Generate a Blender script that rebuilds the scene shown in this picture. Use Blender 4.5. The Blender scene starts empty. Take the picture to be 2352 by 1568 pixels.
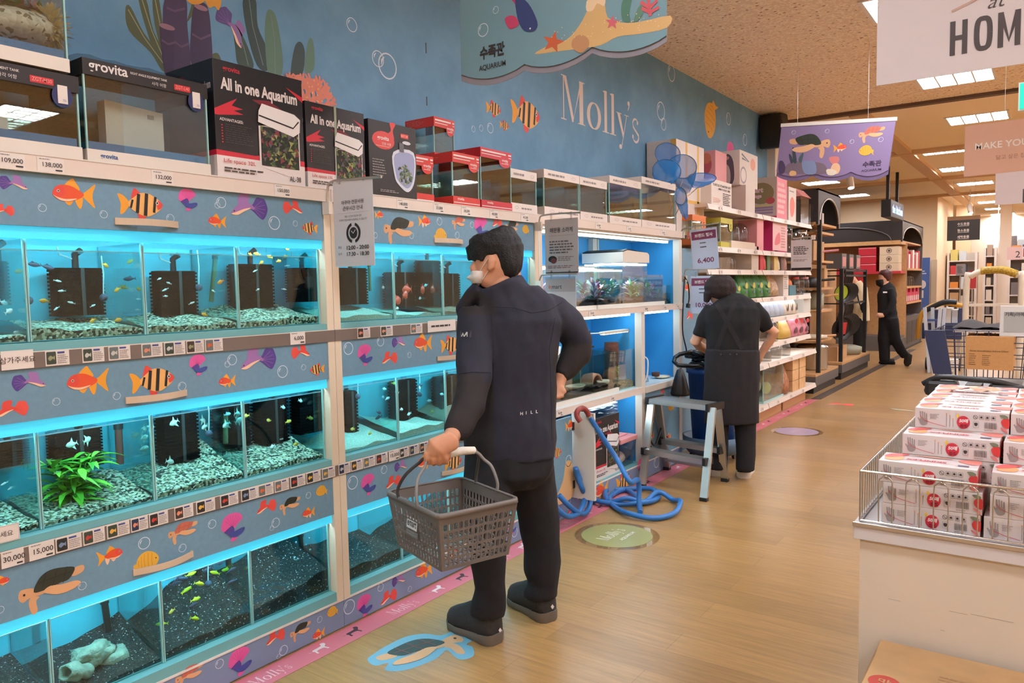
import bpy, bmesh, math, random
from mathutils import Vector, Matrix
from mathutils.bvhtree import BVHTree
PI = math.pi
scene = bpy.context.scene
COL = scene.collection
V = Vector

# ------------------------------------------------------------------ camera
FPX = 1737.315
CAMR = ((0.81274147, 0.02646602, -0.58202307),
        (0.58231034, -0.06970008, 0.80997319),
        (-0.01913028, -0.99721685, -0.07205958))
CX = V([r[0] for r in CAMR]); CY = V([r[1] for r in CAMR]); CF = V([r[2] for r in CAMR])
CLOC = V((0, 0, 1.45))
cam_d = bpy.data.cameras.new('camera'); cam_d.sensor_width = 36; cam_d.lens = 36*FPX/2352
cam_d.clip_start = 0.05; cam_d.clip_end = 100
cam = bpy.data.objects.new('camera', cam_d); COL.objects.link(cam)
cam.matrix_world = Matrix(((CX.x, -CY.x, -CF.x, 0), (CX.y, -CY.y, -CF.y, 0), (CX.z, -CY.z, -CF.z, 1.45), (0, 0, 0, 1)))
scene.camera = cam

# ------------------------------------------------------------------ exposure, world
scene.view_settings.view_transform = 'Standard'
scene.view_settings.look = 'None'
scene.view_settings.exposure = 0.28
scene.view_settings.gamma = 1.0
scene.view_settings.use_curve_mapping = False
scene.cycles.max_bounces = 6
scene.cycles.diffuse_bounces = 4
scene.cycles.glossy_bounces = 3
scene.cycles.transmission_bounces = 4
scene.cycles.transparent_max_bounces = 20
scene.cycles.adaptive_threshold = 0.02
scene.cycles.caustics_reflective = False
scene.cycles.caustics_refractive = False
W_ = bpy.data.worlds.new('shop_air'); scene.world = W_
W_.use_nodes = True
W_.node_tree.nodes['Background'].inputs[0].default_value = (1.0, 0.86, 0.72, 1)
W_.node_tree.nodes['Background'].inputs[1].default_value = 0.42
LAMP_E = 40.0          # strength of the ceiling light panels
LED_E = 50.0           # strength of the aquarium light tubes

# ------------------------------------------------------------------ pixel <-> room (photo measured at 2352 x 1568)
def ray(px, py):
    return CX*(px-1176) + CY*(py-784) + CF*FPX
def hit(px, py, ax, val):
    d = ray(px, py); return CLOC + d*((val-CLOC[ax])/d[ax])
def at(px, py, depth):
    return CLOC + ray(px, py)*(depth/FPX)
def hx(px, py, x): return hit(px, py, 0, x)
def hy(px, py, y): return hit(px, py, 1, y)
def hz(px, py, z=0.0): return hit(px, py, 2, z)
WX = -2.455            # plane of the aquarium fronts
BX = -2.905            # plane of the painted wall
CEIL = 3.43

# ------------------------------------------------------------------ materials
def lin(c):
    c = c/255.0
    return c/12.92 if c <= 0.04045 else ((c+0.055)/1.055)**2.4
def rgb(c): return (lin(c[0]), lin(c[1]), lin(c[2]), 1)
MATS = {}
def M(name, c=(200, 200, 200), rough=0.5, metal=0.0, spec=0.5, emit=0.0, noise=0.0, nscale=40, bump=0.0, bscale=200, trans=0.0):
    if name in MATS: return MATS[name]
    m = bpy.data.materials.new(name); m.use_nodes = True
    nt = m.node_tree; b = nt.nodes['Principled BSDF']
    b.inputs['Base Color'].default_value = rgb(c)
    b.inputs['Roughness'].default_value = rough
    b.inputs['Metallic'].default_value = metal
    b.inputs['Specular IOR Level'].default_value = spec
    if emit:
        b.inputs['Emission Color'].default_value = rgb(c); b.inputs['Emission Strength'].default_value = emit
    if noise or bump:
        tc = nt.nodes.new('ShaderNodeTexCoord')
    if noise:
        n = nt.nodes.new('ShaderNodeTexNoise'); n.inputs['Scale'].default_value = nscale; n.inputs['Detail'].default_value = 4
        nt.links.new(tc.outputs['Object'], n.inputs['Vector'])
        h = nt.nodes.new('ShaderNodeHueSaturation'); h.inputs['Color'].default_value = rgb(c)
        mr = nt.nodes.new('ShaderNodeMapRange'); mr.inputs['From Min'].default_value = 0.3; mr.inputs['From Max'].default_value = 0.7
        mr.inputs['To Min'].default_value = 1-noise; mr.inputs['To Max'].default_value = 1+noise
        nt.links.new(n.outputs['Fac'], mr.inputs['Value']); nt.links.new(mr.outputs[0], h.inputs['Value'])
        nt.links.new(h.outputs[0], b.inputs['Base Color'])
    if bump:
        n2 = nt.nodes.new('ShaderNodeTexNoise'); n2.inputs['Scale'].default_value = bscale; n2.inputs['Detail'].default_value = 3
        nt.links.new(tc.outputs['Object'], n2.inputs['Vector'])
        bp = nt.nodes.new('ShaderNodeBump'); bp.inputs['Strength'].default_value = bump; bp.inputs['Distance'].default_value = 0.01
        nt.links.new(n2.outputs['Fac'], bp.inputs['Height']); nt.links.new(bp.outputs[0], b.inputs['Normal'])
    MATS[name] = m
    return m
def GL(name, tint=(240, 250, 248), refl=0.07, rough=0.0, gcol=(255, 255, 255)):
    """thin clear sheet: tinted see-through plus mirror reflection growing with the angle"""
    if name in MATS: return MATS[name]
    m = bpy.data.materials.new(name); m.use_nodes = True
    nt = m.node_tree; nt.nodes.clear()
    o = nt.nodes.new('ShaderNodeOutputMaterial'); mix = nt.nodes.new('ShaderNodeMixShader')
    t = nt.nodes.new('ShaderNodeBsdfTransparent'); t.inputs[0].default_value = rgb(tint)
    g = nt.nodes.new('ShaderNodeBsdfGlossy'); g.inputs['Roughness'].default_value = rough; g.inputs[0].default_value = rgb(gcol)
    lw = nt.nodes.new('ShaderNodeLayerWeight'); lw.inputs[0].default_value = 0.5
    mr = nt.nodes.new('ShaderNodeMath'); mr.operation = 'POWER'; mr.inputs[1].default_value = 4
    ma = nt.nodes.new('ShaderNodeMath'); ma.operation = 'MULTIPLY_ADD'; ma.inputs[1].default_value = 0.6; ma.inputs[2].default_value = refl
    nt.links.new(lw.outputs['Facing'], mr.inputs[0]); nt.links.new(mr.outputs[0], ma.inputs[0])
    nt.links.new(ma.outputs[0], mix.inputs[0]); nt.links.new(t.outputs[0], mix.inputs[1]); nt.links.new(g.outputs[0], mix.inputs[2])
    nt.links.new(mix.outputs[0], o.inputs[0])
    MATS[name] = m
    return m
def C(r, g, b, rough=0.55):
    """plain printed or painted colour"""
    return M('paint_%d_%d_%d' % (r, g, b), (r, g, b), rough)

# ------------------------------------------------------------------ mesh builder
class MB:
    def __init__(s): s.n = 0; s.v = []; s.f = []; s.mi = []; s.ms = []; s.sm = []
    def m(s, mat):
        if mat not in s.ms: s.ms.append(mat)
        return s.ms.index(mat)
    def add(s, vs, fs, mat, smooth=False):
        b = len(s.v); k = s.m(mat)
        s.v += [tuple(p) for p in vs]
        for f in fs: s.f.append([b+i for i in f]); s.mi.append(k); s.sm.append(smooth)
        return s
    def box(s, x0, x1, y0, y1, z0, z1, mat):
        vs = [(x, y, z) for x in (x0, x1) for y in (y0, y1) for z in (z0, z1)]
        return s.add(vs, [(0, 1, 3, 2), (4, 6, 7, 5), (0, 4, 5, 1), (2, 3, 7, 6), (0, 2, 6, 4), (1, 5, 7, 3)], mat)
    def cbox(s, x, y, z, sx, sy, sz, mat):
        return s.box(x-sx/2, x+sx/2, y-sy/2, y+sy/2, z-sz/2, z+sz/2, mat)
    def bar(s, a, b, w, h, mat, up=V((0, 0, 1))):
        a = V(a); b = V(b); d = (b-a).normalized()
        r = d.cross(up)
        if r.length < 1e-4: r = d.cross(V((0, 1, 0)))
        r.normalize(); u = r.cross(d)
        vs = [p+r*sx*w/2+u*sy*h/2 for p in (a, b) for sx, sy in ((-1, -1), (1, -1), (1, 1), (-1, 1))]
        return s.add(vs, [(3, 2, 1, 0), (4, 5, 6, 7), (0, 1, 5, 4), (1, 2, 6, 5), (2, 3, 7, 6), (3, 0, 4, 7)], mat)
    def hexa(s, p, mat):
        """p: 4 bottom then 4 top corners"""
        return s.add(p, [(3, 2, 1, 0), (4, 5, 6, 7), (0, 1, 5, 4), (1, 2, 6, 5), (2, 3, 7, 6), (3, 0, 4, 7)], mat)
    def rings(s, rs, mat, cap=True, smooth=True, closed=False):
        n = len(rs[0]); vs = [p for r in rs for p in r]; fs = []
        k = len(rs)
        for i in range(k if closed else k-1):
            for j in range(n):
                a = i*n+j; b = i*n+(j+1) % n; c = ((i+1) % k)*n+(j+1) % n; d = ((i+1) % k)*n+j
                fs.append((a, b, c, d))
        s.add(vs, fs, mat, smooth)
        if cap and not closed:
            s.add(rs[0], [tuple(range(n))[::-1]], mat); s.add(rs[-1], [tuple(range(n))], mat)
        return s
    def tube(s, pts, r, mat, n=8, closed=False, cap=True):
        pts = [V(p) for p in pts]; rs = []; k = len(pts)
        prev = None
        for i, p in enumerate(pts):
            if closed: d = pts[(i+1) % k]-pts[i-1]
            else: d = pts[min(i+1, k-1)]-pts[max(i-1, 0)]
            d.normalize()
            if prev is None:
                a = d.cross(V((0, 0, 1)))
                if a.length < 1e-3: a = d.cross(V((1, 0, 0)))
            else: a = prev-d*prev.dot(d)
            a.normalize(); prev = a; b = d.cross(a)
            rr = r[i] if isinstance(r, (list, tuple)) else r
            rs.append([p+a*math.cos(2*PI*j/n)*rr+b*math.sin(2*PI*j/n)*rr for j in range(n)])
        return s.rings(rs, mat, cap, True, closed)
    def lathe(s, prof, c, mat, n=20, smooth=True, sx=1, sy=1):
        c = V(c)
        rs = [[c+V((r*math.cos(2*PI*j/n)*sx, r*math.sin(2*PI*j/n)*sy, z)) for j in range(n)] for r, z in prof]
        return s.rings(rs, mat, True, smooth)
    def ball(s, c, r, mat, n=12, k=8):
        c = V(c); rx, ry, rz = r if isinstance(r, (tuple, list)) else (r, r, r)
        rs = []
        for i in range(k+1):
            t = PI*(i+0.02)/(k+0.04)
            rs.append([c+V((rx*math.sin(t)*math.cos(2*PI*j/n), ry*math.sin(t)*math.sin(2*PI*j/n), -rz*math.cos(t))) for j in range(n)])
        return s.rings(rs, mat)
    def poly(s, pts, mat):
        return s.add(pts, [tuple(range(len(pts)))], mat)
    def slab(s, pts, off, mat, mat2=None):
        """flat outline given thickness along off"""
        n = len(pts); off = V(off); q = [V(p)+off for p in pts]
        s.add(list(pts)+q, [tuple(range(n))[::-1], tuple(range(n, 2*n))], mat)
        s.add(list(pts)+q, [(i, (i+1) % n, n+(i+1) % n, n+i) for i in range(n)], mat2 or mat)
        return s
    def build(s, name, parent=None, loc=None, rz=None, bevel=0, mods=()):
        me = bpy.data.meshes.new(name)
        me.from_pydata(s.v, [], s.f)
        for m_ in s.ms: me.materials.append(m_)
        me.polygons.foreach_set('material_index', s.mi)
        me.polygons.foreach_set('use_smooth', s.sm)
        me.update()
        o = bpy.data.objects.new(name, me); COL.objects.link(o)
        if parent is not None: o.parent = parent
        if loc is not None: o.location = loc
        if rz is not None: o.rotation_euler.z = rz
        if bevel:
            b = o.modifiers.new('bevel', 'BEVEL'); b.width = bevel; b.segments = 2; b.limit_method = 'ANGLE'; b.angle_limit = 0.6
        return o
def tag(o, label, cat, group=None, kind=None):
    if label: o['label'] = label
    if cat: o['category'] = cat
    if group: o['group'] = group
    if kind: o['kind'] = kind
    return o
def thing(name, label, cat, loc=(0, 0, 0), rz=0.0, group=None):
    o = bpy.data.objects.new(name, None); o.empty_display_size = 0.1; COL.objects.link(o)
    o.location = loc; o.rotation_euler.z = rz
    return tag(o, label, cat, group)
def struct(mb, name, parent=None):
    o = mb.build(name, parent)
    if parent is None: o['kind'] = 'structure'
    return o
def dup(o, loc, rz=None, label=None, group=None, parent=None):
    c = o.copy(); COL.objects.link(c)
    if parent is not None: c.parent = parent
    else:
        c.location = loc
        if rz is not None: c.rotation_euler.z = rz
    if label: c['label'] = label
    if group: c['group'] = group
    for ch in list(o.children): dup(ch, None, parent=c)
    return c

# ------------------------------------------------------------------ flat graphics: 2D shapes laid on a frame
class Fr:
    """origin + two axes + normal; layers step off the surface by 0.4 mm"""
    def __init__(s, o, u, v, n=None):
        s.o = V(o); s.u = V(u); s.v = V(v); s.n = V(n) if n is not None else s.u.cross(s.v).normalized()
    def p(s, x, y, k=1): return s.o+s.u*x+s.v*y+s.n*(0.0006*k)
    def sub(s, x, y, sx=1, sy=None, rot=0):
        sy = sx if sy is None else sy
        c, d = math.cos(rot), math.sin(rot)
        return Fr(s.o+s.u*x+s.v*y, (s.u*c+s.v*d)*sx, (s.v*c-s.u*d)*sy, s.n)
def smooth(pts, k=4):
    n = len(pts); out = []
    for i in range(n):
        a, b, c, d = pts[i-1], pts[i], pts[(i+1) % n], pts[(i+2) % n]
        for j in range(k):
            t = j/k
            out.append(tuple(0.5*(2*b[q]+(c[q]-a[q])*t+(2*a[q]-5*b[q]+4*c[q]-d[q])*t*t+(3*b[q]-a[q]-3*c[q]+d[q])*t**3) for q in (0, 1)))
    return out
def spline3(pts, k=6, closed=False):
    pts = [V(p) for p in pts]; n = len(pts); out = []
    for i in range(n if closed else n-1):
        if closed: a, b, c, d = pts[i-1], pts[i], pts[(i+1) % n], pts[(i+2) % n]
        else: a, b, c, d = pts[max(i-1, 0)], pts[i], pts[i+1], pts[min(i+2, n-1)]
        for j in range(k):
            t = j/k
            out.append(0.5*(2*b+(c-a)*t+(2*a-5*b+4*c-d)*t*t+(3*b-a-3*c+d)*t**3))
    if not closed: out.append(pts[-1])
    return out
def lay(mb, k):
    mb.n += 1; return k+mb.n*0.02      # every printed shape lies a hair above the one before
def pg(mb, fr, pts, mat, k=1):
    k = lay(mb, k); mb.poly([fr.p(x, y, k) for x, y in pts], mat)
def bl(mb, fr, pts, mat, k=1, q=4): pg(mb, fr, smooth(pts, q), mat, k)
def rect(mb, fr, x0, y0, x1, y1, mat, k=1): pg(mb, fr, [(x0, y0), (x1, y0), (x1, y1), (x0, y1)], mat, k)
def ell(mb, fr, cx, cy, rx, ry, mat, k=1, n=18):
    pg(mb, fr, [(cx+rx*math.cos(2*PI*i/n), cy+ry*math.sin(2*PI*i/n)) for i in range(n)], mat, k)
def ring(mb, fr, cx, cy, rx, ry, w, mat, k=1, a0=0, a1=2*PI, n=20):
    vs = []; k = lay(mb, k)
    for i in range(n+1):
        a = a0+(a1-a0)*i/n
        vs += [fr.p(cx+rx*math.cos(a), cy+ry*math.sin(a), k), fr.p(cx+(rx-w)*math.cos(a), cy+(ry-w)*math.sin(a), k)]
    mb.add(vs, [(2*i, 2*i+2, 2*i+3, 2*i+1) for i in range(n)], mat)
def stroke(mb, fr, pts, w, mat, k=1):
    """open line of width w (w may be a list)"""
    n = len(pts); vs = []; k = lay(mb, k)
    for i in range(n):
        a = pts[max(i-1, 0)]; b = pts[min(i+1, n-1)]
        dx, dy = b[0]-a[0], b[1]-a[1]; l = math.hypot(dx, dy) or 1
        h = (w[i] if isinstance(w, (list, tuple)) else w)/2
        vs += [fr.p(pts[i][0]-dy/l*h, pts[i][1]+dx/l*h, k), fr.p(pts[i][0]+dy/l*h, pts[i][1]-dx/l*h, k)]
    mb.add(vs, [(2*i, 2*i+1, 2*i+3, 2*i+2) for i in range(n-1)], mat)
_TC = {}
BENCH = bpy.data.scenes.new('bench')      # a side scene where letters and skins are worked out; removed at the end
def evaluated(o):
    BENCH.collection.objects.link(o)
    with bpy.context.temp_override(scene=BENCH, view_layer=BENCH.view_layers[0]): dg = bpy.context.evaluated_depsgraph_get()
    dg.update(); return bpy.data.meshes.new_from_object(o.evaluated_get(dg))
def text_mesh(s, bold=0.0, shear=0.0):
    key = (s, bold, shear)
    if key in _TC: return _TC[key]
    cu = bpy.data.curves.new('writing', 'FONT'); cu.body = s; cu.offset = bold; cu.shear = shear; cu.resolution_u = 3
    o = bpy.data.objects.new('writing', cu); me = evaluated(o)
    vs = [(v.co.x, v.co.y) for v in me.vertices]; fs = [tuple(p.vertices) for p in me.polygons]
    bpy.data.objects.remove(o); bpy.data.curves.remove(cu); bpy.data.meshes.remove(me)
    if vs:
        x0 = min(v[0] for v in vs); x1 = max(v[0] for v in vs); y0 = min(v[1] for v in vs); y1 = max(v[1] for v in vs)
    else: x0 = x1 = y0 = y1 = 0
    _TC[key] = (vs, fs, x0, x1, y0, y1)
    return _TC[key]
def text(mb, fr, s, cx, cy, h, mat, k=2, bold=0.0, w=None, shear=0.0, align='c'):
    """writing centred at cx,cy with glyph height h (width w if given)"""
    vs, fs, x0, x1, y0, y1 = text_mesh(s, bold, shear)
    if not vs: return
    k = lay(mb, k)
    sy = h/(y1-y0); sx = (w/(x1-x0)) if w else sy
    ox = {'c': (x0+x1)/2, 'l': x0, 'r': x1}[align]
    mb.add([fr.p(cx+(x-ox)*sx, cy+(y-(y0+y1)/2)*sy, k) for x, y in vs], fs, mat)
def lines(mb, fr, x0, x1, y0, y1, n, mat, k=2, seed=1, fill=0.45):
    """rows of unreadable small print"""
    r = random.Random(seed); dy = (y1-y0)/n
    for i in range(n):
        y = y1-dy*(i+0.5); x = x0
        xe = x0+(x1-x0)*r.uniform(0.7, 1)
        while x < xe:
            l = (x1-x0)*r.uniform(0.06, 0.2)
            rect(mb, fr, x, y-dy*fill/2, min(x+l, xe), y+dy*fill/2, mat, k); x += l+(x1-x0)*0.03

# ------------------------------------------------------------------ printed sea animals
ORG = C(226, 84, 44); YEL = C(236, 160, 48); CRM = C(244, 200, 165); BLK = C(34, 30, 28); RED = C(222, 74, 62)
PNK = C(222, 92, 160); PUR = C(112, 78, 152); DPU = C(84, 64, 140); BLU = C(64, 76, 150); TAN = C(214, 160, 116); SHL = C(48, 52, 40)
WHT = C(232, 226, 222); BUB = C(214, 222, 230); DISC = C(226, 172, 62); DLN = C(196, 138, 40); RSH = C(196, 106, 84); LIL = C(158, 112, 172)
def p_goldfish(mb, f, white=False):
    b2 = CRM if white else YEL
    bl(mb, f, [(.15, 0), (.28, .1), (.5, .28), (.43, .06), (.42, -.1), (.46, -.3), (.3, -.16), (.2, -.06)], YEL, 1)
    bl(mb, f, [(-.22, .17), (-.04, .37), (.03, .3), (.12, .1)], YEL, 1)
    bl(mb, f, [(.0, -.1), (.09, -.34), (.16, -.26), (.18, -.03)], b2, 1)
    bl(mb, f, [(-.24, -.16), (-.13, -.28), (-.04, -.14)], b2, 1)
    bl(mb, f, [(-.5, .0), (-.42, .14), (-.28, .2), (-.08, .19), (.1, .1), (.21, .02), (.17, -.06), (.03, -.13), (-.15, -.19), (-.35, -.16), (-.47, -.08)], ORG, 2)
    bl(mb, f, [(-.49, -.05), (-.38, -.1), (-.2, -.13), (.05, -.1), (-.14, -.18), (-.34, -.16)], CRM, 3)
    bl(mb, f, [(-.49, 0), (-.41, .13), (-.27, .17), (-.22, .02), (-.3, -.08), (-.44, -.07)], RED, 3)
    ell(mb, f, -.37, .05, .032, .032, WHT, 4, 10); ell(mb, f, -.37, .05, .02, .02, BLK, 5, 8)
def p_barb(mb, f):
    bl(mb, f, [(.24, .0), (.36, .16), (.5, .2), (.44, .0), (.46, -.22), (.38, -.2), (.3, -.1)], YEL, 1)
    bl(mb, f, [(-.02, .2), (.1, .34), (.16, .3), (.2, .1)], RED, 1)
    bl(mb, f, [(-.1, -.2), (-.06, -.34), (.06, -.3), (.06, -.16)], RED, 1)
    bl(mb, f, [(-.5, .03), (-.4, .14), (-.2, .25), (.0, .25), (.16, .14), (.28, .03), (.24, -.08), (.06, -.2), (-.14, -.25), (-.34, -.16), (-.46, -.06)], C(238, 178, 104), 2)
    bl(mb, f, [(-.5, .03), (-.41, .12), (-.37, .06), (-.38, -.08), (-.46, -.05)], RED, 3)
    for x, t, b, w in ((-.32, .19, -.16, .055), (-.12, .25, -.24, .075), (.06, .225, -.19, .07), (.2, .09, -.09, .045)):
        pg(mb, f, [(x-w/2-.02, t), (x+w/2-.02, t+.01), (x+w/2+.03, b+.01), (x-w/2+.03, b)], BLK, 4)
    ell(mb, f, -.37, .06, .035, .04, WHT, 5, 10); ell(mb, f, -.37, .06, .02, .024, BLK, 6, 8)
def p_betta(mb, f):
    bl(mb, f, [(-.46, .02), (-.4, .3), (-.22, .47), (.08, .5), (.3, .42), (.4, .24), (.26, .12), (.12, .0), (-.04, -.1), (-.2, -.06), (-.32, -.1)], PNK, 1)
    for i in range(7):
        a = .5+i*0.34
        stroke(mb, f, [(-.02, .0), (.0+.36*math.cos(a), .08+.36*math.sin(a))], .012, C(198, 64, 140), 2)
    bl(mb, f, [(-.04, -.32), (-.12, -.48), (.04, -.5), (.16, -.38), (.12, -.3)], PNK, 2)
    bl(mb, f, [(-.36, -.1), (-.2, .0), (-.04, .06), (.04, -.06), (.02, -.2), (-.08, -.26), (-.2, -.24), (-.28, -.16)], DPU, 3)
    bl(mb, f, [(-.16, -.14), (.0, -.16), (.16, -.14), (.34, -.1), (.46, -.12), (.44, -.22), (.3, -.32), (.1, -.38), (-.08, -.34), (-.18, -.26)], BLU, 4)
    ell(mb, f, .38, -.16, .018, .018, BLK, 5, 8)
def p_guppy(mb, f, body=LIL, fan=DPU):
    bl(mb, f, [(.0, .0), (.1, .1), (.2, .25), (.32, .25), (.42, .23), (.48, .1), (.5, -.02), (.45, -.16), (.36, -.26), (.24, -.2), (.12, -.1)], fan, 1)
    bl(mb, f, [(-.3, .04), (-.26, .28), (-.02, .32), (.0, .22), (-.04, .12), (-.12, .02)], body, 1)
    bl(mb, f, [(-.5, -.16), (-.38, .0), (-.22, .1), (-.04, .12), (.1, .04), (.12, -.04), (-.02, -.02), (-.18, -.1), (-.34, -.18)], body, 2)
    bl(mb, f, [(-.5, -.17), (-.36, -.12), (-.16, -.04), (.04, .0), (-.16, -.1), (-.34, -.19)], CRM, 3)
    for i in range(5):
        a = -0.9+i*0.42
        stroke(mb, f, [(.1, 0), (.1+.34*math.cos(a), .26*math.sin(a))], .008, body, 2)
    ell(mb, f, -.42, -.1, .018, .018, BLK, 4, 8)
def p_redfish(mb, f): p_guppy(mb, f, RED, C(228, 84, 74))
def p_turtle(mb, f, shell=SHL):
    sk = TAN
    bl(mb, f, [(.28, .12), (.36, .2), (.5, .2), (.49, .1), (.34, .06)], sk, 1)
    bl(mb, f, [(-.33, -.08), (-.36, -.2), (-.31, -.36), (-.24, -.32), (-.25, -.16), (-.2, -.1)], sk, 1)
    bl(mb, f, [(-.5, -.04), (-.47, .08), (-.34, .08), (-.2, .04), (.2, .02), (.28, .12), (.0, .14), (-.1, -.06), (-.34, -.08), (-.44, -.12)], sk, 1)
    bl(mb, f, [(-.28, .0), (-.18, .2), (-.02, .28), (.2, .26), (.36, .2), (.26, .04), (.1, .02), (-.1, -.02)], shell, 2)
    bl(mb, f, [(-.14, -.04), (-.04, .02), (.14, -.01), (.36, -.02), (.44, -.08), (.3, -.15), (.1, -.16), (-.06, -.1)], C(222, 168, 122), 3)
    ln = C(30, 32, 26) if shell is SHL else C(160, 74, 60)
    for x in (-.12, .04, .2): stroke(mb, f, [(x-.04, .01), (x, .13), (x+.04, .26)], .008, ln, 3)
    stroke(mb, f, [(-.22, .12), (0, .14), (.3, .15)], .008, ln, 3)
    ell(mb, f, -.42, .0, .018, .02, BLK, 4, 8)
def p_redturtle(mb, f): p_turtle(mb, f, RSH)
def p_discus(mb, f):
    bl(mb, f, [(.3, -.12), (.5, -.36), (.46, -.2), (.5, -.02), (.34, .02)], DISC, 1)
    bl(mb, f, [(-.46, .02), (-.3, .26), (-.02, .38), (.24, .3), (.38, .08), (.36, -.12), (.2, -.28), (-.1, -.32), (-.36, -.2)], DISC, 2)
    for x, t in ((-.2, .26), (-.06, .32), (.08, .3), (.2, .24), (.3, .12)):
        stroke(mb, f, [(x, t), (x+.02, 0), (x, -t*.8)], .018, DLN, 3)
    ell(mb, f, -.34, .04, .025, .025, BLK, 4, 8)
def p_bubble(mb, f):
    ring(mb, f, 0, 0, .5, .5, .055, BUB, 1, n=22)
    stroke(mb, f, [(-.34, -.02), (-.3, .17), (-.17, .31)], [.02, .09, .03], BUB, 2)
PRINTS = dict(goldfish=p_goldfish, koi=lambda m, f: p_goldfish(m, f, True), barb=p_barb, betta=p_betta, guppy=p_guppy,
              redfish=p_redfish, turtle=p_turtle, redturtle=p_redturtle, discus=p_discus, bubble=p_bubble)
PNAMES = dict(goldfish='printed_goldfish', koi='printed_goldfish', barb='printed_striped_barb', betta='printed_fan_tailed_betta', guppy='printed_purple_guppy',
              redfish='printed_red_fish', turtle='printed_turtle', redturtle='printed_red_turtle', discus='printed_yellow_discus', bubble='printed_bubble')
def print_on_x(parent, kind, px, py, w, flip=False, rot=0.0, x=WX, off=None):
    """sea animal of w pixels printed on the plane at x; facing the aisle"""
    c = hx(px, py, x); s = abs(hx(px+w/2, py, x).y-hx(px-w/2, py, x).y)
    base = V(off) if off is not None else V((0, 0, 0))
    f = Fr(c-base, V((0, 1, 0))*(-s if flip else s), V((0, 0, s)), V((1, 0, 0))).sub(0, 0, 1, 1, rot)
    mb = MB(); PRINTS[kind](mb, f)
    return mb.build(PNAMES[kind], parent)
# ------------------------------------------------------------------ helpers for world-authored parts
def base_of(o):
    while o.parent is not None: o = o.parent
    return o.location.copy()
def wb(mb, name, parent, bevel=0, label=None, kind=None):
    """part authored in room coordinates under a thing standing at its own base"""
    b = base_of(parent)
    mb.v = [(x-b.x, y-b.y, z-b.z) for x, y, z in mb.v]
    o = mb.build(name, parent, bevel=bevel)
    if label: o['label'] = label
    if kind: o['kind'] = kind
    return o
def solo(mb, name, label, cat, loc=None, group=None, bevel=0, kind=None):
    """thing of one mesh, authored in room coordinates"""
    xs = [v[0] for v in mb.v]; ys = [v[1] for v in mb.v]; zs = [v[2] for v in mb.v]
    b = V(loc) if loc is not None else V(((min(xs)+max(xs))/2, (min(ys)+max(ys))/2, min(zs)))
    mb.v = [(x-b.x, y-b.y, z-b.z) for x, y, z in mb.v]
    o = mb.build(name, loc=b, bevel=bevel)
    return tag(o, label, cat, group, kind)

# ------------------------------------------------------------------ materials of the shop
white_metal = M('white_enamel', (222, 212, 200), 0.45)
cream_post = M('cream_post', (226, 208, 184), 0.5)
panel_blue = M('panel_blue', (110, 146, 168), 0.6, noise=0.05, nscale=60)
teal_frame = M('teal_frame', (112, 172, 176), 0.5)
black_pl = M('black_plastic', (26, 26, 28), 0.45)
dark_metal = M('dark_metal', (40, 38, 38), 0.4)
alu = M('brushed_aluminium', (196, 192, 186), 0.35, 0.9)
chrome = M('chrome', (210, 208, 205), 0.18, 1.0)
clear = GL('clear_glass', (240, 246, 243), 0.09)
tank_glass = GL('tank_glass', (228, 246, 246), 0.035)
edge_glass = M('glass_edge', (150, 196, 192), .15)
water_m = GL('tank_water', (216, 242, 246), 0.03)
plastic_clear = GL('clear_plastic', (232, 232, 232), 0.07, 0.1)
led_m = M('led_tube', (206, 238, 250), emit=LED_E)
diff_m = M('lit_header', (62, 196, 232), 0.5, emit=0.62)
strip_brown = M('label_strip', (120, 106, 98), 0.45)
card_w = C(226, 216, 208); ink = C(58, 52, 52); inkl = C(140, 130, 128)
blue_back = M('tank_backdrop', (66, 186, 206), 0.6, noise=0.08, nscale=4)
red_ink = C(206, 50, 56); purple_ink = C(130, 52, 88)

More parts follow.
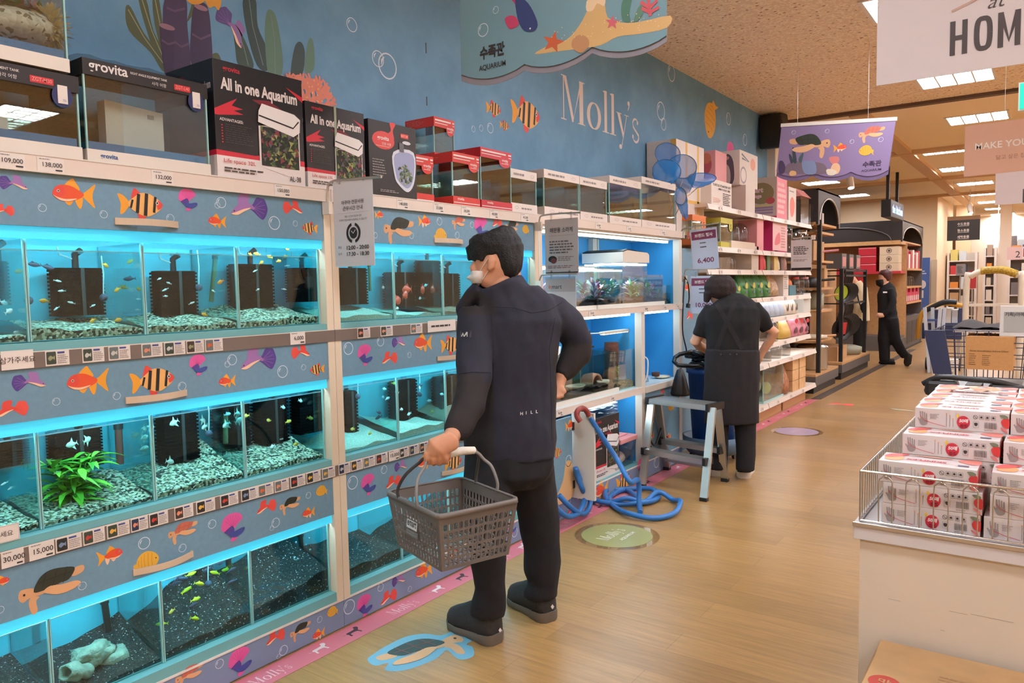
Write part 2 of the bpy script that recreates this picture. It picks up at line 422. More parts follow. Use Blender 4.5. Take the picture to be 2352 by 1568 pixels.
def wood_floor():
    m = bpy.data.materials.new('oak_vinyl_planks'); m.use_nodes = True
    nt = m.node_tree; b = nt.nodes['Principled BSDF']; L = nt.links
    tc = nt.nodes.new('ShaderNodeTexCoord')
    mp = nt.nodes.new('ShaderNodeMapping'); L.new(tc.outputs['Object'], mp.inputs[0])
    br = nt.nodes.new('ShaderNodeTexBrick'); L.new(mp.outputs[0], br.inputs[0])
    br.offset = 0.37; br.inputs['Scale'].default_value = 1.0; br.inputs['Brick Width'].default_value = 1.22
    br.inputs['Row Height'].default_value = 0.18; br.inputs['Mortar Size'].default_value = 0.0012; br.inputs['Mortar Smooth'].default_value = 0.4
    br.inputs['Color1'].default_value = rgb((174, 134, 84)); br.inputs['Color2'].default_value = rgb((160, 122, 75)); br.inputs['Mortar'].default_value = rgb((140, 100, 62))
    gm = nt.nodes.new('ShaderNodeMapping'); gm.inputs['Scale'].default_value = (1.6, 26, 1); L.new(tc.outputs['Object'], gm.inputs[0])
    n = nt.nodes.new('ShaderNodeTexNoise'); n.inputs['Scale'].default_value = 2.2; n.inputs['Detail'].default_value = 6; n.inputs['Roughness'].default_value = 0.65
    L.new(gm.outputs[0], n.inputs['Vector'])
    mr = nt.nodes.new('ShaderNodeMapRange'); mr.inputs['From Min'].default_value = .25; mr.inputs['From Max'].default_value = .75; mr.inputs['To Min'].default_value = .72; mr.inputs['To Max'].default_value = 1.2
    L.new(n.outputs['Fac'], mr.inputs['Value'])
    h = nt.nodes.new('ShaderNodeHueSaturation'); L.new(br.outputs['Color'], h.inputs['Color']); L.new(mr.outputs[0], h.inputs['Value'])
    L.new(h.outputs[0], b.inputs['Base Color'])
    b.inputs['Roughness'].default_value = 0.3; b.inputs['Specular IOR Level'].default_value = 0.55
    bp = nt.nodes.new('ShaderNodeBump'); bp.inputs['Strength'].default_value = 0.08; bp.inputs['Distance'].default_value = 0.003
    L.new(n.outputs['Fac'], bp.inputs['Height']); L.new(bp.outputs[0], b.inputs['Normal'])
    return m
def speckle(name, cols, scale, rough=0.8, bump=0.6):
    """grains of several colours (gravel, acoustic tiles)"""
    m = bpy.data.materials.new(name); m.use_nodes = True
    nt = m.node_tree; b = nt.nodes['Principled BSDF']; L = nt.links
    tc = nt.nodes.new('ShaderNodeTexCoord')
    v = nt.nodes.new('ShaderNodeTexVoronoi'); v.inputs['Scale'].default_value = scale
    L.new(tc.outputs['Object'], v.inputs['Vector'])
    sp = nt.nodes.new('ShaderNodeSeparateColor'); L.new(v.outputs['Color'], sp.inputs[0])
    r = nt.nodes.new('ShaderNodeValToRGB'); r.color_ramp.interpolation = 'CONSTANT'
    r.color_ramp.elements[0].color = rgb(cols[0][1]); r.color_ramp.elements[0].position = 0
    for i, (p, c) in enumerate(cols[1:]):
        e = r.color_ramp.elements[1] if i == 0 else r.color_ramp.elements.new(p)
        e.position = p; e.color = rgb(c)
    L.new(sp.outputs[0], r.inputs[0]); L.new(r.outputs[0], b.inputs['Base Color'])
    b.inputs['Roughness'].default_value = rough
    if bump:
        bp = nt.nodes.new('ShaderNodeBump'); bp.inputs['Strength'].default_value = bump; bp.inputs['Distance'].default_value = 0.006; bp.invert = True
        L.new(v.outputs['Distance'], bp.inputs['Height']); L.new(bp.outputs[0], b.inputs['Normal'])
    return m
gravel_pale = speckle('river_gravel', [(0, (44, 48, 38)), (.3, (120, 124, 98)), (.5, (184, 184, 154)), (.8, (222, 220, 198))], 125)
gravel_black = speckle('black_gravel', [(0, (20, 22, 22)), (.55, (40, 42, 42)), (.9, (74, 78, 78)), (.975, (170, 174, 170))], 260)
sand_pale = speckle('pale_sand', [(0, (150, 176, 158)), (.5, (182, 200, 184)), (.85, (206, 218, 206))], 420, bump=.3)
sand_brown = speckle('brown_sand', [(0, (120, 96, 78)), (.5, (146, 120, 100)), (.85, (170, 146, 124))], 420, bump=.3)
soil_m = speckle('dark_soil', [(0, (44, 32, 26)), (.5, (74, 54, 42)), (.85, (112, 88, 70))], 260)
tan_gravel = speckle('tan_gravel', [(0, (110, 86, 58)), (.4, (164, 136, 96)), (.8, (206, 184, 146))], 170)

# ------------------------------------------------------------------ setting
Y0, Y1, XR = -3.0, 32.0, 9.0
struct(MB().box(BX-4, XR, Y0, Y1, -0.05, 0, wood_floor()), 'floor')
ceil_m = speckle('acoustic_ceiling', [(0, (176, 140, 106)), (.03, (238, 212, 184)), (.6, (252, 232, 206))], 60, 0.9, 0)
cm = MB().box(BX-0.2, XR, Y0, 9.72, CEIL, CEIL+0.05, ceil_m)
cm.box(BX-4, XR, 9.72, Y1, CEIL+0.0, CEIL+0.05, M('ceiling_board', (250, 228, 200), 0.9))
ceiling = struct(cm, 'ceiling')
# painted wall above the tanks
mural_m = bpy.data.materials.new('mural_paint'); mural_m.use_nodes = True
def _mural():
    nt = mural_m.node_tree; b = nt.nodes['Principled BSDF']; L = nt.links
    tc = nt.nodes.new('ShaderNodeTexCoord')
    n = nt.nodes.new('ShaderNodeTexNoise'); n.inputs['Scale'].default_value = 2.2; n.inputs['Detail'].default_value = 8; n.inputs['Roughness'].default_value = .62
    L.new(tc.outputs['Object'], n.inputs['Vector'])
    r = nt.nodes.new('ShaderNodeValToRGB'); r.color_ramp.elements[0].position = .3; r.color_ramp.elements[0].color = rgb((92, 136, 168))
    r.color_ramp.elements[1].position = .72; r.color_ramp.elements[1].color = rgb((118, 162, 194))
    L.new(n.outputs['Fac'], r.inputs[0]); L.new(r.outputs[0], b.inputs['Base Color'])
    b.inputs['Roughness'].default_value = .75
_mural()
wall_left = struct(MB().box(BX-0.12, BX, Y0, 9.45, 0, CEIL, mural_m), 'wall_left')
struct(MB().box(BX-0.10, BX+0.10, 9.45, 9.6, 0, CEIL, M('white_beam', (230, 214, 194), 0.5)), 'trim_1')
# dark track in the ceiling across the aisle, and its twin ridge
trk = MB().box(BX, XR, 9.70, 9.80, CEIL-0.035, CEIL, M('track_brown', (96, 70, 52), 0.6))
struct(trk, 'trim_2')
beam_m = M('beam_tan', (214, 178, 142), 0.8)
struct(MB().box(-2.05, -1.85, 9.8, 24, CEIL-0.05, CEIL, beam_m), 'trim_3')
for i, y in enumerate((13.2, 17.0, 20.5)):
    struct(MB().box(BX-4, XR, y, y+0.14, CEIL-0.06, CEIL, beam_m), 'trim_%d' % (4+i))
wall_m = M('warm_white_wall', (236, 206, 170), 0.8)
struct(MB().box(BX-4, XR, Y1, Y1+0.1, 0, CEIL, wall_m), 'wall_back')
struct(MB().box(XR, XR+0.1, Y0, Y1, 0, CEIL, wall_m), 'wall_right')
struct(MB().box(BX-0.2, XR, Y0-0.1, Y0, 0, CEIL, wall_m), 'wall_front')
struct(MB().box(BX-4.1, BX-4, 9.6, Y1, 0, CEIL, wall_m), 'wall_kitchen')

# ceiling lights: frame, louvre, diffuser (rows continue over the whole shop)
lamp_m = M('light_panel', (240, 246, 255), emit=LAMP_E)
led_d = M('display_led', (206, 238, 250), emit=LED_E*.28)
lou_m = M('louvre', (236, 226, 214), 0.4, emit=0.0)
def make_light():
    t = thing('ceiling_light', 'recessed white ceiling light', 'ceiling light')
    f = MB()
    for a in ((-.34, -.31, -.29, .29), (.31, .34, -.29, .29)): f.box(a[0], a[1], a[2], a[3], -.012, 0.0, lou_m)
    for a in ((-.34, .34, -.29, -.265), (-.34, .34, .265, .29)): f.box(*a, -.012, 0.0, lou_m)
    f.build('frame', t)
    d = MB().box(-.31, .31, -.265, .265, -.004, 0.0, lamp_m); d.build('diffuser', t)
    g = MB()
    for i in range(1, 4): g.box(-.31+.62*i/4-.008, -.31+.62*i/4+.008, -.265, .265, -.02, -.004, lou_m)
    for i in range(1, 3): g.box(-.31, .31, -.265+.53*i/3-.005, -.265+.53*i/3+.005, -.014, -.004, lou_m)
    g.build('louvre', t)
    return t
light0 = make_light()
lights = [(-.86, 6.25), (-.86, 8.8), (-.84, 11.15), (-1.45, 13.6), (-1.45, 16.0), (-1.42, 18.7), (-1.42, 21.2), (-1.4, 23.6), (-1.4, 26.0), (-1.4, 28.4), (-1.4, 28.9)]
seen = len(lights)
lights += [(-3.9, 16.2), (-3.9, 19.2), (-.86, 3.7), (-.86, 1.15), (-.86, -1.4)]
for gx in (1.7, 4.2, 6.8):
    lights += [(gx, y) for y in (-1.4, 1.15, 3.7, 6.25, 8.8, 11.15, 13.6, 16.0, 18.7, 21.2, 23.6, 26.0, 28.4)]
LN = ['white louvred ceiling light whose left corner shows beside the large white hanging sign', 'white louvred ceiling light just under the large white hanging sign',
      'white louvred ceiling light just beyond the dark ceiling track', 'white louvred ceiling light left of the peach hanging sign',
      'white louvred ceiling light half hidden by the lower corner of the peach hanging sign', 'white louvred ceiling light just below the peach hanging sign']
for i, (x, y) in enumerate(lights):
    lab = LN[i] if i < len(LN) else 'white ceiling light in the far row down the aisle' if i < seen else 'white ceiling light in the rows over the rest of the shop'
    grp = None if i < len(LN) else 'far ceiling lights' if i < seen else 'other shop ceiling lights'
    if i == 0:
        light0.location = (x, y, CEIL); light0['label'] = lab
    else:
        o = dup(light0, (x, y, CEIL), 0, lab)
        if grp: o['group'] = grp

# ------------------------------------------------------------------ mural on the painted wall
def on_wall(fn, name, parent=wall_left):
    mb = MB(); fn(mb); return mb.build(name, parent)
WV = V((0, 0, 1)); WN = V((1, 0, 0))
def wfr(px, py, size, flip=False, rot=0, x=BX):
    c = hx(px, py, x)
    return Fr(c, V((0, -size if flip else size, 0)), V((0, 0, size)), WN).sub(0, 0, 1, 1, rot)
for k, px, py, w, fl in (('barb', 1207, 263, 66, True), ('barb', 1133, 250, 34, True), ('barb', 1158, 288, 21, True), ('bubble', 808, 57, 24, 0), ('bubble', 868, 135, 27, 0), ('bubble', 890, 152, 42, 0),
                         ('bubble', 1087, 296, 9, 0), ('bubble', 1105, 294, 9, 0), ('bubble', 1126, 294, 14, 0), ('bubble', 1518, 255, 18, 0), ('bubble', 1524, 285, 12, 0), ('bubble', 1542, 168, 16, 0),
                         ('bubble', 1673, 273, 10, 0), ('bubble', 1711, 321, 9, 0), ('koi', 1757, 322, 22, 1), ('betta', 1678, 352, 18, 0)):
    print_on_x(wall_left, k, px, py, w, flip=bool(fl), x=BX)
o = print_on_x(wall_left, 'discus', 1632, 274, 36, rot=1.25, x=BX)
def guppy_wall(mb): p_guppy(mb, wfr(532, 62, .17, True, 0.75), C(140, 100, 158), C(88, 70, 128))
on_wall(guppy_wall, 'printed_purple_guppy')
G1 = C(84, 92, 66); G2 = C(52, 72, 62); G3 = C(84, 116, 98); G4 = C(40, 60, 58); PCOR = C(72, 58, 88); PCR2 = C(98, 80, 108); PLIP = C(150, 112, 128)
def wpoly(mb, pts, mat, k=1, q=4): bl_pts = smooth([(hx(a, b, BX).y, hx(a, b, BX).z) for a, b in pts], q); k = lay(mb, k); mb.poly([(BX+0.0006*k, y, z) for y, z in bl_pts], mat)
def weeds(mb):
    for p in ([(288, 20), (300, 16), (330, 75), (372, 130), (385, 160), (372, 162), (345, 120), (296, 70)],
              [(318, 0), (336, 0), (352, 70), (382, 130), (378, 160), (350, 110)], [(350, -5), (364, -5), (374, 60), (384, 110), (376, 130), (356, 60)],
              [(430, 50), (452, 20), (458, -5), (446, -5), (436, 25)]):
        wpoly(mb, p, G1, 1)
    for a in ([(294, 22), (330, 85), (378, 150)], [(326, 0), (348, 70), (378, 140)], [(356, 0), (368, 60), (380, 110)]):
        q = [(hx(*p, BX).y, hx(*p, BX).z) for p in a]
        stroke(mb, Fr((BX, 0, 0), (0, 1, 0), (0, 0, 1), WN), q, .004, C(150, 150, 120), 2)
on_wall(weeds, 'printed_green_seaweed')
def sponges(mb):
    wpoly(mb, [(378, -5), (425, -5), (430, 60), (438, 150), (430, 168), (385, 168), (376, 110)], PCOR, 2)
    wpoly(mb, [(366, 62), (378, 56), (396, 62), (400, 120), (396, 168), (378, 168)], C(64, 50, 80), 3)
    wpoly(mb, [(444, 18), (458, 6), (476, 16), (484, 70), (484, 150), (440, 150), (438, 70)], C(66, 52, 82), 3)
    for x, y, rx in ((383, 62, 12), (461, 18, 11)):
        c = hx(x, y, BX); ell(mb, Fr((BX, 0, 0), (0, 1, 0), (0, 0, 1), WN), c.y, c.z, rx*.0028, .011, PLIP, 4)
    for a in ([(382, 18), (400, 26), (424, 20)], [(370, 92), (386, 102), (400, 98)], [(440, 78), (460, 90), (484, 80)], [(400, 96), (416, 108), (434, 100)]):
        q = [(hx(*p, BX).y, hx(*p, BX).z) for p in a]
        stroke(mb, Fr((BX, 0, 0), (0, 1, 0), (0, 0, 1), WN), q, .009, PCR2, 5)
on_wall(sponges, 'printed_purple_sponges')
def kelp(mb):
    for p, m in (([(558, -5), (586, -5), (592, 60), (612, 110), (616, 160), (590, 150), (566, 70)], G4), ([(536, 60), (548, 66), (570, 110), (582, 155), (548, 150), (540, 110)], G2),
                 ([(612, 30), (622, 22), (634, 40), (644, 90), (650, 150), (640, 180), (616, 170), (608, 80)], G3), ([(676, 110), (690, 96), (700, 120), (694, 170), (668, 175)], G4),
                 ([(706, 100), (716, 88), (722, 120), (720, 160), (700, 165)], G3), ([(480, 130), (500, 122), (508, 150), (476, 150)], G1)):
        wpoly(mb, p, m, 1)
    for a in ([(572, 0), (580, 60), (604, 150)], [(622, 34), (630, 90), (632, 170)], [(545, 70), (560, 110), (570, 150)]):
        q = [(hx(*p, BX).y, hx(*p, BX).z) for p in a]
        stroke(mb, Fr((BX, 0, 0), (0, 1, 0), (0, 0, 1), WN), q, .004, C(110, 126, 116), 2)
on_wall(kelp, 'printed_dark_kelp')
CORAL = C(214, 124, 100)
def coral(mb):
    r = random.Random(3)
    f = Fr((BX, 0, 0), (0, 1, 0), (0, 0, 1), WN); c = hx(718, 232, BX)
    def br(y, z, a, l, w, d):
        y2 = y+l*math.cos(a); z2 = z+l*math.sin(a)
        stroke(mb, f, [(y, z), ((y+y2)/2+r.uniform(-.01, .01), (z+z2)/2), (y2, z2)], [w, w*.85, w*.7], CORAL, 2)
        ell(mb, f, y2, z2, w*.4, w*.4, CORAL, 2, 8)
        if d: 
            for da in (-.55, .05, .6): br(y2, z2, a+da+r.uniform(-.15, .15), l*r.uniform(.6, .85), w*.75, d-1)
    for a in (.9, 1.4, 1.9, 2.4): br(c.y+.01*math.cos(a)-.02, c.z-.08, a, .072, .034, 3)
    for i in range(26): ell(mb, f, c.y+r.uniform(-.08, .06), c.z+r.uniform(-.05, .1), .005, .005, C(226, 156, 104), 3, 8)
on_wall(coral, 'printed_orange_coral')
def yellow_coral(mb):
    for p in ([(428, -5), (470, -5), (462, 8), (440, 10)], [(470, -5), (506, -5), (502, 24), (492, 14), (480, 18)]): wpoly(mb, p, C(214, 150, 58), 4, 3)
on_wall(yellow_coral, 'printed_yellow_coral')

# serif lettering of the wall, drawn from strokes
def serif(mb, f, s, mat, k=2):
    """letters of the shop name: tall thin serifs with strong contrast; unit = x-height 1"""
    def R(x0, y0, x1, y1): rect(mb, f, x0, y0, x1, y1, mat, k)
    def P(p): pg(mb, f, p, mat, k)
    def fat(cx, cy, rx, ry, a0, a1, w0, w1, n=14):
        pts = []; w = []
        for i in range(n+1):
            t = i/n; a = a0+(a1-a0)*t
            pts.append((cx+rx*math.cos(a), cy+ry*math.sin(a))); w.append(w0+(w1-w0)*math.sin(PI*t))
        stroke(mb, f, pts, w, mat, k)
    x = 0
    for ch in s:
        if ch == 'M':
            R(.04, 0, .09, 1.62); R(-.08, 0, .21, .04)
            P([(-.06, 1.62), (.22, 1.62), (.62, .16), (.6, 0), (.52, 0), (.08, 1.58), (-.06, 1.58)])
            P([(.58, 0), (.62, .18), (1.02, 1.62), (1.06, 1.62), (1.06, 1.5)])
            R(.95, 0, 1.17, 1.62); R(.86, 0, 1.28, .04); R(1.0, 1.58, 1.26, 1.62); x_adv = 1.42
        elif ch == 'o':
            fat(.4, .5, .34, .5, PI/2, 3*PI/2, .035, .19); fat(.4, .5, .34, .5, -PI/2, PI/2, .035, .19); x_adv = .95
        elif ch == 'l':
            R(.1, 0, .27, 1.66); R(-.02, 0, .4, .04); P([(-.02, 1.62), (.27, 1.66), (.1, 1.56)]); x_adv = .47
        elif ch == 'y':
            P([(0, 1), (.2, 1), (.46, .2), (.4, .02)]); R(-.06, .97, .32, 1.0)
            P([(.66, 1), (.7, 1), (.36, -.3), (.3, -.36), (.32, -.3)]); R(.5, .97, .82, 1.0)
            ell(mb, f, .24, -.38, .1, .1, mat, k, 12); x_adv = .72
        elif ch == "'":
            ell(mb, f, .1, 1.52, .085, .1, mat, k, 12); P([(.1, 1.42), (.185, 1.52), (.12, 1.3), (.04, 1.2), (.03, 1.22)]); x_adv = .28
        elif ch == 's':
            fat(.31, .745, .2, .23, .25*PI, 1.05*PI, .03, .09); P([(.09, .8), (.2, .62), (.56, .36), (.58, .22), (.42, .34), (.12, .58)])
            fat(.33, .25, .22, .25, .05*PI, -.8*PI, .05, .1)
            ell(mb, f, .46, .84, .06, .09, mat, k, 10); ell(mb, f, .12, .2, .06, .1, mat, k, 10); x_adv = .66
        f = f.sub(x_adv, 0)
    return f
SER_W = 4.97
ya = hx(1292, 268, BX); yb = hx(1470, 318, BX)
zb = ya.z; sc = (yb.y-ya.y)/SER_W
fl_ = Fr((BX, ya.y, zb-.015), (0, sc, 0), (0, 0, sc*.77), WN)
on_wall(lambda mb: serif(mb, fl_, "Molly's", C(224, 208, 202)), 'wall_lettering')
seam = MB()
for a, b in (((978, 98), (978, 122)), ((980, 222), (982, 243))):
    p = hx(*a, BX); q = hx(*b, BX); seam.box(BX, BX+.0008, p.y-.004, p.y+.004, q.z, p.z, C(60, 62, 68))
seam.build('panel_seam', wall_left)
# ------------------------------------------------------------------ aquarium racks
LV = [(1.313, 1.62, 1.656, 1.813), (.741, 1.042, 1.081, 1.238), (.168, .467, .505, .662)]   # tank bottom, tank top, fascia bottom, fascia top
TD = -2.79   # visible back of the tanks
def price_card(mb, x, y, z, w, h, s, dx=0.004):
    f = Fr((x, y, z), (0, 1, 0), (0, 0, 1), WN)
    mb.box(x-.001, x, y-w/2, y+w/2, z-h/2, z+h/2, card_w)
    text(mb, f, s, w*.06, -h*.02, h*.36, ink, 2, .01)
    lines(mb, f, -w*.42, w*.1, h*.3, h*.44, 1, inkl, 2); rect(mb, f, w*.16, -h*.4, w*.42, -h*.3, ink, 2)
def species_card(mb, x, y, z, w, h, seed):
    r = random.Random(seed); f = Fr((x, y, z), (0, 1, 0), (0, 0, 1), WN)
    mb.box(x-.001, x, y-w/2, y+w/2, z-h/2, z+h/2, card_w)
    a = w*.4; bg = [(40, 44, 46), (60, 70, 58), (40, 52, 80), (70, 52, 46), (104, 112, 110), (44, 40, 38)][r.randrange(6)]
    q = [(-.46*w, -.36*h), (-.46*w+a, -.36*h), (-.46*w+a, .36*h), (-.46*w, .36*h)]
    q = [(-.44*w, -.4*h), (-.48*w+a, -.4*h), (-.46*w+a, -.34*h), (-.46*w+a, .34*h), (-.48*w+a, .4*h), (-.44*w, .4*h), (-.46*w, .34*h), (-.46*w, -.34*h)]
    pg(mb, f, q, C(*bg), 2)
    fc = [(214, 96, 52), (220, 170, 70), (196, 196, 190), (190, 60, 50), (150, 150, 110), (120, 140, 170), (222, 140, 110)][r.randrange(7)]
    bl(mb, f, [(-.4*w, -.02*h), (-.3*w, .16*h), (-.18*w, .06*h), (-.12*w, .16*h), (-.13*w, -.14*h), (-.19*w, -.04*h), (-.32*w, -.18*h)], C(*fc), 3, 2)
    rect(mb, f, .0*w, .26*h, .3*w, .38*h, C(70, 80, 140), 2)
    lines(mb, f, .0*w, .46*w, -.4*h, .2*h, 5, inkl, 2, seed, .4)
def notice_card(mb, x, y, z, w, h, s):
    f = Fr((x, y, z), (0, 1, 0), (0, 0, 1), WN)
    mb.box(x-.0012, x, y-w/2, y+w/2, z-h/2, z+h/2, card_w)
    text(mb, f, s, 0, 0, h*.34, ink, 2, 0) if s else lines(mb, f, -w*.38, w*.38, -h*.12, h*.14, 1, ink, 2, 5, .6)
def py_on(px, py): return hx(px, py, WX).y

def bent_handle(parent, y0, y1, z, h=.022):
    mb = MB(); n = 9
    top = []
    for i in range(n):
        t = i/(n-1); y = y0+(y1-y0)*t; d = .003+.028*math.sin(PI*t)
        top.append((WX+d, y))
    vs = [(x+o, y, z+dz) for x, y in top for o in (0, .003) for dz in (-h/2, h/2)]
    fs = []
    for i in range(n-1):
        a = 4*i; b = a+4
        fs += [(a, a+1, b+1, b), (a+2, b+2, b+3, a+3), (a+1, a+3, b+3, b+1), (a, b, b+2, a+2)]
    mb.add(vs, fs, M('handle_beige', (206, 182, 156), .5))
    for y in (y0, y1): mb.box(WX, WX+.006, y-.004, y+.004, z-h/2, z+h/2, M('handle_beige', (206, 182, 156), .5))
    return wb(mb, 'handle', parent)

def rack(y0, y1, label, handles, prints, strips, rail_cards, hz_levels):
    r = thing('aquarium_rack', label, 'aquarium rack', (WX, (y0+y1)/2, 0)); b = r.location
    off = V((b.x, b.y, b.z))
    for a in (y0, y1-.035):
        m = MB().box(WX-.05, WX+.004, a, a+.0345, .126, 1.80, cream_post); wb(m, 'post', r)
    m = MB().box(BX+.005, BX+.02, y0, y1, .126, 1.80, blue_back); wb(m, 'back_board', r)
    a, c = y0+.035, y1-.035
    if y0 < 2: wb(MB().box(BX+.02, WX-.05, y0, y0+.02, .126, 1.8, white_metal), 'side_panel', r)
    m = MB().box(BX+.005, WX-.004, y0, y1, 1.80, 1.862, white_metal); wb(m, 'top_shelf', r)
    m = MB().box(WX-.004, WX+.012, y0, y1, 1.813, 1.866, M('price_channel', (222, 206, 194), .4))
    m.box(WX+.012, WX+.014, y0, y1, 1.862, 1.866, white_metal).box(WX+.012, WX+.014, y0, y1, 1.813, 1.818, white_metal)
    rail = wb(m, 'price_rail', r)
    for px, py, s in rail_cards:
        m = MB(); price_card(m, WX+.0135, hx(px, py, WX).y, 1.838, .075, .042, s); wb(m, 'price_card', rail)
    for i, (t0, t1, f0, f1) in enumerate(LV):
        fa = wb(MB().box(WX-.014, WX, a, c, f0, f1, panel_blue), 'fascia_panel', r)
        for k, px, py, w, fl in prints[i]: print_on_x(fa, k, px, py, w, bool(fl), off=off)
        if handles[i]: bent_handle(fa, *handles[i])
        wb(MB().box(WX-.03, WX-.014, a, c, t1, f0+.004, diff_m), 'light_diffuser', r, label='glowing turquoise strip under the printed panel')
        wb(MB().box(WX-.05, WX-.001, a, c, t0-.04, t0-.002, teal_frame), 'base_rail', r)
        wb(MB().box(TD-.03, WX-.05, a, c, t0-.03, t0-.002, teal_frame), 'tank_shelf', r)
        lt = MB().box(WX-.075, WX-.05, a+.05, c-.05, t1+.028, t1+.043, led_m)
        lt.box(WX-.08, WX-.045, a+.04, c-.04, t1+.043, t1+.055, white_metal)
        wb(lt, 'light_tube', r)
        wb(MB().box(TD-.03, WX-.014, a, c, f0+.03, f0+.045, M('hood_white', (220, 224, 224), .5)), 'hood', r)
        if strips[i]:
            st = wb(MB().box(WX, WX+.006, y0 if i < 2 else y0, y1, t0-.076, t0-.026, strip_brown).box(WX+.006, WX+.007, y0, y1, t0-.029, t0-.026, white_metal), 'label_strip', r)
            for it in strips[i]:
                m = MB(); y = py_on((it[1]+it[2])/2, it[3]); w = abs(py_on(it[2], it[3])-py_on(it[1], it[3]))
                zz = t0-.05
                if it[0] == 's': species_card(m, WX+.0075, y, zz, w*.97, .047, it[4]); wb(m, 'species_card', st)
                elif it[0] == 'p': price_card(m, WX+.0085, y, zz, w, .05, it[4]); wb(m, 'price_card', st)
                else: notice_card(m, WX+.0085, y, zz+.003, w, .055, it[4]); wb(m, 'notice_card', st)
    kp = wb(MB().box(WX-.012, WX, y0, y1, 0.004, .12, M('kick_blue', (122, 140, 170), .6)), 'kick_panel', r)
    wb(MB().box(WX-.02, WX+.003, y0, y1, .12, .128, card_w), 'kick_trim', r)
    wb(MB().box(BX+.03, WX-.015, y0+.01, y1-.01, 0, .126, M('plinth_dark', (70, 72, 76), .8)), 'plinth', r)
    for k, px, py, w, fl in prints[3]: print_on_x(kp, k, px, py, w, bool(fl), off=off)
    return r
PA = [[('guppy', 30, 421, 66, 1), ('redfish', 8, 483, 50, 0), ('goldfish', 171, 446, 100, 0), ('barb', 323, 470, 102, 1), ('betta', 431, 459, 46, 0), ('guppy', 573, 477, 84, 0),
       ('redfish', 672, 478, 44, 1), ('goldfish', 499, 508, 42, 0), ('barb', 712, 524, 36, 0), ('bubble', 508, 465, 22, 0), ('bubble', 499, 471, 13, 0), ('bubble', 630, 512, 26, 0), ('bubble', 97, 477, 20, 0),
       ('bubble', 238, 492, 18, 0), ('bubble', 391, 501, 18, 0), ('bubble', 678, 513, 11, 0)],
      [('guppy', 66, 877, 78, 1), ('redfish', 28, 940, 76, 0), ('goldfish', 203, 875, 98, 0), ('barb', 350, 874, 102, 1), ('betta', 455, 838, 44, 0), ('guppy', 594, 826, 82, 0), ('redfish', 690, 809, 42, 1),
       ('goldfish', 522, 875, 40, 0), ('barb', 729, 848, 34, 0), ('bubble', 129, 922, 19, 0), ('bubble', 268, 909, 18, 0), ('bubble', 418, 887, 19, 0), ('bubble', 533, 826, 22, 0), ('bubble', 522, 836, 13, 0), ('bubble', 649, 853, 24, 0), ('bubble', 697, 843, 11, 0)],
      [('turtle', 120, 1346, 154, 0), ('goldfish', 0, 1336, 44, 1), ('koi', 252, 1275, 60, 1), ('discus', 337, 1289, 62, 1), ('redturtle', 420, 1219, 68, 0), ('betta', 535, 1210, 58, 0), ('redfish', 612, 1164, 46, 0),
       ('turtle', 666, 1158, 48, 0), ('koi', 709, 1177, 30, 0), ('discus', 738, 1127, 27, 0), ('bubble', 331, 1247, 28, 0), ('bubble', 419, 1258, 18, 0), ('bubble', 487, 1203, 19, 0), ('bubble', 633, 1200, 19, 0), ('bubble', 624, 1212, 10, 0), ('bubble', 0, 1400, 20, 0), ('bubble', 189, 1345, 20, 0), ('bubble', 708, 1137, 12, 0)],
      [('redturtle', 435, 1548, 66, 0), ('betta', 551, 1519, 58, 0), ('redfish', 633, 1463, 44, 0), ('turtle', 690, 1447, 48, 0), ('koi', 732, 1456, 30, 0), ('discus', 763, 1404, 26, 0), ('bubble', 504, 1524, 20, 0), ('bubble', 651, 1493, 20, 0), ('bubble', 640, 1507, 10, 0), ('bubble', 734, 1422, 12, 0)]]
PB = [[('turtle', 916, 526, 68, 0), ('goldfish', 870, 493, 20, 1), ('koi', 974, 508, 28, 1), ('discus', 1012, 541, 30, 1), ('redturtle', 1053, 511, 30, 0), ('betta', 1105, 522, 34, 0), ('redfish', 1142, 513, 22, 0), ('turtle', 1175, 521, 30, 0), ('discus', 1207, 527, 16, 0),
       ('bubble', 1009, 508, 12, 0), ('bubble', 1050, 540, 10, 0), ('bubble', 1084, 516, 9, 0), ('bubble', 862, 540, 10, 0), ('bubble', 945, 541, 10, 0)],
      [('betta', 838, 815, 36, 0), ('guppy', 915, 786, 30, 1), ('redfish', 895, 823, 36, 0), ('goldfish', 972, 787, 42, 0), ('barb', 1034, 792, 44, 1), ('bubble', 800, 800, 22, 0), ('bubble', 874, 784, 16, 0), ('bubble', 940, 815, 9, 0), ('betta', 1090, 760, 28, 0), ('guppy', 1140, 770, 30, 0), ('goldfish', 1185, 770, 22, 0)],
      [('betta', 846, 1112, 36, 0), ('guppy', 920, 1070, 28, 1), ('redfish', 904, 1107, 36, 0), ('goldfish', 976, 1060, 36, 0), ('barb', 1040, 1062, 40, 1), ('bubble', 810, 1108, 24, 0), ('bubble', 882, 1078, 14, 0)],
      [('betta', 837, 1390, 38, 0), ('redfish', 893, 1371, 38, 0), ('guppy', 915, 1332, 30, 1), ('goldfish', 974, 1309, 40, 0), ('bubble', 802, 1393, 26, 0), ('bubble', 874, 1348, 14, 0), ('bubble', 941, 1352, 9, 0), ('barb', 1030, 1270, 40, 1), ('betta', 1176, 1210, 20, 0), ('bubble', 1182, 1222, 13, 0), ('redfish', 1130, 1215, 20, 0)]]
